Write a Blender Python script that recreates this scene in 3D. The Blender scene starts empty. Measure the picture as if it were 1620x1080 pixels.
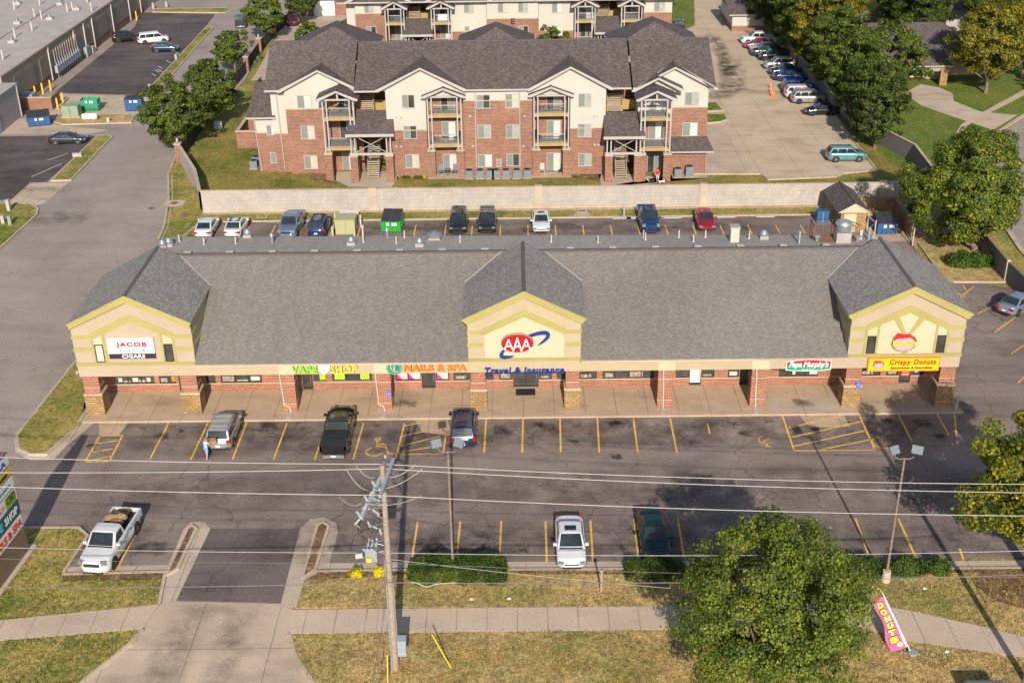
import bpy, bmesh, math, random
import numpy as np
from mathutils import Vector, Matrix
random.seed(7); rng = np.random.default_rng(7)
sc = bpy.context.scene
COL = sc.collection
R = math.radians

# ---------------------------------------------------------------- camera
FPX = 1922.0                       # focal length in pixels of a 1620 px wide frame
PITCH, YAW, ROLL = R(26.77), R(-0.39), R(-0.83)
CAM = np.array([-0.2326, -78.29, 45.89])
def cam_rows():
    f = np.array([math.sin(YAW)*math.cos(PITCH), math.cos(YAW)*math.cos(PITCH), -math.sin(PITCH)])
    r = np.cross(f, [0, 0, 1]); r /= np.linalg.norm(r); u = np.cross(r, f)
    c, s = math.cos(ROLL), math.sin(ROLL)
    return np.array([c*r+s*u, -s*r+c*u, f])
CM = cam_rows()
cd = bpy.data.cameras.new('camera'); cam = bpy.data.objects.new('camera', cd); COL.objects.link(cam)
cd.sensor_fit = 'HORIZONTAL'; cd.sensor_width = 36.0; cd.lens = 36.0*FPX/1620.0
cd.clip_start = 0.5; cd.clip_end = 3000
mw = Matrix.Identity(4)
for i in range(3):
    mw[i][0], mw[i][1], mw[i][2], mw[i][3] = CM[0][i], CM[1][i], -CM[2][i], CAM[i]
cam.matrix_world = mw
sc.camera = cam

# ---------------------------------------------------------------- light
SUN_EL, SUN_DIR = R(27.5), R(-3.0)          # shadows run to +Y, three degrees west of it
w = bpy.data.worlds.new('World'); sc.world = w; w.use_nodes = True
nt = w.node_tree; nt.nodes.clear()
sky = nt.nodes.new('ShaderNodeTexSky'); sky.sky_type = 'NISHITA'; sky.sun_disc = False
sky.sun_elevation = SUN_EL; sky.sun_rotation = R(180)+SUN_DIR; sky.air_density = 1.0; sky.dust_density = 1.0
bg = nt.nodes.new('ShaderNodeBackground'); bg.inputs['Strength'].default_value = 0.10
wo = nt.nodes.new('ShaderNodeOutputWorld')
nt.links.new(sky.outputs[0], bg.inputs[0]); nt.links.new(bg.outputs[0], wo.inputs[0])
sl = bpy.data.lights.new('sun', 'SUN'); sl.energy = 4.4; sl.angle = R(0.5); sl.color = (1.0, 0.915, 0.80)
so = bpy.data.objects.new('sun', sl); COL.objects.link(so)
sdir = Vector((math.sin(SUN_DIR)*math.cos(SUN_EL), math.cos(SUN_DIR)*math.cos(SUN_EL), -math.sin(SUN_EL)))
so.rotation_euler = sdir.to_track_quat('-Z', 'Y').to_euler(); so.location = (0, -60, 60)
sc.view_settings.view_transform = 'Standard'; sc.view_settings.look = 'None'
sc.view_settings.exposure = 0.42; sc.view_settings.gamma = 1.0

# ---------------------------------------------------------------- survey helper: where a sight line meets a level z
def G(px, py, z=0.0):
    d = CM.T @ np.array([(px-810)/FPX, -(py-540)/FPX, 1.0])
    t = (z-CAM[2])/d[2]; p = CAM+t*d
    return (float(p[0]), float(p[1]))
def GL(pts): return [G(*p) for p in pts]

# ---------------------------------------------------------------- naming
def tag(o, label=None, cat=None, group=None, kind=None):
    if label: o['label'] = label
    if cat: o['category'] = cat
    if group: o['group'] = group
    if kind: o['kind'] = kind
    return o
def thing(name, label, cat, loc=(0, 0, 0), rz=0.0, group=None):
    o = bpy.data.objects.new(name, None); COL.objects.link(o); o.empty_display_size = .3
    o.location = loc; o.rotation_euler = (0, 0, rz)
    return tag(o, label, cat, group)

# ---------------------------------------------------------------- mesh builder
class MB:
    def __init__(s): s.v = []; s.f = []; s.m = []; s.mats = []; s.sm = []
    def mi(s, m):
        if m not in s.mats: s.mats.append(m)
        return s.mats.index(m)
    def face(s, pts, m, smooth=False):
        b = len(s.v); s.v += [tuple(p) for p in pts]; s.f.append(list(range(b, b+len(pts)))); s.m.append(s.mi(m)); s.sm.append(smooth)
    def mesh(s, vs, fs, m, smooth=False):
        b = len(s.v); s.v += [tuple(p) for p in vs]; k = s.mi(m)
        for f in fs: s.f.append([b+i for i in f]); s.m.append(k); s.sm.append(smooth)
    def box(s, x0, x1, y0, y1, z0, z1, m):
        vs = [(x0,y0,z0),(x1,y0,z0),(x1,y1,z0),(x0,y1,z0),(x0,y0,z1),(x1,y0,z1),(x1,y1,z1),(x0,y1,z1)]
        s.mesh(vs, [(0,3,2,1),(4,5,6,7),(0,1,5,4),(1,2,6,5),(2,3,7,6),(3,0,4,7)], m)
    def obox(s, c, ax, hx, hy, hz, m):        # box on axes ax (3 vectors), half sizes
        c = Vector(c); a, b_, d = [Vector(q) for q in ax]
        vs = [c+a*hx*i+b_*hy*j+d*hz*k for k in (-1, 1) for i, j in ((-1,-1),(1,-1),(1,1),(-1,1))]
        s.mesh(vs, [(0,3,2,1),(4,5,6,7),(0,1,5,4),(1,2,6,5),(2,3,7,6),(3,0,4,7)], m)
    def prism(s, poly, z0, z1, m, mside=None, bottom=False):
        a = sum(poly[i][0]*poly[(i+1) % len(poly)][1]-poly[(i+1) % len(poly)][0]*poly[i][1] for i in range(len(poly)))
        if a < 0: poly = poly[::-1]
        s.face([(x, y, z1) for x, y in poly], m)
        if bottom: s.face([(x, y, z0) for x, y in poly[::-1]], mside or m)
        n = len(poly)
        for i in range(n):
            (x0, y0), (x1, y1) = poly[i], poly[(i+1) % n]
            s.face([(x0,y0,z0),(x1,y1,z0),(x1,y1,z1),(x0,y0,z1)], mside or m)
    def vprism(s, poly, y0, y1, m, mside=None):     # poly in (x,z), extruded in y; front at y0
        a = sum(poly[i][0]*poly[(i+1) % len(poly)][1]-poly[(i+1) % len(poly)][0]*poly[i][1] for i in range(len(poly)))
        if a < 0: poly = poly[::-1]
        s.face([(x, y0, z) for x, z in poly], m)
        s.face([(x, y1, z) for x, z in poly[::-1]], mside or m)
        n = len(poly)
        for i in range(n):
            (x0, z0), (x1, z1) = poly[i], poly[(i+1) % n]
            s.face([(x0,y0,z0),(x0,y1,z0),(x1,y1,z1),(x1,y0,z1)], mside or m)
    def slab(s, pts, t, m, mside=None):             # planar polygon thickened downwards
        n = len(pts); P = [Vector(p) for p in pts]
        nn = (P[1]-P[0]).cross(P[2]-P[0])
        if nn.z < 0: P = P[::-1]
        Q = [p-Vector((0, 0, t)) for p in P]
        s.face(P, m); s.face(Q[::-1], mside or m)
        for i in range(n): s.face([Q[i], Q[(i+1) % n], P[(i+1) % n], P[i]], mside or m)
    def cyl(s, x, y, z0, z1, r, m, seg=12, r1=None, smooth=True, cap=True):
        r1 = r if r1 is None else r1; vs = []
        for k in range(seg):
            a = 2*math.pi*k/seg; vs.append((x+r*math.cos(a), y+r*math.sin(a), z0))
        for k in range(seg):
            a = 2*math.pi*k/seg; vs.append((x+r1*math.cos(a), y+r1*math.sin(a), z1))
        s.mesh(vs, [(k, (k+1) % seg, seg+(k+1) % seg, seg+k) for k in range(seg)], m, smooth)
        if cap: s.face(vs[seg:], m); s.face(vs[:seg][::-1], m)
    def tube(s, path, r, m, seg=8, cap=True):
        P = [Vector(p) for p in path]; n = len(P); rs = r if isinstance(r, (list, tuple)) else [r]*n
        vs = []
        for i, p in enumerate(P):
            d = (P[min(i+1, n-1)]-P[max(i-1, 0)]).normalized()
            up = Vector((0, 0, 1)) if abs(d.z) < .95 else Vector((1, 0, 0))
            a = d.cross(up).normalized(); b = d.cross(a).normalized()
            for k in range(seg):
                t = 2*math.pi*k/seg; vs.append(p+(a*math.cos(t)+b*math.sin(t))*rs[i])
        fs = [(i*seg+k, i*seg+(k+1) % seg, (i+1)*seg+(k+1) % seg, (i+1)*seg+k) for i in range(n-1) for k in range(seg)]
        s.mesh(vs, fs, m, True)
        if cap: s.face(vs[:seg], m); s.face(vs[-seg:][::-1], m)
    def ribbon(s, pts, wd, z0, z1, m, closed=False):   # kerb-like strip of rectangular section along a line
        P = [Vector((p[0], p[1])) for p in pts]; n = len(P); L = []; Rr = []
        for i in range(n):
            a = P[i]-P[i-1] if (i > 0 or closed) else P[i+1]-P[i]
            b = P[(i+1) % n]-P[i] if (i < n-1 or closed) else a
            a = a.normalized(); b = b.normalized()
            t = (a+b)
            if t.length < 1e-4: t = a
            t.normalize(); nn = Vector((-t.y, t.x)); k = 1/max(.5, nn.dot(Vector((-a.y, a.x))))
            L.append(P[i]+nn*wd/2*k); Rr.append(P[i]-nn*wd/2*k)
        for i in range(n if closed else n-1):
            j = (i+1) % n
            a, b, c, d = L[i], L[j], Rr[j], Rr[i]
            s.face([(d.x,d.y,z1),(c.x,c.y,z1),(b.x,b.y,z1),(a.x,a.y,z1)], m)
            if z1-z0 > .02:
                s.face([(a.x,a.y,z0),(a.x,a.y,z1),(b.x,b.y,z1),(b.x,b.y,z0)], m)
                s.face([(d.x,d.y,z0),(c.x,c.y,z0),(c.x,c.y,z1),(d.x,d.y,z1)], m)
    def build(s, name, parent=None, local=False, origin=None, uvz=True):
        me = bpy.data.meshes.new(name)
        off = Vector((0, 0, 0))
        if parent is not None and not local:
            p = parent
            while p.parent: p = p.parent
            off = Vector(p.location)
        elif parent is None and not local:
            if origin is None:
                xs = [v[0] for v in s.v]; ys = [v[1] for v in s.v]; zs = [v[2] for v in s.v]
                off = Vector(((min(xs)+max(xs))/2, (min(ys)+max(ys))/2, min(zs)))
            else: off = Vector(origin)
        me.from_pydata([(v[0]-off.x, v[1]-off.y, v[2]-off.z) for v in s.v], [], s.f)
        for m in s.mats: me.materials.append(m)
        me.polygons.foreach_set('material_index', s.m); me.polygons.foreach_set('use_smooth', s.sm)
        me.update()
        uv = me.uv_layers.new(name='UV'); data = np.zeros(len(me.loops)*2)
        ov = off
        for p in me.polygons:
            n = p.normal
            if abs(n.z) > .97: a = Vector((1, 0, 0)); b = Vector((0, 1, 0))
            else: a = Vector((0, 0, 1)).cross(n).normalized(); b = n.cross(a)
            for li in p.loop_indices:
                c = me.vertices[me.loops[li].vertex_index].co+ov
                data[2*li] = c.dot(a); data[2*li+1] = c.dot(b)
        uv.data.foreach_set('uv', data)
        o = bpy.data.objects.new(name, me); COL.objects.link(o)
        if parent is not None: o.parent = parent
        elif not local: o.location = off
        return o

# ---------------------------------------------------------------- materials
def new_mat(name, rough=.8, metallic=0.0, spec=.5):
    m = bpy.data.materials.new(name); m.use_nodes = True; nt = m.node_tree
    b = nt.nodes['Principled BSDF']; b.inputs['Roughness'].default_value = rough
    b.inputs['Metallic'].default_value = metallic; b.inputs['Specular IOR Level'].default_value = spec
    return m, nt, b
def nd(nt, t, **k):
    n = nt.nodes.new(t)
    for a, v in k.items():
        if a in n.inputs: n.inputs[a].default_value = v
        else: setattr(n, a, v)
    return n
def coord(nt, kind='Object', rot=0, scale=(1, 1, 1)):
    t = nt.nodes.new('ShaderNodeTexCoord')
    if kind == 'World':
        g = nt.nodes.new('ShaderNodeNewGeometry'); out = g.outputs['Position']
    else: out = t.outputs[kind]
    mp = nt.nodes.new('ShaderNodeMapping'); mp.inputs['Rotation'].default_value = (0, 0, rot); mp.inputs['Scale'].default_value = scale
    nt.links.new(out, mp.inputs[0]); return mp.outputs[0]
def noise(nt, vec, scale, detail=4, rough=.55):
    n = nd(nt, 'ShaderNodeTexNoise', Scale=scale, Detail=detail, Roughness=rough); nt.links.new(vec, n.inputs['Vector']); return n.outputs['Fac']
def ramp(nt, fac, stops):
    r = nt.nodes.new('ShaderNodeValToRGB'); e = r.color_ramp.elements
    while len(e) < len(stops): e.new(.5)
    for i, (p, c) in enumerate(stops):
        e[i].position = p; e[i].color = (c if isinstance(c, (tuple, list)) else (c, c, c))[:3] + ((1,) if isinstance(c, (tuple, list)) else (1,)) if isinstance(c, (tuple, list)) else (c, c, c, 1)
    nt.links.new(fac, r.inputs[0]); return r.outputs[0]
def mixc(nt, fac, a, b, mode='MIX'):
    m = nt.nodes.new('ShaderNodeMix'); m.data_type = 'RGBA'; m.blend_type = mode
    for i, x in ((0, fac), (6, a), (7, b)):
        if hasattr(x, 'links'): nt.links.new(x, m.inputs[i])
        elif i == 0: m.inputs[0].default_value = x
        else: m.inputs[i].default_value = (*x[:3], 1)
    return m.outputs[2]
def mth(nt, op, a, b=None):
    m = nt.nodes.new('ShaderNodeMath'); m.operation = op
    for i, x in enumerate((a, b)):
        if x is None: continue
        if hasattr(x, 'links'): nt.links.new(x, m.inputs[i])
        else: m.inputs[i].default_value = x
    return m.outputs[0]
def bump(nt, b, h, strength=.3, dist=.02):
    n = nd(nt, 'ShaderNodeBump', Strength=strength, Distance=dist); nt.links.new(h, n.inputs['Height']); nt.links.new(n.outputs[0], b.inputs['Normal'])
def setc(nt, b, c): nt.links.new(c, b.inputs['Base Color'])

def plain(name, c, rough=.6, metallic=0.0, var=.12, scale=3.0, spec=.5, kind='World'):
    m, nt, b = new_mat(name, rough, metallic, spec)
    v = coord(nt, kind); f = noise(nt, v, scale)
    k = ramp(nt, f, [(.25, 1-var), (.75, 1+var)])
    setc(nt, b, mixc(nt, 1.0, c, k, 'MULTIPLY')); return m
def asphalt(name, c0, c1, stain=.5, crack=.5, rot=0.0):
    m, nt, b = new_mat(name, .93, spec=.25); v = coord(nt, 'World', rot)
    big = noise(nt, v, .09, 5, .6); col = ramp(nt, big, [(.3, c0), (.7, c1)])
    vs = coord(nt, 'World', rot, (.12, .9, 1)); st = noise(nt, vs, .55, 4, .65)
    col = mixc(nt, 1.0, col, ramp(nt, st, [(.3, 1-.3*stain), (.5, 1.0), (.72, 1+.2*stain)]), 'MULTIPLY')
    vo = coord(nt, 'World', rot, (.5, .8, 1)); ds = noise(nt, vo, .42, 3, .55)
    col = mixc(nt, 1.0, col, ramp(nt, ds, [(.5, 1.0), (.66, 1-.28*stain), (.8, 1-.42*stain)]), 'MULTIPLY')
    fine = noise(nt, v, 9, 3, .7); col = mixc(nt, 1.0, col, ramp(nt, fine, [(.3, .70), (.7, 1.35)]), 'MULTIPLY')
    wv = nt.nodes.new('ShaderNodeVectorMath'); wv.operation = 'ADD'
    nz = nd(nt, 'ShaderNodeTexNoise', Scale=.35, Detail=4.0); nt.links.new(v, nz.inputs['Vector'])
    sc_ = nt.nodes.new('ShaderNodeVectorMath'); sc_.operation = 'SCALE'; sc_.inputs['Scale'].default_value = 4.0
    nt.links.new(nz.outputs['Color'], sc_.inputs[0]); nt.links.new(v, wv.inputs[0]); nt.links.new(sc_.outputs[0], wv.inputs[1])
    vd = nd(nt, 'ShaderNodeTexVoronoi', feature='DISTANCE_TO_EDGE', Scale=.16); nt.links.new(wv.outputs[0], vd.inputs['Vector'])
    ck = ramp(nt, vd.outputs['Distance'], [(.0, 1-.55*crack), (.010, 1.0)])
    col = mixc(nt, 1.0, col, ck, 'MULTIPLY'); setc(nt, b, col); bump(nt, b, fine, .3, .01); return m
def concrete(name, c0, c1, jx=0, jy=0, rot=0.0, jw=.012, stain=.3, ox=0.0, oy=0.0):
    m, nt, b = new_mat(name, .88, spec=.3); v = coord(nt, 'World', rot)
    big = noise(nt, v, .25, 5, .6); col = ramp(nt, big, [(.3, c0), (.7, c1)])
    ds = noise(nt, coord(nt, 'World', rot, (.5, 1, 1)), .5, 4, .6)
    col = mixc(nt, 1.0, col, ramp(nt, ds, [(.5, 1.0), (.75, 1-stain)]), 'MULTIPLY')
    fine = noise(nt, v, 7, 4, .7); col = mixc(nt, 1.0, col, ramp(nt, fine, [(.3, .88), (.7, 1.12)]), 'MULTIPLY')
    if jx or jy:
        sx = nt.nodes.new('ShaderNodeSeparateXYZ'); nt.links.new(v, sx.inputs[0]); g = None
        for j, k, o in ((jx, 'X', ox), (jy, 'Y', oy)):
            if not j: continue
            f = mth(nt, 'FRACT', mth(nt, 'ADD', mth(nt, 'DIVIDE', sx.outputs[k], j), o+100.0)); d = mth(nt, 'ABSOLUTE', mth(nt, 'SUBTRACT', f, .5))
            t = mth(nt, 'GREATER_THAN', d, .5-.03/j); g = t if g is None else mth(nt, 'MAXIMUM', g, t)
        cn = nt.nodes.new('ShaderNodeTexNoise'); cn.inputs['Scale'].default_value = .3; nt.links.new(v, cn.inputs['Vector'])
        tint = ramp(nt, cn.outputs['Fac'], [(.35, .50), (.65, .75)])
        col = mixc(nt, g, col, mixc(nt, 1.0, col, tint, 'MULTIPLY'))
    setc(nt, b, col); bump(nt, b, fine, .2, .01); return m
def grass(name, dry, green, brown, bias=.5):
    m, nt, b = new_mat(name, .95, spec=.15); v = coord(nt, 'World')
    a = noise(nt, v, .16, 6, .65); col = ramp(nt, a, [(bias-.15, dry), (bias+.15, green)])
    c = noise(nt, v, .9, 5, .7); col = mixc(nt, ramp(nt, c, [(.48, 0.0), (.66, .85)]), col, brown)
    f = noise(nt, v, 3.2, 6, .8); col = mixc(nt, 1.0, col, ramp(nt, f, [(.34, .45), (.66, 1.5)]), 'MULTIPLY')
    f2 = noise(nt, v, 14.0, 3, .8); col = mixc(nt, 1.0, col, ramp(nt, f2, [(.34, .5), (.66, 1.45)]), 'MULTIPLY')
    setc(nt, b, col); bump(nt, b, f, .8, .06); return m
def bricktex(name, c1, c2, mortar, bw=.30, rh=.10, ms=.012, rough=.9, patch=.15, offset=.5, bias=0.0, bmp=.3):
    m, nt, b = new_mat(name, rough, spec=.25); v = coord(nt, 'UV')
    t = nd(nt, 'ShaderNodeTexBrick', Scale=1.0); t.offset = offset
    t.inputs['Color1'].default_value = (*c1, 1); t.inputs['Color2'].default_value = (*c2, 1); t.inputs['Mortar'].default_value = (*mortar, 1)
    t.inputs['Mortar Size'].default_value = ms; t.inputs['Brick Width'].default_value = bw; t.inputs['Row Height'].default_value = rh; t.inputs['Bias'].default_value = bias
    nt.links.new(v, t.inputs['Vector'])
    big = noise(nt, coord(nt, 'World'), .5, 5, .65)
    col = mixc(nt, 1.0, t.outputs['Color'], ramp(nt, big, [(.3, 1-patch), (.7, 1+patch)]), 'MULTIPLY')
    fine = noise(nt, coord(nt, 'World'), 12, 2, .7); col = mixc(nt, 1.0, col, ramp(nt, fine, [(.3, .85), (.7, 1.15)]), 'MULTIPLY')
    setc(nt, b, col)
    if bmp: bump(nt, b, t.outputs['Fac'], -bmp, .01)
    return m
def shingle(name, base, lo=.6, hi=1.7, bw=.30, rh=.15, tint=(1.0, 1.0, .93)):
    m, nt, b = new_mat(name, .95, spec=.2); v = coord(nt, 'UV')
    t = nd(nt, 'ShaderNodeTexBrick', Scale=1.0); t.offset = .37; t.offset_frequency = 2
    t.inputs['Color1'].default_value = (0, 0, 0, 1); t.inputs['Color2'].default_value = (1, 1, 1, 1); t.inputs['Mortar'].default_value = (0, 0, 0, 1)
    t.inputs['Mortar Size'].default_value = .018; t.inputs['Brick Width'].default_value = bw; t.inputs['Row Height'].default_value = rh
    nt.links.new(v, t.inputs['Vector'])
    k = ramp(nt, t.outputs['Color'], [(.0, lo), (.55, 1.0), (1.0, hi)])
    col = mixc(nt, 1.0, base, k, 'MULTIPLY')
    cl = noise(nt, coord(nt, 'World'), 3.5, 3, .7); col = mixc(nt, 1.0, col, ramp(nt, cl, [(.3, (.95, .95, .97)), (.7, (1.05*tint[0], 1.05*tint[1], 1.0*tint[2]))]), 'MULTIPLY')
    big = noise(nt, coord(nt, 'World'), .12, 3, .5); col = mixc(nt, 1.0, col, ramp(nt, big, [(.3, .93), (.7, 1.07)]), 'MULTIPLY')
    stv = nt.nodes.new('ShaderNodeMapping'); stv.inputs['Scale'].default_value = (1.6, .12, 1); nt.links.new(v, stv.inputs[0])
    stn = noise(nt, stv.outputs[0], 1.0, 4, .65); col = mixc(nt, 1.0, col, ramp(nt, stn, [(.3, .94), (.55, 1.0), (.75, 1.04)]), 'MULTIPLY')
    setc(nt, b, col); bump(nt, b, t.outputs['Fac'], -.5, .02); return m
def siding(name, c, step=.2):
    m, nt, b = new_mat(name, .7, spec=.3); v = coord(nt, 'World'); sx = nt.nodes.new('ShaderNodeSeparateXYZ'); nt.links.new(v, sx.inputs[0])
    f = mth(nt, 'FRACT', mth(nt, 'DIVIDE', sx.outputs['Z'], step)); k = ramp(nt, f, [(.0, .72), (.14, 1.0), (1.0, .97)])
    col = mixc(nt, 1.0, c, k, 'MULTIPLY'); big = noise(nt, v, .4, 4); col = mixc(nt, 1.0, col, ramp(nt, big, [(.3, .95), (.7, 1.04)]), 'MULTIPLY')
    setc(nt, b, col); return m
def carpaint(name, c, metallic=.0, rough=.28):
    m, nt, b = new_mat(name, rough, metallic); b.inputs['Coat Weight'].default_value = .6; b.inputs['Coat Roughness'].default_value = .08
    v = coord(nt, 'Object'); f = noise(nt, v, 1.2, 3)
    setc(nt, b, mixc(nt, 1.0, c, ramp(nt, f, [(.3, .94), (.7, 1.05)]), 'MULTIPLY')); return m
def glassy(name, c, rough=.06):
    m, nt, b = new_mat(name, rough, 0, .6)
    v = coord(nt, 'World'); f = noise(nt, v, .8, 3, .6)
    setc(nt, b, mixc(nt, 1.0, c, ramp(nt, f, [(.3, .55), (.7, 1.5)]), 'MULTIPLY')); return m
def leafmat(name, a, b_, c, yellow=0.0):
    m, nt, b = new_mat(name, .6, spec=.3); g = nt.nodes.new('ShaderNodeNewGeometry')
    col = ramp(nt, g.outputs['Random Per Island'], [(.0, a), (.5, b_), (1.0, c)])
    n = noise(nt, coord(nt, 'World'), .8, 3, .6)
    col = mixc(nt, 1.0, col, ramp(nt, n, [(.38, (.55, .65, .75)), (.62, (1.3+yellow, 1.18+yellow*.4, .9))]), 'MULTIPLY')
    setc(nt, b, col)
    tr = nt.nodes.new('ShaderNodeBsdfTranslucent'); nt.links.new(col, tr.inputs['Color'])
    mx = nt.nodes.new('ShaderNodeMixShader'); mx.inputs[0].default_value = .28
    nt.links.new(b.outputs[0], mx.inputs[1]); nt.links.new(tr.outputs[0], mx.inputs[2])
    nt.links.new(mx.outputs[0], nt.nodes['Material Output'].inputs[0]); return m

K = {}
K['asphalt'] = asphalt('lot_asphalt', (.178, .138, .118), (.262, .208, .18), .8, .75)
K['asphalt_dark'] = asphalt('sealed_asphalt', (.105, .084, .078), (.18, .145, .13), .8, .5)
K['asphalt_left'] = asphalt('left_lot_asphalt', (.062, .052, .054), (.135, .110, .102), .8, .5)
K['asphalt_street'] = asphalt('street_asphalt', (.262, .217, .186), (.34, .282, .242), .35, .35, R(12))
K['concrete'] = concrete('concrete', (.43, .34, .255), (.52, .42, .32), 0, 0)
K['kerb'] = concrete('kerb_concrete', (.40, .315, .235), (.50, .40, .31), 3.0, 0)
K['walk'] = concrete('walkway_concrete', (.40, .29, .195), (.50, .37, .255), 2.33, 0, stain=.35)
K['sidewalk'] = concrete('sidewalk_concrete', (.46, .355, .265), (.53, .41, .31), 1.75, 0, ox=.3, stain=.12)
K['aptlot'] = concrete('apartment_lot_concrete', (.45, .345, .235), (.56, .435, .305), 4.6, 4.6, R(0), stain=.3)
K['drive'] = concrete('drive_concrete', (.42, .325, .24), (.53, .415, .31), 4.5, 4.2, stain=.35, ox=.2)
K['grass_dry'] = grass('dry_grass', (.52, .35, .15), (.20, .205, .05), (.34, .225, .10), .53)
K['grass_verge'] = grass('verge_grass', (.42, .31, .10), (.13, .165, .028), (.38, .26, .09), .46)
K['grass_green'] = grass('green_lawn', (.19, .21, .04), (.10, .155, .022), (.22, .19, .055), .40)
K['grass_apt'] = grass('apartment_lawn', (.30, .235, .06), (.10, .135, .022), (.34, .20, .08), .50)
K['mulch'] = grass('bark_mulch', (.20, .12, .065), (.11, .062, .038), (.34, .23, .11), .5)
K['yellow_line'] = asphalt('faded_yellow_paint', (.60, .36, .08), (.70, .44, .11), .6, .7)
K['white_line'] = plain('white_road_paint', (.62, .56, .48), .8, var=.2)
K['brick'] = bricktex('red_brick', (.33, .105, .048), (.22, .06, .034), (.38, .27, .20), .32, .13, .018)
K['apt_brick'] = bricktex('apartment_brick', (.27, .115, .068), (.175, .070, .047), (.34, .25, .19), .42, .16, .018, patch=.14)
K['stone'] = bricktex('tan_split_block', (.38, .25, .115), (.27, .17, .075), (.15, .10, .055), .42, .21, .022)
K['stonecap'] = concrete('limestone_cap', (.42, .34, .24), (.50, .41, .30))
K['shingle'] = shingle('weathered_shingles', (.188, .172, .164), .80, 1.32, .20, .10)
K['shingle_tower'] = shingle('tower_shingles', (.242, .223, .214), .78, 1.32, .26, .16)
K['shingle_grey'] = shingle('grey_rear_shingles', (.29, .262, .25), .88, 1.15)
K['shingle_apt'] = shingle('brown_shingles', (.112, .090, .085), .7, 1.5, .30, .15, (1.0, 1.0, 1.0))
K['ridge'] = plain('ridge_cap_shingle', (.10, .088, .082), .95)
K['flash'] = plain('galvanised_flashing', (.42, .40, .38), .45, .3)
K['stucco'] = plain('tan_stucco', (.41, .335, .215), .9, var=.06, scale=.6)
K['stucco_pink'] = plain('beige_stucco', (.395, .32, .225), .9, var=.06, scale=.6)
K['cream'] = plain('cream_stucco', (.50, .435, .295), .9, var=.05, scale=.6)
K['trim_yellow'] = plain('yellow_trim', (.345, .30, .10), .85, var=.08, scale=.7)
K['trim_olive'] = plain('olive_trim', (.33, .275, .10), .85, var=.08, scale=.7)
K['siding'] = siding('cream_siding', (.475, .45, .395))
K['white'] = plain('white_trim', (.38, .355, .335), .6, var=.05)
K['whitepaint'] = plain('white_gloss', (.70, .69, .68), .4, var=.03)
K['offwhite'] = plain('offwhite_pipe', (.50, .44, .38), .5, var=.08)
K['frame'] = plain('dark_bronze_frame', (.035, .028, .026), .4)
K['glass'] = glassy('dark_window_glass', (.055, .055, .05))
K['blind2'] = plain('grey_blinds', (.30, .31, .28), .5, var=.25, scale=3); K['blind3'] = plain('warm_blinds', (.46, .41, .32), .6, var=.2, scale=5)
K['blind'] = plain('vertical_blinds', (.50, .50, .45), .6, var=.2, scale=4)
K['screen'] = plain('window_screen', (.20, .21, .19), .35, var=.12, scale=2)
K['black'] = plain('black_rubber', (.018, .017, .018), .7)
K['steel'] = plain('galvanised_steel', (.34, .355, .37), .42, .6)
K['greymetal'] = plain('grey_metal', (.33, .35, .37), .5, .3)
K['paleblue'] = plain('pale_blue_steel', (.36, .42, .47), .45, .3)
K['rust'] = plain('rusty_steel', (.23, .115, .06), .8, var=.3)
K['wood'] = plain('weathered_pole_wood', (.30, .235, .185), .9, var=.25, scale=6)
K['deckwood'] = plain('deck_lumber', (.36, .245, .09), .85, var=.15)
K['deckgrey'] = plain('deck_boards', (.17, .155, .14), .85, var=.1)
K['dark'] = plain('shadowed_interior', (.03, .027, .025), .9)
K['yellow'] = plain('safety_yellow', (.78, .50, .03), .6)
K['red'] = plain('sign_red', (.62, .02, .03), .5, var=.04)
K['blue'] = plain('sign_blue', (.015, .06, .35), .5, var=.04)
K['orange'] = plain('sign_orange', (.85, .20, .02), .5, var=.04)
K['bluebin'] = plain('blue_dumpster', (.025, .09, .24), .55, var=.2)
K['greenbin'] = plain('teal_dumpster', (.03, .27, .14), .55, var=.15)
K['brightgreen'] = plain('bright_green_dumpster', (.01, .33, .03), .5, var=.08)
K['blackplastic'] = plain('black_lid', (.035, .035, .04), .6)
K['utilgreen'] = plain('utility_green', (.22, .29, .20), .6, var=.1)
K['olivebox'] = plain('olive_cabinet', (.38, .37, .20), .6, var=.08)
K['cmu'] = bricktex('pale_block_wall', (.40, .365, .325), (.36, .325, .29), (.30, .27, .24), .42, .42, .016, patch=.12)
K['cmu_dark'] = plain('grey_wall_panel', (.17, .15, .135), .9)
K['membrane'] = plain('flat_roof_membrane', (.40, .35, .31), .8, var=.14, scale=.4)
K['office'] = plain('office_render', (.30, .235, .18), .9, var=.14, scale=.5)
K['lampgrey'] = plain('lamp_grey', (.15, .17, .19), .6, .0)
K['postbrown'] = plain('lamp_post_paint', (.22, .155, .115), .6, var=.2)
K['wire'] = plain('bare_wire', (.42, .40, .38), .5, .2, spec=.4)
K['wiredark'] = plain('insulated_wire', (.16, .14, .13), .6)
K['bark'] = plain('tree_bark', (.17, .125, .09), .95, var=.3, scale=7)
K['acgrey'] = plain('condenser_grey', (.17, .19, .21), .6, var=.2, scale=8)
K['redpaint'] = plain('red_post', (.55, .02, .02), .5)
# ================================================================ ground, roads, kerbs
def sheet(name, poly, m, z=0.0, z0=None):
    b = MB()
    if z0 is None: b.face([(x, y, z) for x, y in (poly if sum(poly[i][0]*poly[(i+1) % len(poly)][1]-poly[(i+1) % len(poly)][0]*poly[i][1] for i in range(len(poly))) > 0 else poly[::-1])], m)
    else: b.prism(poly, z0, z, m)
    return tag(b.build(name), kind='structure')
def kerb(pts, closed=False, wd=.2, h=.14):
    b = MB(); b.ribbon(pts, wd, -.01, h, K['kerb'], closed); return tag(b.build('kerb'), kind='structure')
def island(name, poly, m, h=.135, k=True):
    sheet(name, poly, m, h, -.02)
    if k: kerb(poly, True, h=.16)

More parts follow.
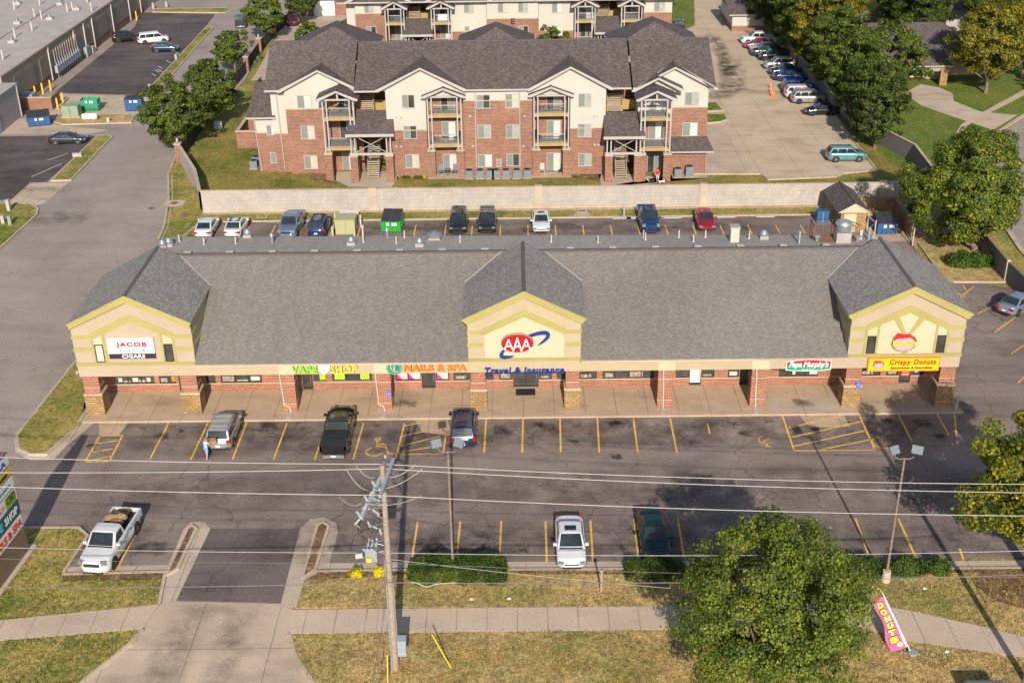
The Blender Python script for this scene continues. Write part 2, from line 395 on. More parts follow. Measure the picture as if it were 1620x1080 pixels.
sheet('ground', [(-900, -400), (900, -400), (900, 1500), (-900, 1500)], K['grass_verge'], -.03)
# street and lots
sheet('street', GL([(-300, 900), (45, 870), (180, 840), (180, 720), (135, 655), (135, 560), (230, 480), (255, 385), (262, 345), (266, 300), (268, 272), (290, 235), (386, 128), (425, 62), (475, 0), (500, -60), (200, -60), (140, -10), (32, 184), (-300, 200)]), K['asphalt_street'], 0.0)
LOT = [G(-200, 738), G(30, 724), G(100, 692), (-33.3, -.1), (-33.3, 41.2), (38.6, 41.2), (38.6, 26), (44.6, 22), (60, 18), (60, -17.6)] + \
      GL([(1000, 889), (534, 893), (463, 957), (279, 952), (262, 912), (100, 912), (140, 850), (125, 836), (-200, 838)])
sheet('parking_lot', LOT, K['asphalt'], .006)
sheet('parking_lot', GL([(86, 147), (230, 151), (246, 130), (324, 45), (340, 23), (222, 20), (213, 43), (173, 76)]), K['asphalt_left'], .012)
sheet('parking_lot', GL([(-60, 217), (140, 214), (152, 217), (74, 288), (47, 290), (17, 316), (-60, 318)]), K['asphalt_left'], .012)
sheet('service_yard', GL([(60, 158), (86, 149), (230, 153), (236, 160), (226, 178), (212, 182), (98, 180), (85, 188), (60, 185), (40, 178)]), K['drive'], .010)
sheet('service_yard', GL([(-40, 213), (145, 212), (172, 206), (92, 199), (60, 188), (30, 188), (-40, 208)]), K['drive'], .010)
sheet('street', GL([(17, 317), (47, 291), (72, 290), (110, 288), (70, 322), (55, 326), (17, 324)]), K['drive'], .014)
# driveway asphalt, gutters and islands
sheet('driveway', GL([(279, 949), (302, 901), (333, 836), (475, 836), (446, 953)]), K['asphalt_dark'], .012)
apr = GL([(252, 958), (279, 950), (446, 955), (463, 964), (458, 1004), (466, 1040), (500, 1090), (560, 1190), (-40, 1190), (130, 1080), (205, 1020), (225, 996)])
sheet('driveway_apron', apr, K['drive'], .016)
sheet('gutter', GL([(252, 958), (261, 905), (291, 836), (303, 825.5), (322, 825), (333, 836), (302, 901), (279, 950)]), K['kerb'], .018)
sheet('gutter', GL([(444, 955), (475, 836), (491, 821), (512, 819), (532, 827), (535, 844), (520, 893), (514, 902), (480, 917), (464, 964)]), K['kerb'], .018)
island('planting_bed', GL([(264, 911), (297, 838), (304, 833), (311, 838), (281, 901)]), K['mulch'])
island('planting_bed', GL([(479, 915), (502, 833), (511, 828), (520, 834), (499, 903)]), K['mulch'])
b = MB(); b.ribbon([G(104, 902), G(250, 899), G(298, 898)], .7, .024, .025, K['kerb']); b.ribbon([G(504, 896), G(620, 894), G(820, 893.5), G(1060, 892.5), G(1300, 893), G(1500, 892), G(1700, 890)], .62, .024, .025, K['kerb'])
tag(b.build('gutter'), kind='structure')
GR = [(505, 905), (620, 903.5), (820, 902.5), (1060, 901.5), (1300, 902), (1500, 901), (1700, 899)]
sw_top = [(463, 966), (1040, 961), (1380, 958), (1440, 968), (1540, 990), (1700, 1028)]
sw_bot = [(458, 1004), (1050, 998), (1360, 994), (1440, 1016), (1620, 1042), (1700, 1060)]
sheet('grass_verge', GL([(466, 963), (480, 918)]+GR+sw_top[::-1][:-1]), K['grass_dry'], .11, -.02)
kerb(GL([(466, 963), (480, 918)]+GR))
sheet('mulch_bed', GL([(484, 917), (505, 906)]+[(x, y+1) for x, y in GR[1:]]+[(1700, 906), (1500, 908), (1300, 912), (1060, 911), (820, 910), (620, 912), (484, 920)]), K['mulch'], .118)
sheet('grass_verge', GL([(-60, 838), (42, 836), (125, 836), (139, 849), (103, 903), (101, 911), (262, 907), (252, 958), (-60, 990)]), K['grass_verge'], .11, -.02)
kerb(GL([(-60, 838), (42, 836), (125, 836), (139, 849), (103, 903), (101, 910), (262, 906), (252, 958)]))
sheet('mulch_bed', GL([(103, 913), (260, 908), (258, 918), (100, 922)]), K['mulch'], .118)
sheet('sidewalk', GL([(-80, 991), (252, 958), (226, 996), (-80, 1022)]), K['sidewalk'], .125, -.02)
sheet('sidewalk', GL(sw_top+sw_bot[::-1]), K['sidewalk'], .125, -.02)
sheet('grass_verge', GL([(-80, 1022), (225, 997), (205, 1020), (130, 1080), (0, 1190), (-80, 1190)]), K['grass_verge'], .11, -.02)
sheet('grass_verge', GL(sw_bot+[(1700, 1230), (600, 1230), (502, 1090), (468, 1040)]), K['grass_dry'], .11, -.02)
kerb(GL([(226, 997), (205, 1020), (130, 1080), (0, 1190)])); kerb(GL([(458, 1004), (468, 1040), (502, 1090), (560, 1190)]))
sheet('street', [(-120, -35.2), (120, -35.2), (120, -52), (-120, -52)], K['asphalt_street'], .012)
kerb([(-120, -35.1), G(-40, 1190), G(-40, 1189)][:1]+[(-16.5, -35.1)]); kerb([(-3.5, -35.1), (120, -35.1)])
# grass left of the strip
lg = GL([(121, 572), (27, 690), (30, 711), (48, 720), (74, 720), (95, 700), (133, 667)])+[(-33.0, -.4), (-33.0, 14), (-36, 14)]
island('grass_verge', lg, K['grass_verge'])
sheet('gutter', GL([(22, 688), (24, 716), (48, 728), (84, 727), (106, 705), (150, 668), (133, 666), (74, 718), (40, 719), (30, 706)]), K['kerb'], .020)
# left islands
island('grass_verge', GL([(243, 134), (328, 42), (338, 44), (269, 123), (247, 145), (232, 147)]), K['grass_verge'])
island('grass_verge', GL([(86, 194), (88, 189), (99, 182), (207, 182), (212, 185), (207, 195), (99, 198)]), K['grass_dry'])
island('grass_verge', GL([(81, 287), (112, 286), (158, 238), (177, 218), (170, 215), (155, 216)]), K['grass_verge'])
island('grass_verge', GL([(-60, 322), (50, 324), (60, 332), (58, 341), (0, 394), (-60, 440)]), K['grass_verge'])
island('grass_verge', GL([(245, 15), (356, 13.6), (366, 17), (356, 21), (242, 20)]), K['grass_verge'])
# verge in front of the boundary wall
vg = GL([(250, 381), (260, 358), (267, 314), (266, 277), (279, 247), (287, 240)])+[(-33.9, 44.0), (36, 43.9), (36, 41.2), (-33.5, 41.2), (-34.6, 36), (-36, 33)]
sheet('grass_verge', vg, K['grass_verge'], .11, -.02)
kerb(GL([(250, 381), (260, 358), (267, 314), (266, 277), (279, 247), (287, 240), (386, 128), (425, 62), (475, 0)]))
kerb([(-34.6, 36), (-33.5, 41.2), (31, 41.2)])
b = MB(); b.ribbon([(-33.9, 43.6), (36, 43.5)], .5, .10, .125, K['kerb']); b.ribbon(GL([(256, 381), (266, 358), (273, 314), (272, 277)]), .1, .10, .12, K['kerb'])
tag(b.build('wall_footing'), kind='structure')
sheet('drain_flume', [(5.5, 41.2), (7.6, 41.2), (7.1, 42.6), (6.0, 42.6)], K['kerb'], .13)
for cx, cy, s_ in [(6.55, 42.9, .55), (-27.3, 42.4, .55)]:
    b = MB(); b.box(cx-s_, cx+s_, cy-s_*.6, cy+s_*.6, .1, .15, K['kerb']); b.box(cx-s_+.15, cx+s_-.15, cy-s_*.6+.1, cy+s_*.6-.1, .15, .155, K['rust']); tag(b.build('drain_inlet'), 'rusty drain grate set in concrete beside the masonry wall, '+('mid-wall at the flume' if cx > 0 else 'behind the white cars'), 'drain')
b = MB(); x, y = G(276, 323); b.box(x-1.1, x+1.1, y-.9, y+.9, .1, .13, K['kerb']); b.cyl(x, y, .13, .145, .45, K['rust']); tag(b.build('manhole'), 'round manhole lid in a square concrete pad on the roadside grass', 'manhole')
for px, py, l in [(293, 341, 'round rusty manhole lid in the grass below the square pad'), (285, 310, 'round rusty manhole lid in the grass above the square pad')]:
    b = MB(); x, y = G(px, py); b.cyl(x, y, .1, .125, .5, K['rust']); tag(b.build('manhole'), l, 'manhole')
# east side: grass corner, apartment lot, lawns, house street
ec = GL([(1450, 383), (1492, 440), (1509, 447), (1591, 447)])+[(44.3, 24), (44.5, 43.5), (39.5, 43.5), (38.4, 31)]
island('grass_verge', ec, K['grass_dry'])
sheet('lawn', [(-39.5, 60), (-33.6, 44.2), (46, 44.2), (41.2, 74), (21, 76), (-31, 78), (-42, 85)], K['grass_apt'], -.012)
AL = [(19, 54.7), G(1204, 276), G(1215, 285), G(1322, 280.5), G(1335, 275), (41, 55.2), (41.4, 76), (42.5, 125), (50, 175), (36, 175), (30.5, 132), (24.6, 122), (24, 98), (-30, 98), (-30, 76), (19, 76)]
sheet('parking_lot', AL, K['aptlot'], .004)
sheet('driveway', [(19, 54.75), (27.2, 54.75), (25.6, 75), (19, 75)], K['drive'], .010)
kerb([(19.5, 54.6), G(1204, 276), G(1215, 285), G(1322, 280.5), G(1335, 275), (41, 55.2), (41.4, 76), (42.5, 125)])
island('lawn', GL([(1118, 163), (1132, 163), (1144, 176), (1118, 177)]), K['grass_green']); island('lawn', GL([(1118, 181), (1147, 182), (1150, 190), (1140, 194), (1118, 196)]), K['grass_green'])
sheet('lawn', [(24.8, 123), (30.4, 133), (36, 175), (60, 260), (20, 260), (20, 125)], K['grass_green'], -.008)
sheet('driveway', GL([(396, 128), (404, 118), (430, 70), (470, 0), (490, -30), (560, -30), (560, 60), (430, 126)]), K['drive'], .004)
sheet('street', GL([(480, -8), (1000, -40), (1700, -60), (1700, -20), (1100, -12), (560, -2)]), K['asphalt_street'], -.002)
sheet('lawn', [(41.6, 55), (47, 57), (80, 40), (160, 40), (160, 260), (60, 260), (45, 130), (42.6, 110)], K['grass_green'], -.014)
sheet('driveway', GL([(1431, 148), (1456, 133), (1487, 139), (1507, 148), (1509, 160), (1552, 177), (1610, 182), (1571, 206), (1521, 189), (1459, 168)]), K['concrete'], .004)
sheet('sidewalk', GL([(1512, 211), (1521, 197), (1530, 191), (1640, 131), (1640, 141), (1537, 194), (1519, 213)]), K['sidewalk'], .010)
sheet('street', GL([(1700, 150), (1620, 186), (1579, 215), (1562, 240), (1575, 300), (1590, 350), (1620, 395), (1700, 480), (2200, 480), (2200, 150)]), K['asphalt_street'], .002)
kerb(GL([(1700, 148), (1620, 183), (1575, 212), (1557, 238), (1570, 300), (1586, 352), (1616, 397), (1700, 486)]), wd=.5)

# painted lines
def lines(name, segs, m, wd=.135):
    b = MB()
    for a, c in segs: b.ribbon([a, c], wd, .030, .032, m)
    return tag(b.build(name), kind='structure')
Y = K['yellow_line']; seg = []
for x0, x1 in [(267, 237), (329, 302), (390, 368), (454, 433), (518, 498), (575, 559), (640, 626)]: seg.append((G(x0, 669.5), G(x1, 727)))
for x0, x1 in [(769, 766), (827.5, 826), (886, 887), (945, 948), (1002, 1009), (1060, 1071)]: seg.append((G(x0, 661.5), G(x1, 716)))
seg += [(G(1237, 656), G(1256, 712)), (G(1359, 656), G(1384, 712)), (G(1421, 655), G(1443, 699)), (G(1482, 655), G(1501, 688)), (G(1510, 655), G(1513, 692)), (G(1119, 670), G(1123, 686))]
# front row by the street
for x0, y0, x1, y1 in [(214, 845, 185, 901), (661, 825, 652, 882), (728, 825, 723, 880), (793, 824, 790, 889), (863, 824, 865, 889), (934, 823, 938, 888), (1003, 821, 1010, 884), (1072, 820, 1082, 882), (1282, 820, 1298, 860), (1353, 820, 1374, 878), (1421, 820, 1449, 883), (1518, 868, 1524, 886), (584, 872, 580, 895)]: seg.append((G(x0, y0), G(x1, y1)))
# hatched zones
seg += [(G(158, 690), G(135, 731)), (G(194, 689), G(173, 730)), (G(158, 690), G(194, 689)), (G(135, 731), G(173, 730)), (G(152, 702), G(187, 697)), (G(143, 716), G(179, 710)), (G(136, 730), G(175, 722))]
seg += [(G(705, 690), G(701, 718)), (G(626, 719), G(701, 718)), (G(640, 674), G(665, 669)), (G(637, 690), G(672, 682)), (G(633, 706), G(697, 690)), (G(630, 716), G(690, 706))]
seg += [(G(1256, 713), G(1385, 712)), (G(1248, 677), G(1330, 658)), (G(1252, 692), G(1362, 667)), (G(1256, 706), G(1370, 681)), (G(1300, 711), G(1380, 695))]
seg += [(G(1499, 447+6), G(1526, 471)), (G(1541, 453), G(1519, 471)), (G(1523, 452), G(1529, 460)), (G(1573, 483), G(1546, 497)), (G(1620, 492), G(1573, 526)), (G(1640, 532), G(1600, 560)), (G(1650, 570), G(1610, 606))]
lines('parking_lines', seg, Y)
# back row
seg = [(G(px, 356.5), (G(px, 356.5)[0], 36.0)) for px in [395, 436, 480, 528, 571, 658, 705.7, 747.3, 791.8, 835, 878.2, 921.7, 965.6, 1008.8, 1052, 1095.8, 1139, 1183, 1227, 1266]]
lines('parking_lines', seg, Y)
# wheelchair symbols
def wheelchair(px, py, s=1.0, m=Y):
    b = MB(); cx, cy = G(px, py)
    def rb(p, wd=.16, closed=False): b.ribbon([(cx+s*u, cy+s*v) for u, v in p], wd, .020, .023, m, closed)
    rb([(-.18+.62*math.cos(R(a)), -.55+.55*math.sin(R(a))) for a in range(115, 350, 15)], .15)
    rb([(-.12, .95), (-.06, .15), (.55, .10), (.82, -.85), (1.15, -.75)]); rb([(-.1, .5), (.5, .45)])
    rb([(-.12+.17*math.cos(R(a)), 1.15+.17*math.sin(R(a))) for a in range(0, 360, 30)], .14, True)
    return tag(b.build('parking_symbol'), kind='structure')
wheelchair(598, 708, 1.0)
b = MB()
for x, y, n, rr in [(1212, 696, 9, .55), (1222, 701, 8, .6), (1398, 700, 9, .8)]:
    cx, cy = G(x, y); b.ribbon([(cx+rr*math.cos(R(a)), cy+rr*math.sin(R(a))) for a in range(100, 100+22*n, 22)], .13, .020, .023, Y)
tag(b.build('parking_symbol'), kind='structure')
# white bay lines in the apartment lot
W = K['white_line']; seg = [((35.0, y), (40.6, y+.1)) for y in np.arange(57.3, 122, 2.78)]
seg += [((-.0+31+dx, 146-dx*.35), (35.2+dx, 147.5-dx*.35)) for dx in (0, 2.6, 5.2, 7.8, 10.4)]
lines('parking_lines', seg, W, .10)
seg = [(G(290+i*-13.4, 68+i*14), G(297-i*13.4, 72.5+i*14)) for i in range(1, 4)] + [(G(250-i*5, 105+i*6), G(257-i*5, 109+i*6)) for i in range(3)]
seg += [(G(75, 254), G(108, 243)), (G(50, 280), G(98, 259)), (G(47, 289.5), G(72, 290))]
lines('parking_lines', seg, W, .13)

# dark turning grime and tyre marks, patchy films on the paving
def grime(name, c, dens):
    m, nt_, bb = new_mat(name, .9, spec=.2); bb.inputs['Base Color'].default_value = (*c, 1); v_ = coord(nt_, 'World'); n1 = noise(nt_, v_, .5, 5, .7); n2 = noise(nt_, v_, 6, 3, .7)
    uv = nt_.nodes.new('ShaderNodeTexCoord'); sx = nt_.nodes.new('ShaderNodeSeparateXYZ'); at = nt_.nodes.new('ShaderNodeAttribute'); at.attribute_name = 'edge'; 
    a = mth(nt_, 'MULTIPLY', ramp(nt_, n1, [(.38, 0.0), (.66, dens)]), ramp(nt_, n2, [(.3, .6), (.7, 1.0)])); a = mth(nt_, 'MULTIPLY', a, at.outputs['Fac']); nt_.links.new(a, bb.inputs['Alpha']); return m
def film(name, pts, wd, m, z):
    # soft edged strip: five rows across, 'edge' fades to zero at the rims
    P = [Vector((p[0], p[1])) for p in pts]; Q = []
    for i in range(len(P)-1):
        for k in range(6): Q.append(P[i].lerp(P[i+1], k/6))
    Q.append(P[-1]); b = MB(); vs, ed = [], []
    for i, p in enumerate(Q):
        d = (Q[min(i+1, len(Q)-1)]-Q[max(i-1, 0)]).normalized(); nn = Vector((-d.y, d.x)); e = min(1, i/3, (len(Q)-1-i)/3)
        for j in range(5): q = p+nn*wd*(j-2)/4; vs.append((q.x, q.y, z)); ed.append((0, .7, 1, .7, 0)[j]*e)
    b.mesh(vs, [(i*5+j+1, i*5+j, (i+1)*5+j, (i+1)*5+j+1) for i in range(len(Q)-1) for j in range(4)], m); o = b.build(name); a = o.data.attributes.new('edge', 'FLOAT', 'POINT'); a.data.foreach_set('value', ed)
    return tag(o, kind='structure')
K['grime'] = grime('turning_grime', (.075, .060, .054), .5); K['tyre'] = grime('tyre_rubber', (.05, .042, .04), .95); K['oil'] = grime('oil_stain', (.02, .017, .017), 1.0)
film('tyre_marks', GL([(318, 945), (290, 1000), (262, 1060), (240, 1110)]), 3.0, K['grime'], .034)
film('tyre_marks', GL([(395, 945), (372, 1000), (350, 1060), (330, 1110)]), 2.2, K['grime'], .036)
film('tyre_marks', GL([(1150, 90), (1160, 112), (1158, 140), (1125, 160)]), 4.5, K['tyre'], .034); film('tyre_marks', GL([(1122, 52), (1135, 70), (1148, 95), (1150, 125)]), 3.0, K['tyre'], .036)
film('tyre_marks', GL([(1110, 130), (1150, 138), (1200, 146), (1240, 148)]), 3.0, K['grime'], .038)
for k, (px, py, w_, l_) in enumerate([(800, 684, 1.1, 2.2), (868, 678, 1.6, 1.4), (912, 672, 1.0, 1.1), (975, 722, .9, .9), (980, 672, 1.0, 1.8), (1145, 668, 1.8, 4.2), (1178, 687, .8, 1.0), (425, 675, 1.4, 1.6), (480, 672, 1.2, 1.6), (238, 866, 1.8, 2.4), (700, 862, 1.5, 2.8), (760, 850, 1.4, 2.2), (255, 690, 1.2, 1.2), (1460, 670, 1.4, 1.4), (240, 330, .9, .9), (95, 345, 6, 7), (60, 300, 3, 9), (130, 90, 4, 9), (40, 240, 3, 8), (840, 365, 1.5, 2), (1060, 362, 1.5, 2), (1270, 640, 1.3, 1.6), (640, 640, 1.6, 2.2)]):
    x, y = G(px, py); zz = .17 if (px, py) in ((1270, 640), (640, 640)) else .036; film('oil_stain', [(x-l_/2, y), (x-l_*.2, y+.1), (x+l_*.2, y-.1), (x+l_/2, y)], w_, K['oil' if l_ < 3 else 'grime'], zz+.001*(k % 5))
sheet('mulch_bed', GL([(1556, 905), (1700, 905), (1700, 975), (1645, 972), (1600, 960), (1570, 950), (1545, 930), (1540, 915)]), K['mulch'], .122)

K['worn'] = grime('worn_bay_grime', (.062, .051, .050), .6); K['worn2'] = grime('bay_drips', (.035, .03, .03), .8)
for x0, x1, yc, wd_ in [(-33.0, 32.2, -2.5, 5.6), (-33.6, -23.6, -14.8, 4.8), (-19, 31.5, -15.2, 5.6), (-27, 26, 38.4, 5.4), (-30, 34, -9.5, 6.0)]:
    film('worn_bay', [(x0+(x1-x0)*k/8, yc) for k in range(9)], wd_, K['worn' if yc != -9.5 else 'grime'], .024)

rr = random.Random(21)
for i in range(22):
    x = -31+i*2.9+rr.uniform(-.3, .3); y = rr.uniform(-1.6, -.9) if i % 3 else rr.uniform(-4, -3); l_ = rr.uniform(.5, 1.1); film('oil_stain', [(x-l_/2, y), (x, y+.1), (x+l_/2, y)], rr.uniform(.5, 1.0), K['oil'], .040+.001*(i % 4))
for i in range(14):
    x = -12+i*3.0+rr.uniform(-.3, .3); y = rr.uniform(-16.8, -15.8); l_ = rr.uniform(.5, 1.0); film('oil_stain', [(x-l_/2, y), (x, y+.1), (x+l_/2, y)], rr.uniform(.5, 1.0), K['oil'], .040+.001*(i % 4))
# ================================================================ lettering
def text_geo(body, bold=0.0, shear=0.0, extrude=.04, space=1.0, size=1.0):
    cu = bpy.data.curves.new('t', 'FONT'); cu.body = body; cu.size = size; cu.offset = bold; cu.shear = shear
    cu.extrude = extrude; cu.space_character = space; cu.align_x = 'CENTER'; cu.resolution_u = 3
    o = bpy.data.objects.new('t', cu); COL.objects.link(o); dg = bpy.context.evaluated_depsgraph_get(); dg.update()
    me = o.evaluated_get(dg).to_mesh(); vs = [tuple(v.co) for v in me.vertices]; fs = [tuple(p.vertices) for p in me.polygons]
    o.evaluated_get(dg).to_mesh_clear(); bpy.data.objects.remove(o); bpy.data.curves.remove(cu); return vs, fs
def add_text(b, body, x0, x1, z0, z1, y, m, bold=.03, shear=0.0, depth=.08, space=1.0, org=None, ux=None, uz=None):
    """fit text into the rectangle x0..x1, z0..z1 on a wall facing -Y at depth y"""
    vs, fs = text_geo(body, bold, shear, .04, space)
    xs = [v[0] for v in vs]; ys = [v[1] for v in vs]; a, c, d, e = min(xs), max(xs), min(ys), max(ys)
    out = []
    for v in vs:
        u = x0+(v[0]-a)/(c-a)*(x1-x0); q = z0+(v[1]-d)/(e-d)*(z1-z0); t = y-(v[2]+.04)/.08*depth
        if org is None: out.append((u, t, q))
        else:
            p = Vector(org)+Vector(ux)*u+Vector(uz)*q+Vector(ux).cross(Vector(uz))*(-t); out.append(tuple(p))
    b.mesh(out, fs, m)

# ================================================================ the shop strip
S = thing('shopping_strip', 'long one storey brick shopping strip with grey shingled roof and three yellow trimmed gable towers', 'building', (0, 1, 0))
F = .9       # plane of the front fascia
SF = 4.5     # plane of the shop fronts
TC = [(-28.6, -32.85, -24.1), (.1, -4.0, 4.25), (27.95, 23.85, 32.15)]
# walkway
b = MB(); b.prism([(-33.3, -.1), (32.7, -.1), (32.7, 5), (-33.3, 5)], -.02, .14, K['walk']); tag(b.build('walkway'), kind='structure')
b = MB(); b.ribbon([(-33.3, .0), (32.7, .0)], .22, .14, .150, K['kerb']); tag(b.build('kerb'), kind='structure')
for pl in ([(655, 662), (707, 662), (716, 690), (668, 684)], [(1262, 655), (1333, 655), (1345, 675), (1283, 677)], [(156, 667), (204, 667), (187, 690), (157, 689)]):
    sheet('kerb_ramp', GL(pl), K['walk'], .030)
sheet('kerb_ramp', [(18.6, .2), (23.6, .2), (23.6, 2.2), (18.2, 2.2)], K['kerb'], .146)
# walls
OP = [(-31.67,-28.58,'w3'),(-28.19,-26.92,'w1'),(-26.7,-25.8,'d'),(-24.56,-23.83,'w1'),(-23.41,-20.22,'w3'),(-17.09,-16.3,'d'),(-16.22,-15.25,'w1'),(-14.76,-11.67,'w3'),
 (-9.86,-7.9,'w2'),(-7.85,-6.77,'d'),(-6.72,-5.69,'w1'),(-5.37,-4.07,'w1'),(-2.9,-2.26,'w1'),(-1.82,-.78,'w1'),(-.74,1.22,'dd'),(1.26,2.25,'w1'),(2.64,3.3,'w1'),(4.4,5.72,'w2'),
 (6.16,10.18,'w4'),(11.84,12.88,'w1'),(12.92,13.8,'dw'),(13.84,14.83,'w1'),(15.86,16.74,'w1'),(16.79,17.6,'d'),(19.81,22.84,'w3'),(26.15,27.67,'w2'),(28.11,29.09,'w1'),(29.13,30.01,'d'),(30.05,30.99,'w1')]
b = MB(); B_ = K['brick']; x = -32.8; ZS = .80
def pier(xa, xb):
    if xb-xa > .02: b.box(xa, xb, SF, SF+.25, .13, 3.5, B_)
for xa, xb, k in OP:
    pier(x, xa); x = xb
    b.box(xa, xb, SF, SF+.25, 2.95, 3.5, B_)
    if k[0] == 'w': b.box(xa, xb, SF, SF+.25, .13, ZS, B_)
pier(x, 32.1)
x = -32.8
for xa, xb, k in OP+[(32.1, 32.1, 'd')]:
    if k[0] == 'w': continue
    if xa-x > .05: b.box(x, xa, SF-.03, SF, ZS-.07, ZS+.01, K['stonecap'])
    x = xb
b.box(-32.8, -32.55, SF+.25, 20.4, 0, 4.2, B_); b.box(31.85, 32.1, SF+.25, 20.4, 0, 4.2, B_)
b.box(-32.8, 32.1, 20.4, 20.65, 0, 4.2, B_)
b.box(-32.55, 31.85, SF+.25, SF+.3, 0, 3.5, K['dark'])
b.build('brick_wall', S)
for xa, xb, k in OP:
    n = int(k[1]) if k[0] == 'w' else (2 if k == 'dd' else 1); z0 = ZS if k[0] == 'w' else .15; nm = 'shop_window' if k[0] == 'w' else 'shop_door'
    b = MB(); y = SF+.09
    pm = K['whitepaint'] if k == 'dw' else K['glass']
    b.box(xa+.03, xb-.03, y, y+.04, z0+.04, 2.92, pm); g = b.build(nm, S)
    b = MB()
    for i in range(n+1):
        xx = xa+(xb-xa)*i/n; b.box(max(xa, xx-.04), min(xb, xx+.04), y-.06, y-.005, z0, 2.95, K['frame'])
    b.box(xa, xb, y-.065, y-.01, z0, z0+(.07 if k[0] == 'w' else .2), K['frame']); b.box(xa, xb, y-.065, y-.01, 2.87, 2.95, K['frame'])
    if k[0] == 'd': b.box(xa, xb, y-.065, y-.01, 2.2, 2.3, K['frame']); b.box(xb-.16, xb-.12, y-.12, y-.06, .9, 1.3, K['steel'])
    b.build('frame', g)
# posters and displays seen behind the glass
def poster(x0, x1, z0, z1, m, nm='window_poster', y=SF+.075):
    b = MB(); b.box(x0, x1, y, y+.01, z0, z1, m); return b.build(nm, S)
K['pink'] = plain('pink_poster', (.62, .03, .22), .5); K['pinkpale'] = plain('pale_pink_poster', (.75, .52, .5), .5, var=.3, scale=5)
K['lime'] = plain('lime_poster', (.38, .55, .02), .5, var=.15, scale=5); K['cardmix'] = plain('mixed_goods', (.30, .26, .22), .7, var=.7, scale=6)
for x0, x1 in [(-9.75, -8.95), (-8.85, -7.95)]:
    poster(x0, x1, .9, 2.8, K['pinkpale']); b = MB(); b.vprism([(x0, .9), (x0+.42, .9), (x0, 1.45)], SF+.06, SF+.07, K['pink']); b.box(x0, x1, SF+.06, SF+.07, .88, .94, K['pink']); b.build('window_poster', S)
poster(-6.62, -5.8, .9, 2.8, K['pinkpale']); b = MB(); b.vprism([(-6.62, .9), (-6.2, .9), (-6.62, 1.4)], SF+.06, SF+.07, K['pink']); b.build('window_poster', S)
for x0, x1 in [(-15.75, -15.3), (-14.6, -13.8), (-12.6, -11.9)]: poster(x0, x1, .95, 2.6, K['lime'])
for x0, x1 in [(-31.4, -31.1), (-30.3, -29.85), (-29.2, -28.9), (-21.1, -20.4), (20.8, 21.1), (22.2, 22.8)]: poster(x0, x1, .95, 1.3, K['blind'])
for i_, (x0, x1) in enumerate([(-31.0, -30.5), (-29.8, -29.3), (-28.1, -27.6), (-23.3, -22.4), (-22.2, -21.3), (4.5, 5.3), (6.4, 7.0), (8.3, 9.3), (14.0, 14.6), (26.3, 27.1), (28.3, 28.9), (-1.7, -1.0), (1.4, 2.0), (-5.2, -4.4)]): poster(x0, x1, .9, 1.05+.1*(i_ % 4), K['cardmix'])
poster(-27.25, -26.97, .95, 1.4, K['orange']); poster(16.0, 16.6, .92, 1.25, K['blind'])
b = MB(); b.box(29.25, 29.9, SF-.01, SF+.01, .75, 2.0, K['red']); [b.box(29.32, 29.84, SF-.02, SF-.011, z_, z_+.12, K[m_]) for z_, m_ in ((.85, 'cream'), (1.08, 'orange'), (1.3, 'cream'), (1.55, 'orange'))]; b.build('door_poster', S)
b = MB(); b.cyl(30.3, SF+.07, 1.25, 1.3, .01, K['blue'])
b.box(30.25, 30.6, SF+.05, SF+.07, .95, 1.3, K['blue']); b.box(30.34, 30.51, SF+.045, SF+.049, 1.05, 1.2, K['whitepaint']); b.build('window_poster', S)
for i, xx in enumerate(np.arange(-16.1, -11.7, .13)):
    pass
b = MB()
for x0, x1 in [(-16.2, -15.28), (-14.72, -11.7)]:
    for xx in np.arange(x0, x1, .16): b.box(xx, xx+.08, SF+.0, SF+.015, .84, .90, K['white'])
b.box(-16.2, -11.7, SF+.016, SF+.024, .82, .92, K['frame']); b.build('light_string', S)
b = MB(); b.box(-.55, .95, 3.2, 4.2, .146, .165, K['black']); tag(b.build('door_mat'), 'black door mat on the walkway before the double doors of the middle shop', 'mat')
# fascia between towers
b = MB()
segs = [(-24.1, -4.0), (4.25, 23.85)]
for x0, x1 in segs:
    b.box(x0, x1, F, F+.35, 3.42, 4.34, K['stucco']); b.box(x0, x1, F+.35, SF, 3.42, 3.46, K['stucco'])
b.build('fascia', S)
for x0, x1 in [(-17.95, -16.95), (-10.9, -9.85), (10.1, 11.15), (17.0, 18.1)]:
    b = MB(); b.box(x0-.1, x1+.1, F-.03, F, 3.42, 4.34, K['cream']); b.build('fascia_panel', S)
for x0, x1 in [(-4.0, -9.7), (18.3, 23.84), (4.3, 9.0)]:
    if x0 > x1: x0, x1 = x1, x0
    if x0 > 0 and x0 < 10: continue
    b = MB(); b.box(x0, x1-.01, F-.015, F, 3.425, 4.33, K['stucco_pink']); b.build('fascia_panel', S)
b = MB(); Z0, Y0, Y1, Z1 = 4.46, .62, 10.0, 9.30
for x0, x1 in segs:
    b.box(x0, x1, .5, .64, 4.33, 4.47, K['stonecap'])
b.build('gutter', S)
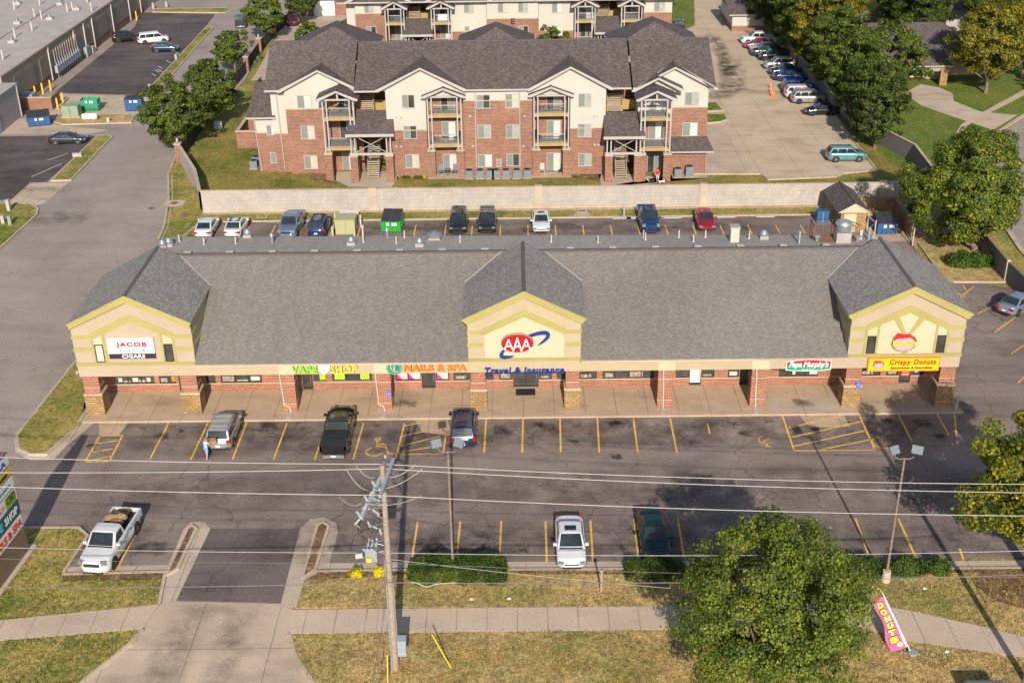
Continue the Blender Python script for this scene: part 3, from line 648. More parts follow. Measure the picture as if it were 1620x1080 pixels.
# roof
rf = MB(); rs_ = (Z1-Z0)/(Y1-Y0)
for x0, x1 in segs: rf.slab([(x0, Y0, Z0), (x1, Y0, Z0), (x1, Y1, Z1), (x0, Y1, Z1)], .12, K['shingle'], K['ridge'])
for x0, x1 in [(-28.9, -24.1), (-4.0, 4.25), (23.85, 28.2)]: rf.slab([(x0, 2.2, Z0+rs_*(2.2-Y0)), (x1, 2.2, Z0+rs_*(2.2-Y0)), (x1, Y1, Z1), (x0, Y1, Z1)], .12, K['shingle'], K['ridge'])
roof = rf.build('roof', S)
b = MB(); ZD = 8.95; YD = 14.35
b.slab([(-28.5, Y1+.01, Z1-.1), (27.9, Y1+.01, Z1-.1), (28.3, 13.2, ZD+.02), (29.2, 12.4, ZD+.05), (29.2, 13.0, ZD), (15, 13.7, ZD), (4, 14.0, ZD), (-14, YD, ZD), (-29.2, 14.7, ZD)], .12, K['shingle_grey'], K['flash'])
b.slab([(-29.2, 14.7, ZD), (29.2, 12.7, ZD), (32.2, 20.9, 4.6), (-32.9, 20.9, 4.6)], .12, K['shingle_grey'])
b.slab([(-28.6, Y1+.01, Z1-.1), (-29.2, 14.7, ZD), (-32.9, 20.9, 4.6), (-33.05, 10.2, 7.3)], .12, K['shingle_grey'])
b.slab([(27.95, Y1+.01, Z1-.1), (29.2, 12.4, ZD), (32.2, 20.9, 4.6), (32.6, 10.2, 7.3)], .12, K['shingle_grey'])
b.build('rear_roof', S)
b = MB(); b.box(-28.2, 27.7, Y1-.18, Y1+.12, Z1-.08, Z1+.09, K['ridge'])
b.build('ridge_cap', S)
for i in range(33):
    xx = -26.3+i*2.83*.58*1.02
    if abs(xx-.1) < 2.2 or xx > 27: continue
    b = MB(); b.box(xx-.28, xx+.28, Y1+.2, Y1+.5, Z1-.1, Z1+.14, K['flash']); b.build('ridge_vent', roof) if i % 2 == 0 else None
# tower builder
def tower(c, xl, xr, kind):
    hw = (xr-xl)/2; c = (xl+xr)/2; sl = .49; ze = 7.86; za = ze+4.5*sl
    st = K['stucco']
    b = MB()     # body walls
    b.vprism([(xl, 3.42), (xr, 3.42), (xr, 7.75), (c, 7.75+hw*sl), (xl, 7.75)], F, F+.3, K['stucco_pink'] if kind else st)
    ye = 7.6
    for xx, s in ((xl, 1), (xr, -1)):
        x0, x1 = (xx, xx+.2*s) if s > 0 else (xx-.2, xx)
        x0, x1 = min(xx, xx+.2*s), max(xx, xx+.2*s)
        b.box(x0, x1, F+.3, 9.8, 3.42, 7.7, K['stucco_pink'])
    b.box(xl, xr, F+.3, SF, 3.42, 3.46, st)
    b.vprism([(xl, 6.5), (xr, 6.5), (xr, 7.75), (c, 7.75+hw*sl), (xl, 7.75)], 9.8, 9.98, K['stucco_pink'])
    tw = b.build('gable_tower', S)
    b = MB(); y0 = .62; yb = 10.05
    e = 4.5
    b.slab([(c, y0, za), (c, yb, za), (c+e, yb-.6, ze), (c+e, y0, ze)], .14, K['shingle_tower'], K['trim_yellow'])
    b.slab([(c, y0, za), (c, yb, za), (c-e, yb-.6, ze), (c-e, y0, ze)], .14, K['shingle_tower'], K['trim_yellow'])
    r = b.build('tower_roof', S)
    b = MB(); b.mesh([(c-.16, y0+.05, za-.07), (c, y0+.05, za+.04), (c+.16, y0+.05, za-.07), (c-.16, yb, za-.07), (c, yb, za+.04), (c+.16, yb, za-.07)], [(0, 1, 4, 3), (1, 2, 5, 4)], K['ridge']); b.build('ridge_cap', r)
    # valley flashing where the tower roof meets the main slope
    yv = Y0+(ze-Z0)/((Z1-Z0)/(Y1-Y0))
    for s in (-1, 1):
        xo = c+s*4.5
        if not (-32 < xo < 31): continue
        b = MB(); b.tube([(xo, yv, ze+.05), (c+s*(za-Z1)/sl, Y1, Z1+.07)], .05, K['flash'], 4); b.build('valley_flashing', r)
    # trim
    b = MB(); ty = K['trim_yellow']; P = F-.14; e2 = e-.02
    b.vprism([(c-e2, ze-.02), (c, za-.03), (c+e2, ze-.02), (c+e2-.06, ze-.18), (c+hw+.02, ze-.44), (c, za-.56), (c-hw-.02, ze-.44), (c-e2+.06, ze-.18)], P-.1, F-.002, ty)
    o = lambda d: d
    for s in (-1, 1):
        for z0, z1 in ((5.53, 5.83), (6.53, 6.82)):
            xa, xb = sorted((c+s*(hw+.05), c+s*3.0)); b.box(xa, xb, F-.05, F-.002, z0, z1, ty)
            xa, xb = sorted((c+s*(hw+.05), c+s*(hw+.002))); b.box(xa, xb, F-.002, 6.0, z0, z1, ty)
    b.vprism([(c-3.0, 6.98), (c, 8.47), (c+3.0, 6.98), (c+3.0, 6.46), (c, 7.92), (c-3.0, 6.46)], F-.06, F-.002, ty)
    if kind:
        for s in (-1, 1):
            for d in (2.96, 2.12): b.box(c+s*d-.09, c+s*d+.09, F-.056, F-.004, 4.6, (6.55 if d > 2.5 else 6.95), ty)
    if kind == 2:
        for s in (-1, 1):
            b.vprism([(c+s*1.14, 7.42), (c+s*.74, 7.62), (c+s*.0, 6.1), (c+s*.28, 6.1)], F-.057, F-.006, ty)
        b.box(c-.2, c+.2, F-.057, F-.006, 4.6, 4.95, ty)
    b.build('yellow_trim', tw)
    b = MB(); b.box(c-hw-.06, c+hw+.06, F-.07, F-.002, 4.33, 4.58, K['trim_olive']); b.build('olive_band', tw)
    b = MB()
    fill = K['cream'] if kind != 1 else K['stucco_pink']
    w_ = 2.9
    b.vprism([(c-w_, 4.6), (c+w_, 4.6), (c+w_, 6.5), (c, 7.9), (c-w_, 6.5)], F-.02, F-.003, fill)
    b.build('gable_panel', tw)
    if kind:
        for s in (-1, 1):
            xa, xb = c+s*2.54-.32, c+s*2.54+.32
            b = MB(); b.box(xa+.05, xb-.05, F-.035, F-.022, 4.7, 6.0, K['blind'] if (kind == 1 and s < 0) else K['glass']); g = b.build('tower_window', tw)
            b = MB(); f_ = K['frame']
            b.box(xa, xa+.07, F-.06, F-.022, 4.64, 6.07, f_); b.box(xb-.07, xb, F-.06, F-.022, 4.64, 6.07, f_); b.box(xa+.07, xb-.07, F-.06, F-.022, 4.64, 4.71, f_); b.box(xa+.07, xb-.07, F-.06, F-.022, 6.0, 6.07, f_); b.build('frame', g)
            if kind == 1:
                b = MB(); b.vprism([(xa, 6.1), (xb, 6.1), (xb, 6.62 if s > 0 else 6.85), (xa, 6.85 if s > 0 else 6.62)], F-.03, F-.021, K['cream']); b.build('gable_panel', tw)
    if kind == 2 or kind == 0:
        b = MB(); b.box(xl+.02, xr-.02, F-.012, F-.002, 3.44, 4.32, K['stucco'] if kind == 0 else K['stucco_pink']); b.build('fascia_panel', tw)
for (c, a, d), k in zip(TC, (1, 0, 2)): tower(c, a, d, k)
# columns
def column(x0, x1, stone):
    b = MB()
    if stone:
        b.box(x0+.1, x1-.1, 1.0, 2.05, .13, 3.44, K['brick']); b.box(x0+.08, x1-.08, .98, 2.07, 2.42, 2.48, K['stonecap']); o = b.build('column', S)
        b = MB(); b.box(x0, x1, .88, 2.2, .13, 1.82, K['stone']); b.build('stone_base', o)
        b = MB(); b.box(x0-.03, x1+.03, .85, 2.23, 1.82, 1.96, K['stonecap']); b.build('stone_cap', o)
    else:
        b.box(x0, x1, 1.08, 2.12, .13, 3.44, K['brick'])
        for z in (.75, 2.55): b.box(x0-.02, x1+.02, 1.06, 2.14, z, z+.06, K['stonecap'])
        o = b.build('column', S)
    return o
for x0, x1 in [(-32.81, -31.44), (-25.55, -24.15), (-3.94, -2.7), (3.08, 4.25), (23.86, 25.2), (30.8, 32.13)]: column(x0, x1, True)
for x0, x1 in [(-18.05, -17.0), (-10.95, -9.85), (10.06, 11.18), (16.99, 18.08)]: column(x0, x1, False)
for i, (x0, kick) in enumerate([(-17.95, .5), (-10.85, .45), (10.5, .0), (17.4, .0)]):
    b = MB(); b.tube([(x0-.12, .95, 4.3), (x0-.1, .98, 3.4), (x0, 1.0, .75), (x0+kick*.8, .95, .62), (x0+kick, .9, .2)], .055, K['offwhite'], 6); b.build('downspout', S)
    b = MB(); xk = x0+kick; b.prism([(xk-.16, .9), (xk+.16, .9), (xk+.08, .02), (xk-.28, .02)], .152, .19, K['white']); tag(b.build('splash_block'), 'pale splash block at the foot of the '+['brick column left of the green lettering', 'brick column left of the orange lettering', 'brick column left of the white shop door', 'brick column left of the pizza sign'][i], 'splash block', 'splash blocks under the downspouts')
for x0, z0, l in [(-10.2, 1.35, 'left'), (24.75, 1.75, 'right')]:
    b = MB(); b.box(x0, x0+.32, .84 if x0 > 0 else 1.04, .86 if x0 > 0 else 1.06, z0, z0+.5, plain('parking_blue', (.10, .16, .62), .5)); 
    b.box(x0+.11, x0+.19, .834 if x0 > 0 else 1.034, .839 if x0 > 0 else 1.039, z0+.2, z0+.36, K['white'])
    tag(b.build('parking_sign'), 'small blue parking plaque on the '+('brick column left of the orange lettering' if x0 < 0 else 'stone based column under the yellow tower'), 'sign')
# roof equipment (world positions found from sight lines on the rear slope)
def on_rear(px, py):
    d = CM.T @ np.array([(px-810)/FPX, -(py-540)/FPX, 1.0]); k = (Z1-.1-8.95)/(14.35-Y1)
    t = (Z1-.1+k*Y1-CAM[2]-k*CAM[1])/(d[2]+k*d[1]); p = CAM+t*d; return p
for px, py, kind in [(258,391,'turb'),(268,388,'turb2'),(284,381,'pipe'),(323,386,'pipe'),(373,385,'pipe'),(392,374,'fan'),(431,384,'pipe2'),(556,386,'fan'),(575,383,'tall'),(613,375,'pipe2'),(627,384,'pipe'),(640,375,'pipe'),(664,388,'fan'),(687,377,'dome'),(728,382,'pipe'),(813,384-1,'pipe') ,(872,382,'pipe'),(946,383,'pipe'),(1018,374,'pipe'),(1021,378,'pipe'),(1074,374,'pipe'),(1097,381,'pipe'),(1116,374,'pipe'),(1161,380,'box'),(1185,376,'pipe'),(1208,376,'turb'),(1264,384,'bluepipe'),(1292,380,'cap'),(1332,380,'bigfan'),(1356,380,'cap'),(1361,377,'post'),(1374,378,'bluepipe'),(1256,384,'none')]:
    if kind == 'none' or px == 813: continue
    x, y, z = on_rear(px, py+1); z -= .12; b = MB(); nm = 'vent_pipe'
    if kind == 'pipe': b.cyl(x, y, z, z+.72, .055, K['offwhite'], 8); b.cyl(x, y, z, z+.2, .15, K['flash'], 8, .08)
    elif kind == 'pipe2': b.cyl(x, y, z, z+.8, .13, K['steel'], 8); b.cyl(x, y, z+.8, z+1.0, .22, K['steel'], 8, .1)
    elif kind == 'tall': b.cyl(x, y, z, z+1.5, .07, K['offwhite'], 8); b.cyl(x, y, z+1.45, z+1.62, .13, K['offwhite'], 8)
    elif kind == 'bluepipe': b.cyl(x, y, z, z+1.0, .08, K['paleblue'], 8); b.cyl(x, y, z+1.0, z+1.12, .13, K['paleblue'], 8)
    elif kind == 'cap': b.cyl(x, y, z, z+.5, .16, K['steel'], 10); b.cyl(x, y, z+.5, z+.62, .34, K['steel'], 10, .2); nm = 'roof_vent'
    elif kind == 'post': b.box(x-.1, x+.1, y-.1, y+.1, z, z+.9, K['offwhite'])
    elif kind in ('fan', 'turb', 'turb2'): b.box(x-.33, x+.33, y-.32, y+.32, z, z+.4, K['flash']); b.cyl(x, y, z+.4, z+.55, .30, K['steel'], 14, .36); b.cyl(x, y, z+.55, z+.82, .36, K['steel'], 14, .17); nm = 'exhaust_fan'
    elif kind == 'dome': b.box(x-.45, x+.45, y-.4, y+.4, z, z+.35, K['flash']); b.cyl(x, y, z+.4, z+.5, .62, K['steel'], 14); b.cyl(x, y, z+.5, z+.75, .62, K['steel'], 14, .2); nm = 'exhaust_fan'
    elif kind == 'box': b.box(x-.34, x+.34, y-.35, y+.35, z, z+1.3, K['offwhite']); b.box(x-.4, x+.4, y-.4, y+.4, z+1.3, z+1.42, K['flash']); nm = 'roof_vent'
    elif kind == 'bigfan':
        b.box(x-.58, x+.58, y-.5, y+.5, z-.2, z+.95, K['flash']); b.cyl(x, y, z+.95, z+1.08, .40, K['steel'], 18, .6); b.cyl(x, y, z+1.08, z+1.6, .6, K['steel'], 18, .63); b.cyl(x, y, z+1.6, z+1.78, .68, K['steel'], 18, .58); b.cyl(x, y, z+1.78, z+1.82, .42, K['greymetal'], 18); nm = 'exhaust_fan'
    b.build(nm, roof)
# security camera / small fixtures on the tower side
b = MB(); b.box(-33.2, -32.85, 1.2, 1.35, 3.6, 3.7, K['white']); b.cyl(-33.15, 1.27, 3.45, 3.62, .08, K['white'], 8); b.build('wall_light', S)

# ================================================================ signs on the strip
def sign(name, label, y=F): return thing(name, label, 'sign', (0, y, 3.4))
Yf = F-.1
s = thing('shop_sign', 'white and black board reading JACOB LIQUOR CIGARS in the left yellow gable', 'sign', (-28.6, .7, 5))
b = MB(); b.box(-30.28, -26.9, .66, .82, 5.42, 6.66, K['whitepaint']); b.box(-30.28, -26.9, .66, .82, 5.0, 5.42, plain('sign_black', (.035, .02, .03), .5)); b.build('sign_board', s)
b = MB(); add_text(b, 'JACOB', -29.65, -27.4, 5.88, 6.36, .655, plain('jacob_red', (.42, .005, .02), .5), .045, 0, .01, 1.2); add_text(b, 'LIQUOR', -29.4, -27.55, 5.57, 5.78, .655, plain('ash', (.10, .11, .11), .5), .03, 0, .01, 1.7)
b.box(-29.7, -29.5, .645, .655, 5.67, 5.69, K['greymetal']); b.box(-27.45, -27.25, .645, .655, 5.67, 5.69, K['greymetal'])
add_text(b, 'CIGARS', -29.35, -27.65, 5.06, 5.36, .655, K['whitepaint'], .04, 0, .01, 1.12); b.build('lettering', s)
s = thing('shop_sign', 'green and yellow letters reading VAPE SHOP with a white shield between', 'sign', (-14.5, .7, 3.4))
b = MB(); dg = plain('shadow_and_rim', (.05, .07, .03), .6)  # dark tone for the painted letter shadows and the shield's outline
add_text(b, 'VAPE', -17.08, -15.18, 3.55, 4.2, F-.05, plain('vape_green', (.20, .55, .02), .4), .025, 0, .12, 1.12)
add_text(b, 'SHOP', -14.18, -12.22, 3.55, 4.2, F-.05, plain('shop_yellow', (.55, .50, .02), .4), .025, 0, .12, 1.12)
add_text(b, 'VAPE', -17.06, -15.15, 3.52, 4.17, F-.0, dg, .035, 0, .05, 1.12); add_text(b, 'SHOP', -14.16, -12.19, 3.52, 4.17, F, dg, .035, 0, .05, 1.12)  # dark copies behind, shifted down and right: letter shadow put into colour
b.build('lettering', s)
b = MB(); hp = [(-15.12, 4.05), (-15.0, 4.28), (-14.75, 4.33), (-14.6, 4.28), (-14.4, 4.33), (-14.2, 4.2), (-14.22, 3.9), (-14.4, 3.62), (-14.6, 3.48), (-14.85, 3.55), (-15.05, 3.8)]
cx_, cz_ = -14.65, 3.92
b.vprism([(cx_+(x-cx_)*1.1, cz_+(z-cz_)*1.12) for x, z in hp], F-.1, F-.003, dg); b.vprism(hp, F-.15, F-.101, K['whitepaint'])
b.box(-14.78, -14.52, F-.156, F-.151, 3.84, 3.9, plain('pale_mint', (.45, .62, .45), .5)); b.build('shield', s)
s = thing('shop_sign', 'orange letters reading NAILS & SPA with a round green emblem at the left', 'sign', (-7, .7, 3.4))
b = MB(); ob = K['orange']; add_text(b, 'NAILS & SPA', -8.78, -4.2, 3.6, 4.22, F-.05, ob, .03, 0, .12, 1.1); add_text(b, 'NAILS & SPA', -8.73, -4.15, 3.565, 4.19, F, plain('letter_shadow_brown', (.10, .03, .01), .6), .035, 0, .05, 1.1); b.build('lettering', s)  # the brown copy behind the orange letters is a painted drop shadow
b = MB()
def disc(b, cx, cz, rx, rz, y0, y1, m, n=28, a0=0): b.vprism([(cx+rx*math.cos(2*math.pi*k/n), cz+rz*math.sin(2*math.pi*k/n)) for k in range(n)], y0, y1, m)
gr = plain('emblem_green', (.01, .22, .12), .5); disc(b, -9.5, 3.88, .56, .52, F-.14, F-.01, gr); 
b.vprism([(-9.5+.5*math.cos(t)*k, 3.88+.46*math.sin(t)*k) for k, rr in ((1, range(0, 33)), (.93, range(32, -1, -1))) for t in [2*math.pi*i/32 for i in rr]], F-.15, F-.141, K['white'])
add_text(b, 'U', -9.78, -9.42, 3.72, 4.18, F-.145, K['white'], .03, 0, .02); add_text(b, 'L', -9.55, -9.22, 3.6, 4.04, F-.15, K['white'], .03, 0, .02); b.build('emblem', s)
s = thing('shop_sign', 'slanted blue letters reading Travel & Insurance along the middle tower', 'sign', (0, .7, 3.4))
b = MB(); add_text(b, 'Travel & Insurance', -2.82, 3.06, 3.33, 3.86, F-.06, plain('travel_blue', (.008, .03, .20), .4), .045, .15, .12, 1.12); b.build('lettering', s)
s = thing('shop_emblem', 'red oval with three white letters A and a blue orbit in the middle gable', 'sign', (0, .7, 5))
rd = plain('emblem_red', (.40, .004, .006), .45); b = MB(); dk = plain('emblem_rim', (.30, .22, .18), .6)
disc(b, -.38, 5.92, 1.20, .76, F-.16, F-.03, dk); disc(b, -.38, 5.87, 1.16, .70, F-.26, F-.161, rd, 36)
ov = b.build('red_oval', s); b = MB()
for k, (xx, sz) in enumerate([(-1.02, .50), (-.38, .62), (.26, .50)]):
    add_text(b, 'A', xx-.36, xx+.36, 5.87-sz+.02, 5.87+sz-.1, F-.262, K['whitepaint'], .0, 0, .03)
b.build('lettering', ov)
b = MB(); bl = plain('orbit_blue', (.008, .035, .20), .45); P = []
for i in range(0, 41):     # tilted ring, broken where the oval covers it
    t = 2*math.pi*i/40; u, v = 1.92*math.cos(t), .52*math.sin(t); a = R(27); P.append((.15+u*math.cos(a)-v*math.sin(a), 5.68+u*math.sin(a)+v*math.cos(a), t))
def orbit(i0, i1, wmax, yy):
    b = MB()
    L_, R_ = [], []
    n = i1-i0
    for i in range(i0, i1+1):
        x, z, t = P[i % 40]; x2, z2, _ = P[(i+1) % 40]; d = Vector((x2-x, z2-z)).normalized(); q = math.sin(math.pi*(i-i0)/n)**.6*wmax/2+.02
        L_.append((x-d.y*q, z+d.x*q)); R_.append((x+d.y*q, z-d.x*q))
    for k in range(n): b.vprism([L_[k], L_[k+1], R_[k+1], R_[k]], yy, yy+.1, bl)
    b.build('orbit', s)
orbit(-7, 11, .26, F-.15); orbit(15, 26, .26, F-.15)
s = thing('shop_sign', "red and green board reading Papa Murphy's PIZZA on the fascia left of the right tower", 'sign', (21, .7, 3.4))
b = MB(); pr_ = plain('pm_red', (.50, .008, .03), .5); pg = plain('pm_green', (.02, .30, .17), .5)
out = [(19.38, 3.36), (19.38, 4.08), (20.2, 4.2), (21.0, 4.25), (21.9, 4.22), (22.72, 4.12), (22.72, 3.38), (22.2, 3.31), (21.0, 3.25), (19.9, 3.30)]
cx_, cz_ = 21.05, 3.75; b.vprism(out, F-.12, F-.01, K['whitepaint'])
inn = [(cx_+(x-cx_)*.955, cz_+(z-cz_)*.87) for x, z in out]; b.vprism(inn, F-.13, F-.121, pg); b.vprism([(19.44, 3.72), inn[1], inn[2], inn[3], inn[4], inn[5], (22.64, 3.66)], F-.14, F-.131, pr_); b.build('sign_board', s)
b = MB(); add_text(b, "Papa Murphy's", 19.6, 22.5, 3.5, 4.1, F-.145, K['whitepaint'], .035, .25, .02, .95); add_text(b, 'PIZZA', 20.55, 21.5, 3.3, 3.46, F-.145, K['whitepaint'], .02, .1, .02, 1.2); b.build('lettering', s)
s = thing('shop_sign', 'yellow board with red border reading Crispy Donuts below the right gable', 'sign', (28, .7, 3.4))
b = MB(); yb = plain('board_yellow', (.68, .47, .01), .5, var=.03); b.box(25.36, 30.64, F-.2, F-.03, 3.22, 4.36, K['orange']); b.box(25.44, 30.56, F-.21, F-.201, 3.30, 4.28, yb); b.build('sign_board', s)
b = MB(); dr = plain('board_dark_red', (.30, .01, .01), .5)
add_text(b, 'Crispy', 26.95, 28.5, 3.66, 4.2, F-.212, dr, .03, .12, .02, 1.15); add_text(b, 'Donuts', 28.72, 30.35, 3.78, 4.2, F-.212, dr, .03, .12, .02, 1.15)
add_text(b, 'Sandwiches & Smoothies', 27.05, 30.15, 3.42, 3.6, F-.212, plain('board_black', (.04, .02, .01), .5), .03, .15, .02, 1.05); b.build('lettering', s)
def donut(b, cx, cz, r, y):
    br = plain('donut_brown', (.20, .07, .03), .6); pk = plain('donut_pink', (.62, .33, .36), .6); n = 28
    disc(b, cx, cz, r*1.0, r*.78, y-.03, y, br); disc(b, cx, cz-.1*r, r*.86, r*.62, y-.045, y-.031, pk); disc(b, cx, cz+.02*r, r*.24, r*.18, y-.06, y-.046, K['cream'])
    b.vprism([(cx-r*.95, cz+r*.45), (cx-r*.6, cz+r*.9), (cx-.1*r, cz+r*.78), (cx+r*.35, cz+r*.82), (cx+r*.65, cz+r*.5), (cx+r*.1, cz+r*.42), (cx-.5*r, cz+r*.38)], y-.06, y-.046, K['red'])
donut_b = MB(); donut(donut_b, 26.15, 3.78, .42, F-.205); donut_b.build('donut_logo', s)
s = thing('shop_emblem', 'round pink and brown donut emblem with red swirl in the right gable', 'sign', (28, .7, 5))
b = MB(); donut(b, 27.85, 5.5, .92, F-.06); b.build('donut', s)
b = MB(); add_text(b, 'Donuts', 27.0, 28.75, 5.28, 5.72, F-.13, plain('donut_yellow', (.80, .48, .03), .5), .05, 0, .03); b.build('lettering', s)

# railed access pit on the rear deck
st = on_rear(1318, 377); x, y, z = st; z = 8.98
p = thing('roof_railing', 'rusty roof platform with dark railing beside the big steel exhaust fan', 'railing', (x, y, z))
b = MB(); b.box(x-1.6, x+.6, y-1.0, y+.9, z, z+.12, K['rust']); b.box(x+.7, x+1.6, y-.8, y+.9, z, z+.1, K['rust']); b.build('platform', p)
b = MB()
for (xa, ya), (xb, yb_) in [((x-1.7, y+.9), (x+.9, y+.9)), ((x-1.7, y-.4), (x-1.7, y+.9)), ((x+.9, y+.9), (x+1.5, y-.7)), ((x+1.1, y+.9), (x+1.9, y-.4))]:
    n = max(3, int(math.hypot(xb-xa, yb_-ya)/.2))
    for k in range(n+1): f = k/n; b.box(xa+(xb-xa)*f-.014, xa+(xb-xa)*f+.014, ya+(yb_-ya)*f-.014, ya+(yb_-ya)*f+.014, z+.1, z+1.35, K['rust'])
    b.tube([(xa, ya, z+1.35), (xb, yb_, z+1.35)], .03, K['black'], 5)
b.build('railing', p)
# ================================================================ apartments
def XZ(px, py, Y):
    d = CM.T @ np.array([(px-810)/FPX, -(py-540)/FPX, 1.0]); t = (Y-CAM[1])/d[1]; p = CAM+t*d; return float(p[0]), float(p[2])
AB, SD, SH, WT = K['apt_brick'], K['siding'], K['shingle_apt'], K['white']
def wall_block(root, x0, x1, y0, y1, zb, zt, z0=0.0, gable=None):
    """brick up to zb, siding above; gable = apex height for a pediment"""
    b = MB(); b.box(x0, x1, y0, y1, z0, min(zb, zt), AB); o = b.build('brick_wall', root)
    if zt > zb:
        b = MB(); b.box(x0+.02, x1-.02, y0+.02, y1, zb, zt, SD)
        if gable: b.vprism([(x0+.02, zt), (x1-.02, zt), (x1+.05, zt), ((x0+x1)/2, gable), (x0-.05, zt)], y0+.02, y0+.2, SD)
        b.build('siding_wall', root)
        b = MB(); b.box(x0-.02, x1+.02, y0-.05, y0+.0, zb-.06, zb+.06, K['stonecap']); b.build('stone_band', root)
def window(root, x0, x1, z0, z1, y, left_open=True, dark=False):
    b = MB(); xm = (x0+x1)/2
    b.box(x0+.07, xm-.02, y-.03, y-.002, z0+.07, z1-.07, K['screen']); q_ = int(abs(x0*37+z0*101)) % 7; b.box(xm+.02, x1-.07, y-.03, y-.002, z0+.07, z1-.07, K['glass'] if dark or q_ == 6 else K[('blind', 'blind', 'blind2', 'blind3', 'blind', 'blind2')[q_]]); g = b.build('window', root)
    b = MB(); w_ = K['white']
    for a, c in ((x0, x0+.07), (xm-.03, xm+.03), (x1-.07, x1)): b.box(a, c, y-.06, y-.001, z0+.07, z1-.07, w_)
    b.box(x0, x1, y-.06, y-.001, z1-.07, z1, w_); b.box(x0-.04, x1+.04, y-.08, y-.001, z0-.02, z0+.07, w_); b.build('frame', g)
def patio_door(root, x0, x1, z0, z1, y, dark=False):
    b = MB(); xm = (x0+x1)/2
    b.box(x0+.06, xm, y-.02, y, z0, z1, K['screen'] if not dark else K['glass']); b.box(xm, x1-.06, y-.02, y, z0, z1, K['blind'] if not dark else K['screen']); g = b.build('patio_door', root)
    b = MB()
    for a in (x0, xm-.03, x1-.06): b.box(a, a+.06, y-.05, y-.001, z0, z1, WT)
    b.box(x0, x1, y-.05, y-.001, z1, z1+.07, WT); b.build('frame', g)
def roof_slabs(root, x0, x1, y0, zE, yr, zR, yb=None, name='roof', m=None, t=.2, ridge=True, cuts=(), yc=57.4):
    yb = yb if yb is not None else 2*yr-y0; m = m or SH
    b = MB(); k_ = (zR-zE)/(yr-y0); 
    pl_ = [(x0, y0, zE)]
    for a_, c_, yv_ in cuts: pl_ += [(a_, y0, zE), ((a_+c_)/2, yv_, zE+k_*(yv_-y0)), (c_, y0, zE)]
    b.slab(pl_+[(x1, y0, zE), (x1, yr, zR), (x0, yr, zR)], t, m, WT)
    b.slab([(x0, yb, zE), (x1, yb, zE), (x1, yr, zR), (x0, yr, zR)], t, m, WT)
    if ridge: b.box(x0, x1, yr-.13, yr+.13, zR-.05, zR+.05, K['ridge'])
    return b.build(name, root)
def gable_roof(root, x0, x1, zE, zA, y0, y1, name='gable_roof', t=.16, fascia=.17):
    """ridge runs in Y; a white rake board in front"""
    c = (x0+x1)/2; b = MB()
    b.slab([(x0, y0, zE), (c, y0, zA), (c, y1, zA), (x0, y1, zE)], t, SH, WT); b.slab([(x1, y0, zE), (c, y0, zA), (c, y1, zA), (x1, y1, zE)], t, SH, WT)
    b.tube([(c, y0, zA+.02), (c, y1, zA+.02)], .07, K['ridge'], 4)
    r = b.build(name, root)
    b = MB(); b.vprism([(x0-.03, zE+.02), (c, zA+.03), (x1+.03, zE+.02), (x1+.03, zE-fascia), (x1-.35, zE-fascia), (c, zA-fascia*1.05), (x0+.35, zE-fascia), (x0-.03, zE-fascia)], y0-.07, y0-.002, WT); b.build('rake_board', r)
    return r
def balcony_stack(root, x0, x1, yf, yb, zpier=3.1, decks=(3.6, 7.05), roof=True, dark=(0, 0, 0), ground=True, inset=.45):
    """two decks on paired white posts over brick piers, doors behind, small gable on top"""
    for xa in (x0, x1-.85):
        b = MB(); b.box(xa, xa+.85, yf, yf+.85, 0, zpier, AB); p = b.build('brick_pier', root)
        b = MB(); b.box(xa-.05, xa+.9, yf-.05, yf+.9, zpier, zpier+.14, K['stonecap']); b.build('stone_cap', p)
        b = MB()
        for dx in (.12, .55): b.box(xa+dx, xa+dx+.15, yf+.15, yf+.3, zpier+.14, 9.3, WT)
        for dz in (decks[0]-.1, decks[1]-.1): b.box(xa+.12, xa+.70, yf+.17, yf+.28, dz, dz+.12, WT)
        b.build('post', root)
    if yb-yf > 1.2:
        b = MB(); b.box(x0+.2, x0+.3, yf+.85, yb, 3.1, 9.3, SD) if False else None
    for k, z in enumerate(decks):
        b = MB(); b.box(x0+.3, x1-.3, yf+.3, yb, z+.06, z+.3, K['deckgrey']); d = b.build('deck', root)
        b = MB(); b.box(x0+.28, x1-.28, yf+.18, yf+.3, z-.08, z+.3, K['deckwood']); b.build('rim_board', d)
        b = MB(); xs = np.arange(x0+.9, x1-.85, .14)
        for xx in xs: b.box(xx, xx+.022, yf+.2, yf+.222, z+.38, z+1.3, K['greymetal'])
        b.box(x0+.8, x1-.8, yf+.17, yf+.25, z+1.3, z+1.38, WT); b.box(x0+.8, x1-.8, yf+.18, yf+.24, z+.36, z+.41, WT); b.build('railing', d)
    xc = (x0+x1)/2
    zs = ([0.05] if ground else [])+[z+.3 for z in decks]
    for k, z in enumerate(zs):
        patio_door(root, xc-.5, xc+1.1, z+.02, z+2.1, yb-.001, bool(dark[k % 3]))
    if roof:
        gable_roof(root, x0-.45, x1+.35, 9.5, 10.45, yf-.35, yb+.3)
        b = MB(); b.box(x0+.3, x1-.3, yf+.12, yf+.3, 9.25, 9.42, WT); b.box(xc-.1, xc+.1, yf+.16, yf+.28, 9.42, 10.1, WT)
        for s_ in (-1, 1): b.tube([(xc+s_*1.4, yf+.2, 9.45), (xc, yf+.2, 10.2)], .06, WT, 4)
        b.build('truss', root)
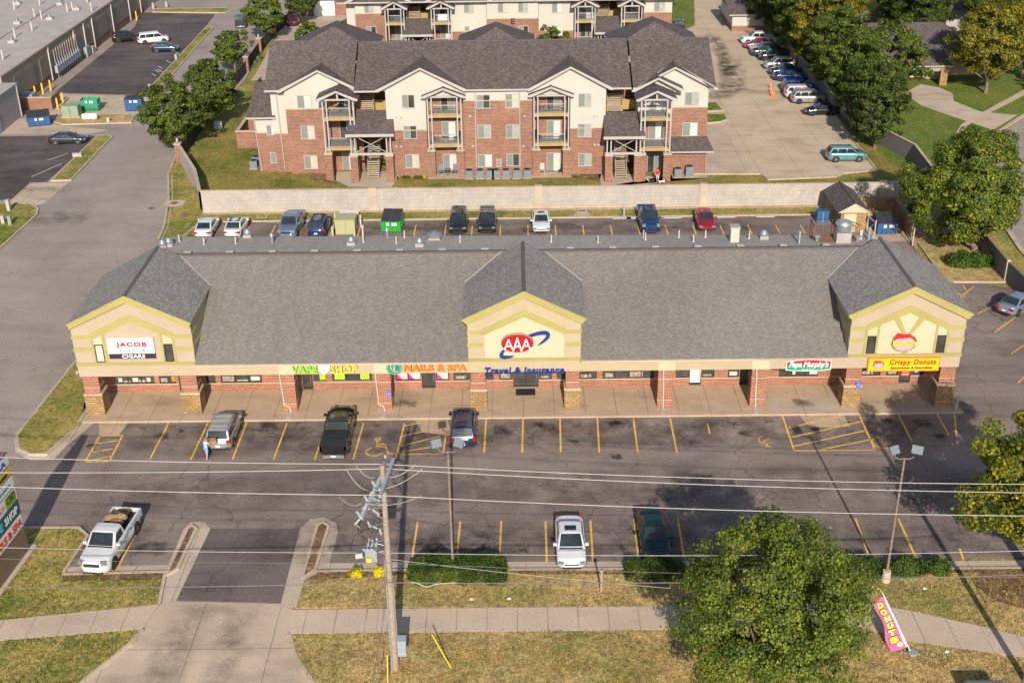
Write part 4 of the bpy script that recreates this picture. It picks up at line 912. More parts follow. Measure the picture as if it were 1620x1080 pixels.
def stair_bay(root, x0, x1, yf, yb, zE=5.85, zT=7.4, pier=True, up=True):
    b = MB(); b.slab([(x0-.35, yf-.5, zE), (x1+.35, yf-.5, zE), (x1+.1, yb, zT), (x0-.1, yb, zT)], .16, SH, WT); r = b.build('stair_roof', root)
    b = MB(); b.box(x0-.38, x1+.38, yf-.58, yf-.5, zE-.3, zE+.02, WT); b.build('fascia_board', r)
    for xa in (x0-.1, x1-.75):
        if pier:
            b = MB(); b.box(xa, xa+.85, yf, yf+.85, 0, 3.1, AB); p = b.build('brick_pier', root)
            b = MB(); b.box(xa-.05, xa+.9, yf-.05, yf+.9, 3.1, 3.24, K['stonecap']); b.build('stone_cap', p)
        b = MB()
        for dx in (.12, .55): b.box(xa+dx, xa+dx+.15, yf+.15, yf+.3, 3.24, zE-.2, WT)
        b.build('post', root)
    b = MB(); b.box(x0-.1, x1+.1, yf+.05, yf+.2, 3.25, 3.5, WT); b.box(x0-.1, x1+.1, yf+.05, yf+.2, zE-.45, zE-.25, WT)
    for s_ in (0, 1):
        a = (x0+.5, x1-.5) if s_ == 0 else (x1-.5, x0+.5)
        b.tube([(a[0], yf+.12+.06*s_, 3.5), (a[1], yf+.12+.06*s_, zE-.4)], .05, WT, 4)
    b.build('cross_brace', root)
    # the open well: back and side walls, landings, flights
    b = MB(); b.box(x0+.0, x1, yb+5.2, yb+5.4, 0, 10, AB); b.box(x0-.02, x0+.1, yb+.02, yb+5.2, 0, 10, SD); b.box(x1-.1, x1+.02, yb+.02, yb+5.2, 0, 10, SD); b.build('stair_wall', root)
    for z in (3.3, 6.8):
        b = MB(); b.box(x0+.1, x1-.1, yb+2.6, yb+5.2, z, z+.25, K['deckgrey']); b.box(x0+.1, x1-.1, yb+2.5, yb+2.6, z-.1, z+1.1, K['deckwood']) if z > 5 else None; b.build('landing', root)
    xm = (x0+x1)/2
    for z0, z1, ya, yc, xa, xc_ in [(0.1, 1.8, yf+1.2, yf+3.2, xm-.75, xm+.55), (1.8, 3.4, yf+3.3, yf+5.2, xm-.75, xm+.55), (7.0, 8.6, yb+.6, yb+2.4, x0+.3, xm+.1)]:
        b = MB(); n = 9
        for i in range(n):
            z = z0+(z1-z0)*(i+1)/n; y = ya+(yc-ya)*i/n; b.box(xa, xc_, y, y+.28, z-.07, z, K['stonecap'])
        for xx in (xa, xc_-.05): b.tube([(xx, ya, z0), (xx, yc, z1)], .09, K['greymetal'] if z0 < 6 else K['deckwood'], 4); b.tube([(xx, ya, z0+.95), (xx, yc, z1+.95)], .04, WT, 4)
        b.build('stair_flight', root)
A_ = thing('apartment_building', 'three storey brick and cream apartment building with brown roof just behind the long pale wall', 'building', (-4, 60, 0))
# --- left house (A)
wall_block(A_, -30.3, -28.2, 57.5, 66, 4.65, 6.6); wall_block(A_, -28.2, -26.45, 57.2, 69, 4.65, 9.8)
wall_block(A_, -26.45, -21.95, 56.6, 69, 7.65, 9.75, gable=None)
wall_block(A_, -21.95, -18.0, 57.6, 69, 9.0, 9.75)
b = MB(); b.vprism([(-27.0, 9.75), (-17.9, 9.75), (-22.45, 11.95)], 56.62, 56.8, SD); b.box(-22.0, -18.0, 56.62, 57.6, 9.3, 9.75, SD); b.build('gable_wall', A_)
roof_slabs(A_, -28.6, -18.55, 56.1, 9.95, 62.6, 13.95, 70, cuts=((-26.8, -18.7, 59.3),))
gable_roof(A_, -27.15, -17.7, 9.85, 12.15, 56.1, 60.6)
b = MB(); b.slab([(-31.1, 56.9, 6.62), (-27.8, 56.9, 6.62), (-28.4, 62.5, 9.3), (-30.8, 62.5, 9.3)], .2, SH, WT); b.slab([(-31.1, 56.9, 6.62), (-30.8, 62.5, 9.3), (-30.8, 66, 9.0), (-31.1, 67, 6.6)], .2, SH, WT); b.build('lean_to_roof', A_)
balcony_stack(A_, -22.05, -18.2, 53.9, 57.55, dark=(0, 1, 1))
stair_bay(A_, -18.95, -14.3, 53.0, 56.6)
# --- middle (B, mid, C)
wall_block(A_, -14.9, -10.4, 55.0, 69, 5.5, 10.0); wall_block(A_, -10.4, -6.2, 56.4, 69, 8.8, 10.0); wall_block(A_, -6.2, 1.5, 55.0, 69, 8.8, 10.1)
wall_block(A_, 1.5, 5.75, 56.4, 69, 8.8, 10.0); wall_block(A_, 5.75, 9.75, 55.0, 69, 5.5, 10.0)
b = MB(); b.vprism([(-15.7, 10.0), (-5.9, 10.0), (-10.85, 12.45)], 55.02, 55.2, SD); b.box(-10.4, -6.2, 55.02, 56.4, 9.3, 10.0, SD); b.build('gable_wall', A_)
b = MB(); b.vprism([(1.2, 10.0), (10.3, 10.0), (5.85, 12.4)], 55.02, 55.2, SD); b.box(1.5, 5.75, 55.02, 56.4, 9.3, 10.0, SD); b.build('gable_wall', A_)
roof_slabs(A_, -18.3, 12.5, 54.5, 10.2, 62.4, 13.8, 70, cuts=((-15.6, -6.1, 59.0), (1.35, 10.1, 58.9)))
gable_roof(A_, -15.95, -5.75, 10.2, 12.68, 54.45, 60.3); gable_roof(A_, .98, 10.5, 10.15, 12.6, 54.45, 60.2)
balcony_stack(A_, -10.4, -6.25, 54.55, 56.35, dark=(0, 0, 1)); balcony_stack(A_, 1.5, 5.8, 54.55, 56.35, dark=(0, 0, 1))
stair_bay(A_, 9.7, 13.6, 52.1, 55.6, 5.5, 7.2)
# --- right house (D)
wall_block(A_, 17.0, 21.35, 54.5, 66, 2.85, 2.85); wall_block(A_, 17.2, 21.4, 56.4, 69, 7.35, 9.45); wall_block(A_, 13.3, 17.2, 55.5, 69, 6.9, 9.45)
b = MB(); b.vprism([(13.5, 9.45), (21.6, 9.45), (17.45, 11.8)], 56.42, 56.6, SD); b.build('gable_wall', A_); b = MB(); b.vprism([(12.9, 9.4), (18.0, 9.4), (18.0, 9.9), (15.4, 11.1), (12.9, 9.9)], 55.4, 56.42, SD); b.build('gable_wall', A_)
roof_slabs(A_, 12.7, 21.9, 54.6, 10.15, 62.2, 13.85, 70, cuts=((13.05, 21.85, 58.4),))
gable_roof(A_, 12.6, 22.3, 9.62, 12.05, 55.9, 60.6); gable_roof(A_, 12.6, 18.35, 9.85, 11.2, 54.6, 58.0)
b = MB(); b.slab([(16.9, 53.8, 2.98), (22.0, 53.8, 2.98), (21.5, 56.4, 3.95), (17.3, 56.4, 3.95)], .18, SH, WT); b.build('lean_to_roof', A_)
balcony_stack(A_, 13.3, 17.0, 52.3, 55.45, dark=(1, 0, 0), ground=True)
# rear pyramids of the roof
for cx, hw, z in [(-21.6, 5.2, 15.0), (-2.6, 4.6, 14.6), (16.0, 5.4, 15.0)]:
    b = MB(); yc = 65.6; b.mesh([(cx-hw, yc-hw*.6, 12.6), (cx+hw, yc-hw*.6, 12.6), (cx+hw, yc+6, 12.4), (cx-hw, yc+6, 12.4), (cx, yc, z), (cx, yc+3, z)], [(0, 1, 4), (1, 2, 5, 4), (2, 3, 5), (3, 0, 4, 5)], SH); b.build('hip_roof', A_)
def win_px(root, l, Y, dark=()):
    for i, (a, t, c, d) in enumerate(l):
        x0, z1 = XZ(a, t, Y); x1, z0 = XZ(c, d, Y); window(root, x0, x1, z0, z1, Y, dark=(i in dark))
win_px(A_, [(469, 151, 493.5, 171.5), (475, 199, 499, 220), (480.5, 246, 503.5, 267)], 56.6)
win_px(A_, [(421, 198, 438, 214), (427, 241, 447, 258)], 57.4)
win_px(A_, [(635, 150, 656.5, 171), (638, 199, 660, 219.6), (641, 244.5, 664, 265.5), (753, 150, 775.5, 171.6), (755, 197.5, 777, 218.7), (756, 244, 779, 264), (799, 148.7, 821.5, 170.5), (800, 197.5, 822, 218.7), (801, 243, 822, 262.6), (915, 148, 935.6, 169), (914, 196, 935.6, 216.7), (915, 242.5, 935.6, 262.6)], 55.0, (0, 1, 3, 8))
win_px(A_, [(1084, 146, 1105.5, 166.5), (1080, 194, 1103, 215)], 56.4)
# downspouts, vents, meter dots
for px0, py0, px1, py1, Y in [(436.7, 150, 451.5, 270, 57.1), (402, 190, 414.5, 270, 57.4), (751, 145, 754, 276, 54.9), (822, 145, 823, 276, 54.9), (1117, 242, 1116, 275, 54.4)]:
    x0, z0 = XZ(px0, py0, Y); x1, z1 = XZ(px1, py1, Y); b = MB(); b.tube([(x0, Y-.05, z0), (x1, Y-.05, max(.05, z1))], .06, WT, 6); b.build('downspout', A_)
for px, py in [(743.5, 184), (748, 231), (627, 186), (634, 186), (627, 232), (635, 232), (940, 184), (945, 184), (941, 229), (947, 229), (828, 231), (830, 184)]:
    x, z = XZ(px, py, 54.98); b = MB(); b.box(x-.12, x+.12, 54.9, 54.995, z-.1, z+.1, WT); b.build('wall_vent', A_)
b = MB()
for i in range(2):
    for j in range(3): x, z = XZ(787+i*5, 253+j*4.5, 54.98); b.box(x-.13, x+.13, 54.85, 54.99, z-.12, z+.12, WT)
b.build('meter_box', A_)
sheet('patio', [(-21.2, 57), (-21.1, 54), (-19.2, 51.7), (-14.4, 51.3), (-13.9, 55), (-13.9, 57)], K['concrete'], .03)
sheet('patio', [(9.0, 56), (9.2, 50.6), (11.8, 50.2), (14.6, 51.4), (17.4, 52.4), (17.4, 54.4), (21.4, 54.4), (21.4, 53.2), (17.6, 53.2)], K['concrete'], .03)
sheet('patio', [(-10.5, 56), (-10.5, 54.0), (5.9, 54.0), (5.9, 56)], K['concrete'], .025)
sheet('mulch_bed', [(-14.1, 55), (-14.1, 54.1), (-10.6, 54.0), (-10.6, 55)], K['mulch'], .03); sheet('mulch_bed', [(6.0, 55), (6.0, 54.0), (9.1, 53.0), (9.4, 55)], K['mulch'], .03); sheet('mulch_bed', [(-24.3, 56.5), (-24.0, 54.3), (-20.9, 53.0), (-21.2, 56)], K['mulch'], .03)

# ---------------------------------------------------------------- rear building
YB = 104.5
B2 = thing('apartment_building', 'farther apartment building cut off by the top of the photo, with cream siding and brick', 'building', (-1, 110, 0))
def bx2(px0, px1, zb_py, Y=YB, gable=False):
    x0 = XZ(px0, 25, Y)[0]; x1 = XZ(px1, 25, Y)[0]; zb = XZ(px0, zb_py, Y)[1]; wall_block(B2, x0, x1, Y, Y+13, zb, 10.2)
bx2(548, 562, 62, YB+.8); bx2(562, 611, 22); bx2(611, 641, 18, YB+2.6); bx2(683, 712, 47, YB+2.6); bx2(712, 770, 50); bx2(770, 852, 30, YB-.4); bx2(852, 908, 49); bx2(908, 943, 49, YB+2.6); bx2(984, 1018, 18, YB+2.6); bx2(1018, 1063, 20)
x0, x1 = XZ(640, 30, YB)[0], XZ(684, 30, YB)[0]; stair_bay(B2, x0+.2, x1-.2, YB-2.6, YB+.9)
x0, x1 = XZ(942, 30, YB)[0], XZ(986, 30, YB)[0]; stair_bay(B2, x0+.2, x1-.2, YB-2.6, YB+.9)
for a, c in [(607, 641), (680, 716), (908, 944), (981.5, 1018)]:
    x0, x1 = XZ(a, 25, YB-2)[0], XZ(c, 25, YB-2)[0]; balcony_stack(B2, x0, x1, YB-2, YB+2.55, dark=(0, 0, 1) if a != 908 else (0, 1, 0))
win_px(B2, [(575.3, 5, 591.8, 21), (579, 42, 596, 58.6), (733.5, 4.5, 749.5, 20.5), (735, 42, 750, 58), (873, 4, 890, 20.5), (873, 41, 890, 57), (1035, 3, 1052, 19), (1037, 40, 1053, 56)], YB, (1,))
win_px(B2, [(787.5, 3.5, 804, 20), (819.5, 3, 835.5, 19.5), (788, 41, 804.5, 56), (820, 41, 836, 56)], YB-.4, (3,))
b = MB(); x, z = XZ(811.5, 39, YB-.5); add_text(b, 'E', x-.32, x+.32, z, z+.85, YB-.41, K['black'], .03, 0, .04); b.build('building_letter', B2)
roof_slabs(B2, -26.5, 25.5, YB-1.2, 10.25, YB+7, 14.0, YB+15)
b = MB()
for cx in (XZ(587, 5, YB)[0]+1.2, XZ(741, 5, YB)[0]-1.4, XZ(880, 5, YB)[0]+1.2, XZ(1040, 5, YB)[0]-1): gable_roof(B2, cx-5, cx+5, 10.25, 12.5, YB-1.25, YB+4)
# garage row at far right of the apartments and grey garage at left of rear building
g = thing('garage', 'brick garage with white door at the top edge left of the farther apartment building', 'garage', (-36, 148, 0))
b = MB(); b.box(-40.5, -30.5, 144, 154, 0, 3.0, AB); b.build('brick_wall', g)
b = MB(); b.slab([(-41, 143.5, 3.0), (-30, 143.5, 3.0), (-30, 149, 5.2), (-41, 149, 5.2)], .2, SH, WT); b.slab([(-41, 154.5, 3.0), (-30, 154.5, 3.0), (-30, 149, 5.2), (-41, 149, 5.2)], .2, SH, WT); b.build('roof', g)
b = MB(); b.box(-36.6, -32.8, 143.9, 143.99, 0.02, 2.6, K['whitepaint']); b.build('garage_door', g)
g = thing('shed', 'shingled lean-to roof wall beside the farther apartment building, behind the shrubs', 'outbuilding', (-27.5, 113, 0))
b = MB(); b.box(-29.2, -26.2, 106, 125, 0, 2.6, SD); b.build('wall', g); b = MB(); b.slab([(-30.0, 105.5, 2.5), (-25.4, 105.5, 4.6), (-25.4, 125.5, 4.6), (-30.0, 125.5, 2.5)], .15, SH, WT); b.build('roof', g)
g = thing('garage', 'low white and brick garage half hidden by trees at the far parking row', 'garage', (39, 130, 0))
b = MB(); b.box(35.9, 46, 127, 139, 0, .9, AB); b.box(35.95, 45.9, 127.05, 138.9, .9, 2.9, SD); b.build('wall', g)
b = MB(); b.slab([(35.3, 126.4, 2.9), (46.5, 126.4, 2.9), (46.5, 133, 5.0), (35.3, 133, 5.0)], .2, SH, WT); b.slab([(35.3, 139.5, 2.9), (46.5, 139.5, 2.9), (46.5, 133, 5.0), (35.3, 133, 5.0)], .2, SH, WT); b.build('roof', g)
b = MB(); b.vprism([(126.5, 2.9), (139.4, 2.9), (133, 4.85)], 0, .15, SD); 
vs = [(36.1+v[1], v[0], v[2]) for v in b.v]; b.v = vs; b.build('gable_wall', g)
# ================================================================ vehicles (local x = forward)
SPEC = {
 'sedan': dict(L=4.8, W=1.84, H=1.45, top=[(2.4,.50),(2.36,.66),(2.1,.76),(1.1,.90),(-1.5,.96),(-2.2,.98),(-2.34,.9),(-2.4,.55)], cab=(1.15,.30,-.95,-1.75), r=.33, ax=(1.42,-1.40), wt=.73, pil=(-.25,)),
 'coupe': dict(L=4.7, W=1.84, H=1.38, top=[(2.35,.50),(2.3,.64),(2.0,.76),(1.0,.90),(-1.5,.98),(-2.2,1.0),(-2.3,.9),(-2.35,.55)], cab=(1.1,.15,-.85,-2.05), r=.34, ax=(1.42,-1.35), wt=.70, pil=(-.35,)),
 'hatch': dict(L=4.3, W=1.80, H=1.50, top=[(2.15,.50),(2.1,.70),(1.8,.82),(1.0,.94),(-1.9,1.0),(-2.1,.9),(-2.15,.55)], cab=(1.15,.35,-1.35,-2.0), r=.33, ax=(1.3,-1.28), wt=.75, pil=(-.2,-1.1)),
 'suv': dict(L=4.65, W=1.88, H=1.70, top=[(2.32,.55),(2.28,.80),(2.0,.96),(1.2,1.06),(-2.1,1.10),(-2.28,1.0),(-2.32,.6)], cab=(1.25,.50,-1.85,-2.24), r=.36, ax=(1.38,-1.36), wt=.78, pil=(-.15,-1.2)),
 'minivan': dict(L=5.1, W=1.98, H=1.75, top=[(2.55,.50),(2.5,.75),(2.2,.90),(1.6,1.02),(-2.3,1.05),(-2.5,.95),(-2.55,.6)], cab=(1.75,.85,-2.1,-2.46), r=.34, ax=(1.6,-1.45), wt=.80, pil=(0.1,-1.2)),
 'pickup': dict(L=5.85, W=2.0, H=1.90, top=[(2.92,.62),(2.9,1.0),(2.6,1.12),(1.6,1.22),(-.80,1.22),(-.86,.80),(-2.84,.80),(-2.92,.70)], cab=(1.55,.85,-.62,-.80), r=.40, ax=(1.9,-1.75), wt=.76, pil=(.12,)),
 'longbed': dict(L=5.85, W=2.0, H=1.88, top=[(2.92,.62),(2.9,1.0),(2.6,1.12),(1.5,1.22),(-.30,1.22),(-.36,.80),(-2.84,.80),(-2.92,.70)], cab=(1.45,.75,-.14,-.30), r=.40, ax=(1.9,-1.75), wt=.76, pil=(-.0,)),
}
K['headlamp'] = plain('headlamp_lens', (.22, .23, .24), .12, var=.2); K['tail'] = plain('tail_lamp', (.42, .008, .012), .2, var=.1); K['plate'] = plain('licence_plate', (.62, .62, .66), .5)
K['rim'] = plain('alloy_rim', (.40, .41, .43), .3, .8, kind='Object'); K['carglass'] = glassy('car_glass', (.022, .03, .034), .04); K['trimblack'] = plain('black_plastic', (.025, .025, .027), .6)
_cache = {}
def loft(stations, m, b):
    n = len(stations[0]); base = len(b.v); vs = [p for s in stations for p in s]
    fs = [(i*n+j, (i+1)*n+j, (i+1)*n+j+1, i*n+j+1) for i in range(len(stations)-1) for j in range(n-1)]
    b.mesh(vs, fs, m, True); b.face(stations[0], m); b.face(stations[-1][::-1], m)
def smooth(v, k=1):
    for _ in range(k): v = np.concatenate([[v[0]], (v[:-2]+2*v[1:-1]+v[2:])/4, [v[-1]]])
    return v
def vehicle(kind, paint, x, y, head, label, cat='car', group=None, roofm=None, rails=False, sunroof=False, cover=False, name=None, lite=False, z=0.014):
    s = SPEC[kind]; L, W, H = s['L'], s['W'], s['H']; h2 = W/2
    nm = name or {'sedan': 'parked_sedan', 'coupe': 'parked_coupe', 'hatch': 'parked_hatchback', 'suv': 'parked_suv', 'minivan': 'parked_minivan', 'pickup': 'parked_pickup', 'longbed': 'parked_pickup'}[kind]
    t = thing(nm, label, cat, (x, y, z), R(head), group)
    tp = s['top'][::-1]; xs = np.unique(np.concatenate([np.linspace(-L/2, L/2, 34), [p[0] for p in tp]]))
    zt = np.interp(xs, [p[0] for p in tp], [p[1] for p in tp])
    if 'p' not in kind[:1] and kind != 'longbed': zt = smooth(zt, 2)
    st = []
    for xx, zz in zip(xs, zt):
        a = abs(xx)/(L/2); w_ = h2*(1-.05*a**3-.42*max(0, (a-.76)/.24)**2.4); zl = .24+.10*max(0, (a-.8)/.2)**2
        hh = zz-zl; cr = .05 if zz > .85 else .03
        half = [(w_*.90, zl), (w_*.975, zl+.05), (w_, zl+hh*.35), (w_*.995, zl+hh*.65), (w_*.965, zl+hh*.90), (w_*.90, zz), (w_*.55, zz+cr*.8), (0, zz+cr)]
        st.append([(xx, p, q) for p, q in half]+[(xx, -p, q) for p, q in half[-2::-1]])
    b = MB(); loft(st, paint, b); body = b.build('body', t, local=True)
    # cabin
    f0, f1, r1, r0 = s['cab']; zb = float(np.interp(0, xs, zt)); wb, wt = h2*.905, h2*s['wt']
    zf = float(np.interp(f0, xs, zt)); zr_ = float(np.interp(r0+.05, xs, zt)) if kind not in ('pickup', 'longbed') else zb
    cx = np.unique(np.concatenate([np.linspace(r0, f0, 22), [f1, r1]])); st = []
    for xx in cx:
        if xx > f1: h = (f0-xx)/(f0-f1)
        elif xx < r1: h = (xx-r0)/(r1-r0)
        else: h = 1+.02*math.sin(math.pi*(xx-r1)/(f1-r1))
        h = max(h, .0); top = zb-.03+h*(H-zb+.03); wx = wb+(wt-wb)*min(h, 1); z0 = zb-.05
        half = [(wb, z0), (wb+(wx+.03-wb)*.5, z0+(top-z0)*.5), (wx+.03*min(h, 1), z0+(top-z0)*.88), (wx-.09, top-.012), (wx*.5, top+.012), (0, top+.018)]
        st.append([(xx, p, q) for p, q in half]+[(xx, -p, q) for p, q in half[-2::-1]])
    b = MB(); loft(st, paint, b); cab = b.build('cabin', t, local=True)
    if roofm: 
        b = MB(); b.face([(f1-.08, wt-.12, H+.022), (r1+.05, wt-.12, H+.022), (r1+.05, -wt+.12, H+.022), (f1-.08, -wt+.12, H+.022)], roofm); b.build('roof_panel', cab, local=True)
    gm = K['carglass']; e = .022
    def P(h, xa, xb, wfac):     # point on the slanted screens
        return (xa+(xb-xa)*h, (wb+(wt-wb)*h)*wfac, zb-.03+h*(H-zb+.03))
    for nm_, xa, xb in (('windshield', f0, f1), ('rear_window', r0, r1)):
        sg = 1 if xa > xb else -1; b = MB(); dx, dz = abs(H-zb), abs(xa-xb); l = math.hypot(dx, dz); ox, oz = sg*dx/l*e, dz/l*e
        lo, hi = (.10, .93) if nm_ == 'windshield' else (.14, .90); rows = []
        for h in (lo, hi):
            q = P(h, xa, xb, .87); rows.append([(q[0]+ox-.02*sg*(abs(k)), q[1]*k, q[2]+oz+.012*(1-abs(k))) for k in (1, .5, 0, -.5, -1)])
        vs = rows[0]+rows[1]; fs = [(i, i+1, 6+i, 5+i) if sg < 0 else (i+5, i+6, i+1, i) for i in range(4)]; b.mesh(vs, fs, gm, True); b.build(nm_, cab, local=True)
    def sy(h): return wb+(wt+.03-wb)*(h/.88)+.010
    edges = [None]+list(s['pil'])+[None]
    for side in (1, -1):
        for i in range(len(edges)-1):
            pts = []
            for h in (.10, .80):
                xa = (f0+(f1-f0)*h-.16) if edges[i] is None else edges[i]-.035
                xb = (r0+(r1-r0)*h+.14) if edges[i+1] is None else edges[i+1]+.035
                pts.append((xa, xb, h))
            if pts[0][0]-pts[0][1] < .15: continue
            zz = lambda h: zb-.03+h*(H-zb+.03)
            q = [(pts[0][0], side*sy(.10), zz(.10)), (pts[0][1], side*sy(.10), zz(.10)), (max(pts[1][1], -9), side*sy(.80), zz(.80)), (max(pts[1][0], pts[1][1]+.05), side*sy(.80), zz(.80))]
            b = MB(); b.face(q if side > 0 else q[::-1], gm); b.build('side_window', cab, local=True)
    if kind not in ('pickup', 'longbed') or True:
        b = MB(); b.box(f0-.02, f0+.10, -wb*.86, wb*.86, zf+.028, zf+.058, K['trimblack']); b.build('cowl', cab, local=True)
        for side in (1, -1):
            b = MB()
            for xx in [f1+.25]+[p_ for p_ in s['pil']][:1]: b.box(xx-.012, xx+.012, side*(h2*.99) if side > 0 else side*(h2+.004), side*(h2+.004) if side > 0 else side*(h2*.99), .40, zb-.12, K['trimblack'])
            b.build('door_seam', body, local=True)
    # wheels
    r = s['r']; key = (kind, 'w')
    if key not in _cache:
        b = MB(); vs = []; n = 20
        prof = [(-.11, r*.62), (-.11, r*.94), (-.08, r), (.08, r), (.11, r*.94), (.11, r*.62)]
        for (yy, rr) in prof: vs += [(rr*math.cos(2*math.pi*k/n), yy, rr*math.sin(2*math.pi*k/n)) for k in range(n)]
        b.mesh(vs, [(j*n+k, (j+1)*n+k, (j+1)*n+(k+1) % n, j*n+(k+1) % n) for j in range(5) for k in range(n)], K['black'], True)
        b.face(vs[:n][::-1], K['black']); b.face(vs[-n:], K['black']); tyre = b.build('wheel', None, local=True); _cache[key] = tyre.data; bpy.data.objects.remove(tyre)
        b = MB(); 
        for sgn in (-1, 1):
            ring = [(r*.60*math.cos(2*math.pi*k/n), sgn*.114, r*.60*math.sin(2*math.pi*k/n)) for k in range(n)]; b.face(ring if sgn < 0 else ring[::-1], K['trimblack'])
            for k in range(5):
                a = 2*math.pi*k/5; c_, s_ = math.cos(a), math.sin(a)
                q = [(r*.1*-s_*1.0, sgn*.118, r*.1*c_), (r*.58*c_-r*.12*s_, sgn*.118, r*.58*s_+r*.12*c_), (r*.58*c_+r*.12*s_, sgn*.118, r*.58*s_-r*.12*c_), (r*.1*s_, sgn*.118, -r*.1*c_)]; b.face(q, K['rim']); b.face(q[::-1], K['rim'])
            ring = [(r*.16*math.cos(2*math.pi*k/8), sgn*.120, r*.16*math.sin(2*math.pi*k/8)) for k in range(8)]; b.face(ring if sgn < 0 else ring[::-1], K['rim'])
        rim = b.build('rim', None, local=True); _cache[(kind, 'r')] = rim.data; bpy.data.objects.remove(rim)
        b = MB(); n = 20; ra = r+.065
        for sgn in (-1, 1):
            ring = [(ra*math.cos(2*math.pi*k/n), 0, ra*math.sin(2*math.pi*k/n)) for k in range(n)]
        ring1 = [(p[0], .012, p[2]) for p in ring]; ring0 = [(p[0], -.012, p[2]) for p in ring]; b.face(ring1[::-1], K['trimblack']); b.face(ring0, K['trimblack'])
        b.mesh(ring0+ring1, [(k, (k+1) % n, n+(k+1) % n, n+k) for k in range(n)], K['trimblack']); a = b.build('wheel_arch', None, local=True); _cache[(kind, 'a')] = a.data; bpy.data.objects.remove(a)
    for ax in s['ax']:
        for side in (1, -1):
            o = bpy.data.objects.new('wheel', _cache[key]); COL.objects.link(o); o.parent = t; o.location = (ax, side*(h2-.095), r)
            q = bpy.data.objects.new('rim', _cache[(kind, 'r')]); COL.objects.link(q); q.parent = o
            q = bpy.data.objects.new('wheel_arch', _cache[(kind, 'a')]); COL.objects.link(q); q.parent = t; q.location = (ax, side*(h2*.985), r+.02)
    # lamps, grille, bumpers, plate, mirrors
    zh = float(np.interp(L/2-.12, xs, zt)); big = kind in ('pickup', 'longbed')
    for side in (1, -1):
        b = MB(); b.obox((L/2-.24, side*(h2-.33), zh-.03), [(1, .35*side, -.1), (-.35*side, 1, 0), (.1, 0, 1)], .20, .15, .07 if not big else .11, K['headlamp']); b.build('headlight', body, local=True)
        b = MB(); hz = zh-.0 if False else float(np.interp(-L/2+.1, xs, zt))-.12
        if big: b.box(-L/2+.02, -L/2+.12, side*(h2-.20) if side > 0 else side*(h2-.06), side*(h2-.06) if side > 0 else side*(h2-.20), .80, 1.14, K['tail'])
        elif kind in ('suv', 'minivan', 'hatch'): b.obox((-L/2+.12, side*(h2-.17), .95), [(1, 0, 0), (0, 1, 0), (0, 0, 1)], .10, .13, .12, K['tail'])
        else: b.obox((-L/2+.10, side*(h2-.28), .80), [(1, .2*side, 0), (-.2*side, 1, 0), (0, 0, 1)], .10, .20, .08, K['tail'])
        b.build('taillight', body, local=True)
        b = MB(); b.obox((f0-.28, side*(h2+.06), zb+.08), [(1, 0, 0), (0, 1, 0), (0, 0, 1)], .07, .11, .08, paint); b.build('mirror', cab, local=True)
        b = MB(); b.box(-.9, -.72, side*(h2*.995+.0) if side > 0 else side*(h2*.995+.02), side*(h2*.995+.02) if side > 0 else side*(h2*.995), zb-.2, zb-.16, K['trimblack']); b.build('door_handle', body, local=True)
    b = MB(); b.box(L/2-.06, L/2+.004, -h2*.5, h2*.5, zh-.26 if big else zh-.14, zh-.04 if big else zh-.05, K['trimblack']); b.box(L/2-.10, L/2+.006, -h2*.62, h2*.62, .28, .42, K['trimblack']); b.build('grille', body, local=True)
    b = MB(); b.box(-L/2-.004 if not big else -L/2-.10, -L/2+.12, -h2*.75, h2*.75, .28, .46, K['trimblack'] if not big else K['steel']); b.build('rear_bumper', body, local=True)
    b = MB(); b.box(-L/2-.03 if not big else -L/2-.12, -L/2-.008 if not big else -L/2-.103, -.17, .17, .52 if not big else .36, .68 if not big else .5, K['plate']); b.build('licence_plate', body, local=True)
    if big:
        b = MB(); xe = r0-.02; zt_ = 1.20
        for side in (1, -1):
            y0, y1 = sorted((side*(h2*.955), side*(h2*.955-.13))); b.box(-L/2+.06, xe-.02, y0, y1, .74, zt_, paint)
        b.box(-L/2+.02, -L/2+.10, -h2*.93, h2*.93, .60, zt_-.02, paint); b.box(xe-.08, xe-.02, -h2*.82, h2*.82, .8, zt_, paint); b.build('bed_side', t, local=True)
        b = MB(); b.box(-L/2+.10, xe-.08, -h2*.82, h2*.82, .80, .90 if not cover else zt_-.06, K['trimblack']); b.build('bed_cover' if cover else 'bed_liner', t, local=True)
    if rails:
        for side in (1, -1):
            b = MB(); b.tube([(f1-.2, side*(wt-.06), H+.06), (r1+.1, side*(wt-.06), H+.06)], .022, K['greymetal'], 5); b.build('roof_rail', cab, local=True)
        b = MB()
        for xx in (f1-.5, (f1+r1)/2, r1+.4): b.tube([(xx, -wt+.08, H+.055), (xx, wt-.08, H+.055)], .018, K['greymetal'], 5)
        b.build('cross_bar', cab, local=True)
    if sunroof:
        b = MB(); xm = f1-.45; b.box(xm-.28, xm+.22, -.36, .36, H+.02, H+.05, gm); b.build('sunroof', cab, local=True)
    return t
def heading(p, q): a = G(*p); c = G(*q); return math.degrees(math.atan2(c[1]-a[1], c[0]-a[0]))
PT = {n: carpaint('paint_'+n, c, m_, r_) for n, c, m_, r_ in [('silver', (.40, .39, .39), .5, .32), ('black', (.012, .012, .013), 0, .2), ('navy', (.012, .035, .075), .3, .25), ('white', (.60, .60, .61), 0, .3),
  ('forest', (.008, .024, .022), .2, .25), ('steelblue', (.20, .26, .36), .5, .3), ('deepblue', (.01, .04, .14), .3, .25), ('crimson', (.30, .006, .02), .2, .25), ('charcoal', (.045, .055, .065), .5, .3), ('teal', (.16, .34, .38), .5, .3), ('maroon', (.12, .012, .03), .2, .25), ('pearl', (.62, .60, .58), .2, .3), ('cobalt', (.01, .05, .22), .3, .3), ('bluegrey', (.27, .31, .40), .5, .3)]}
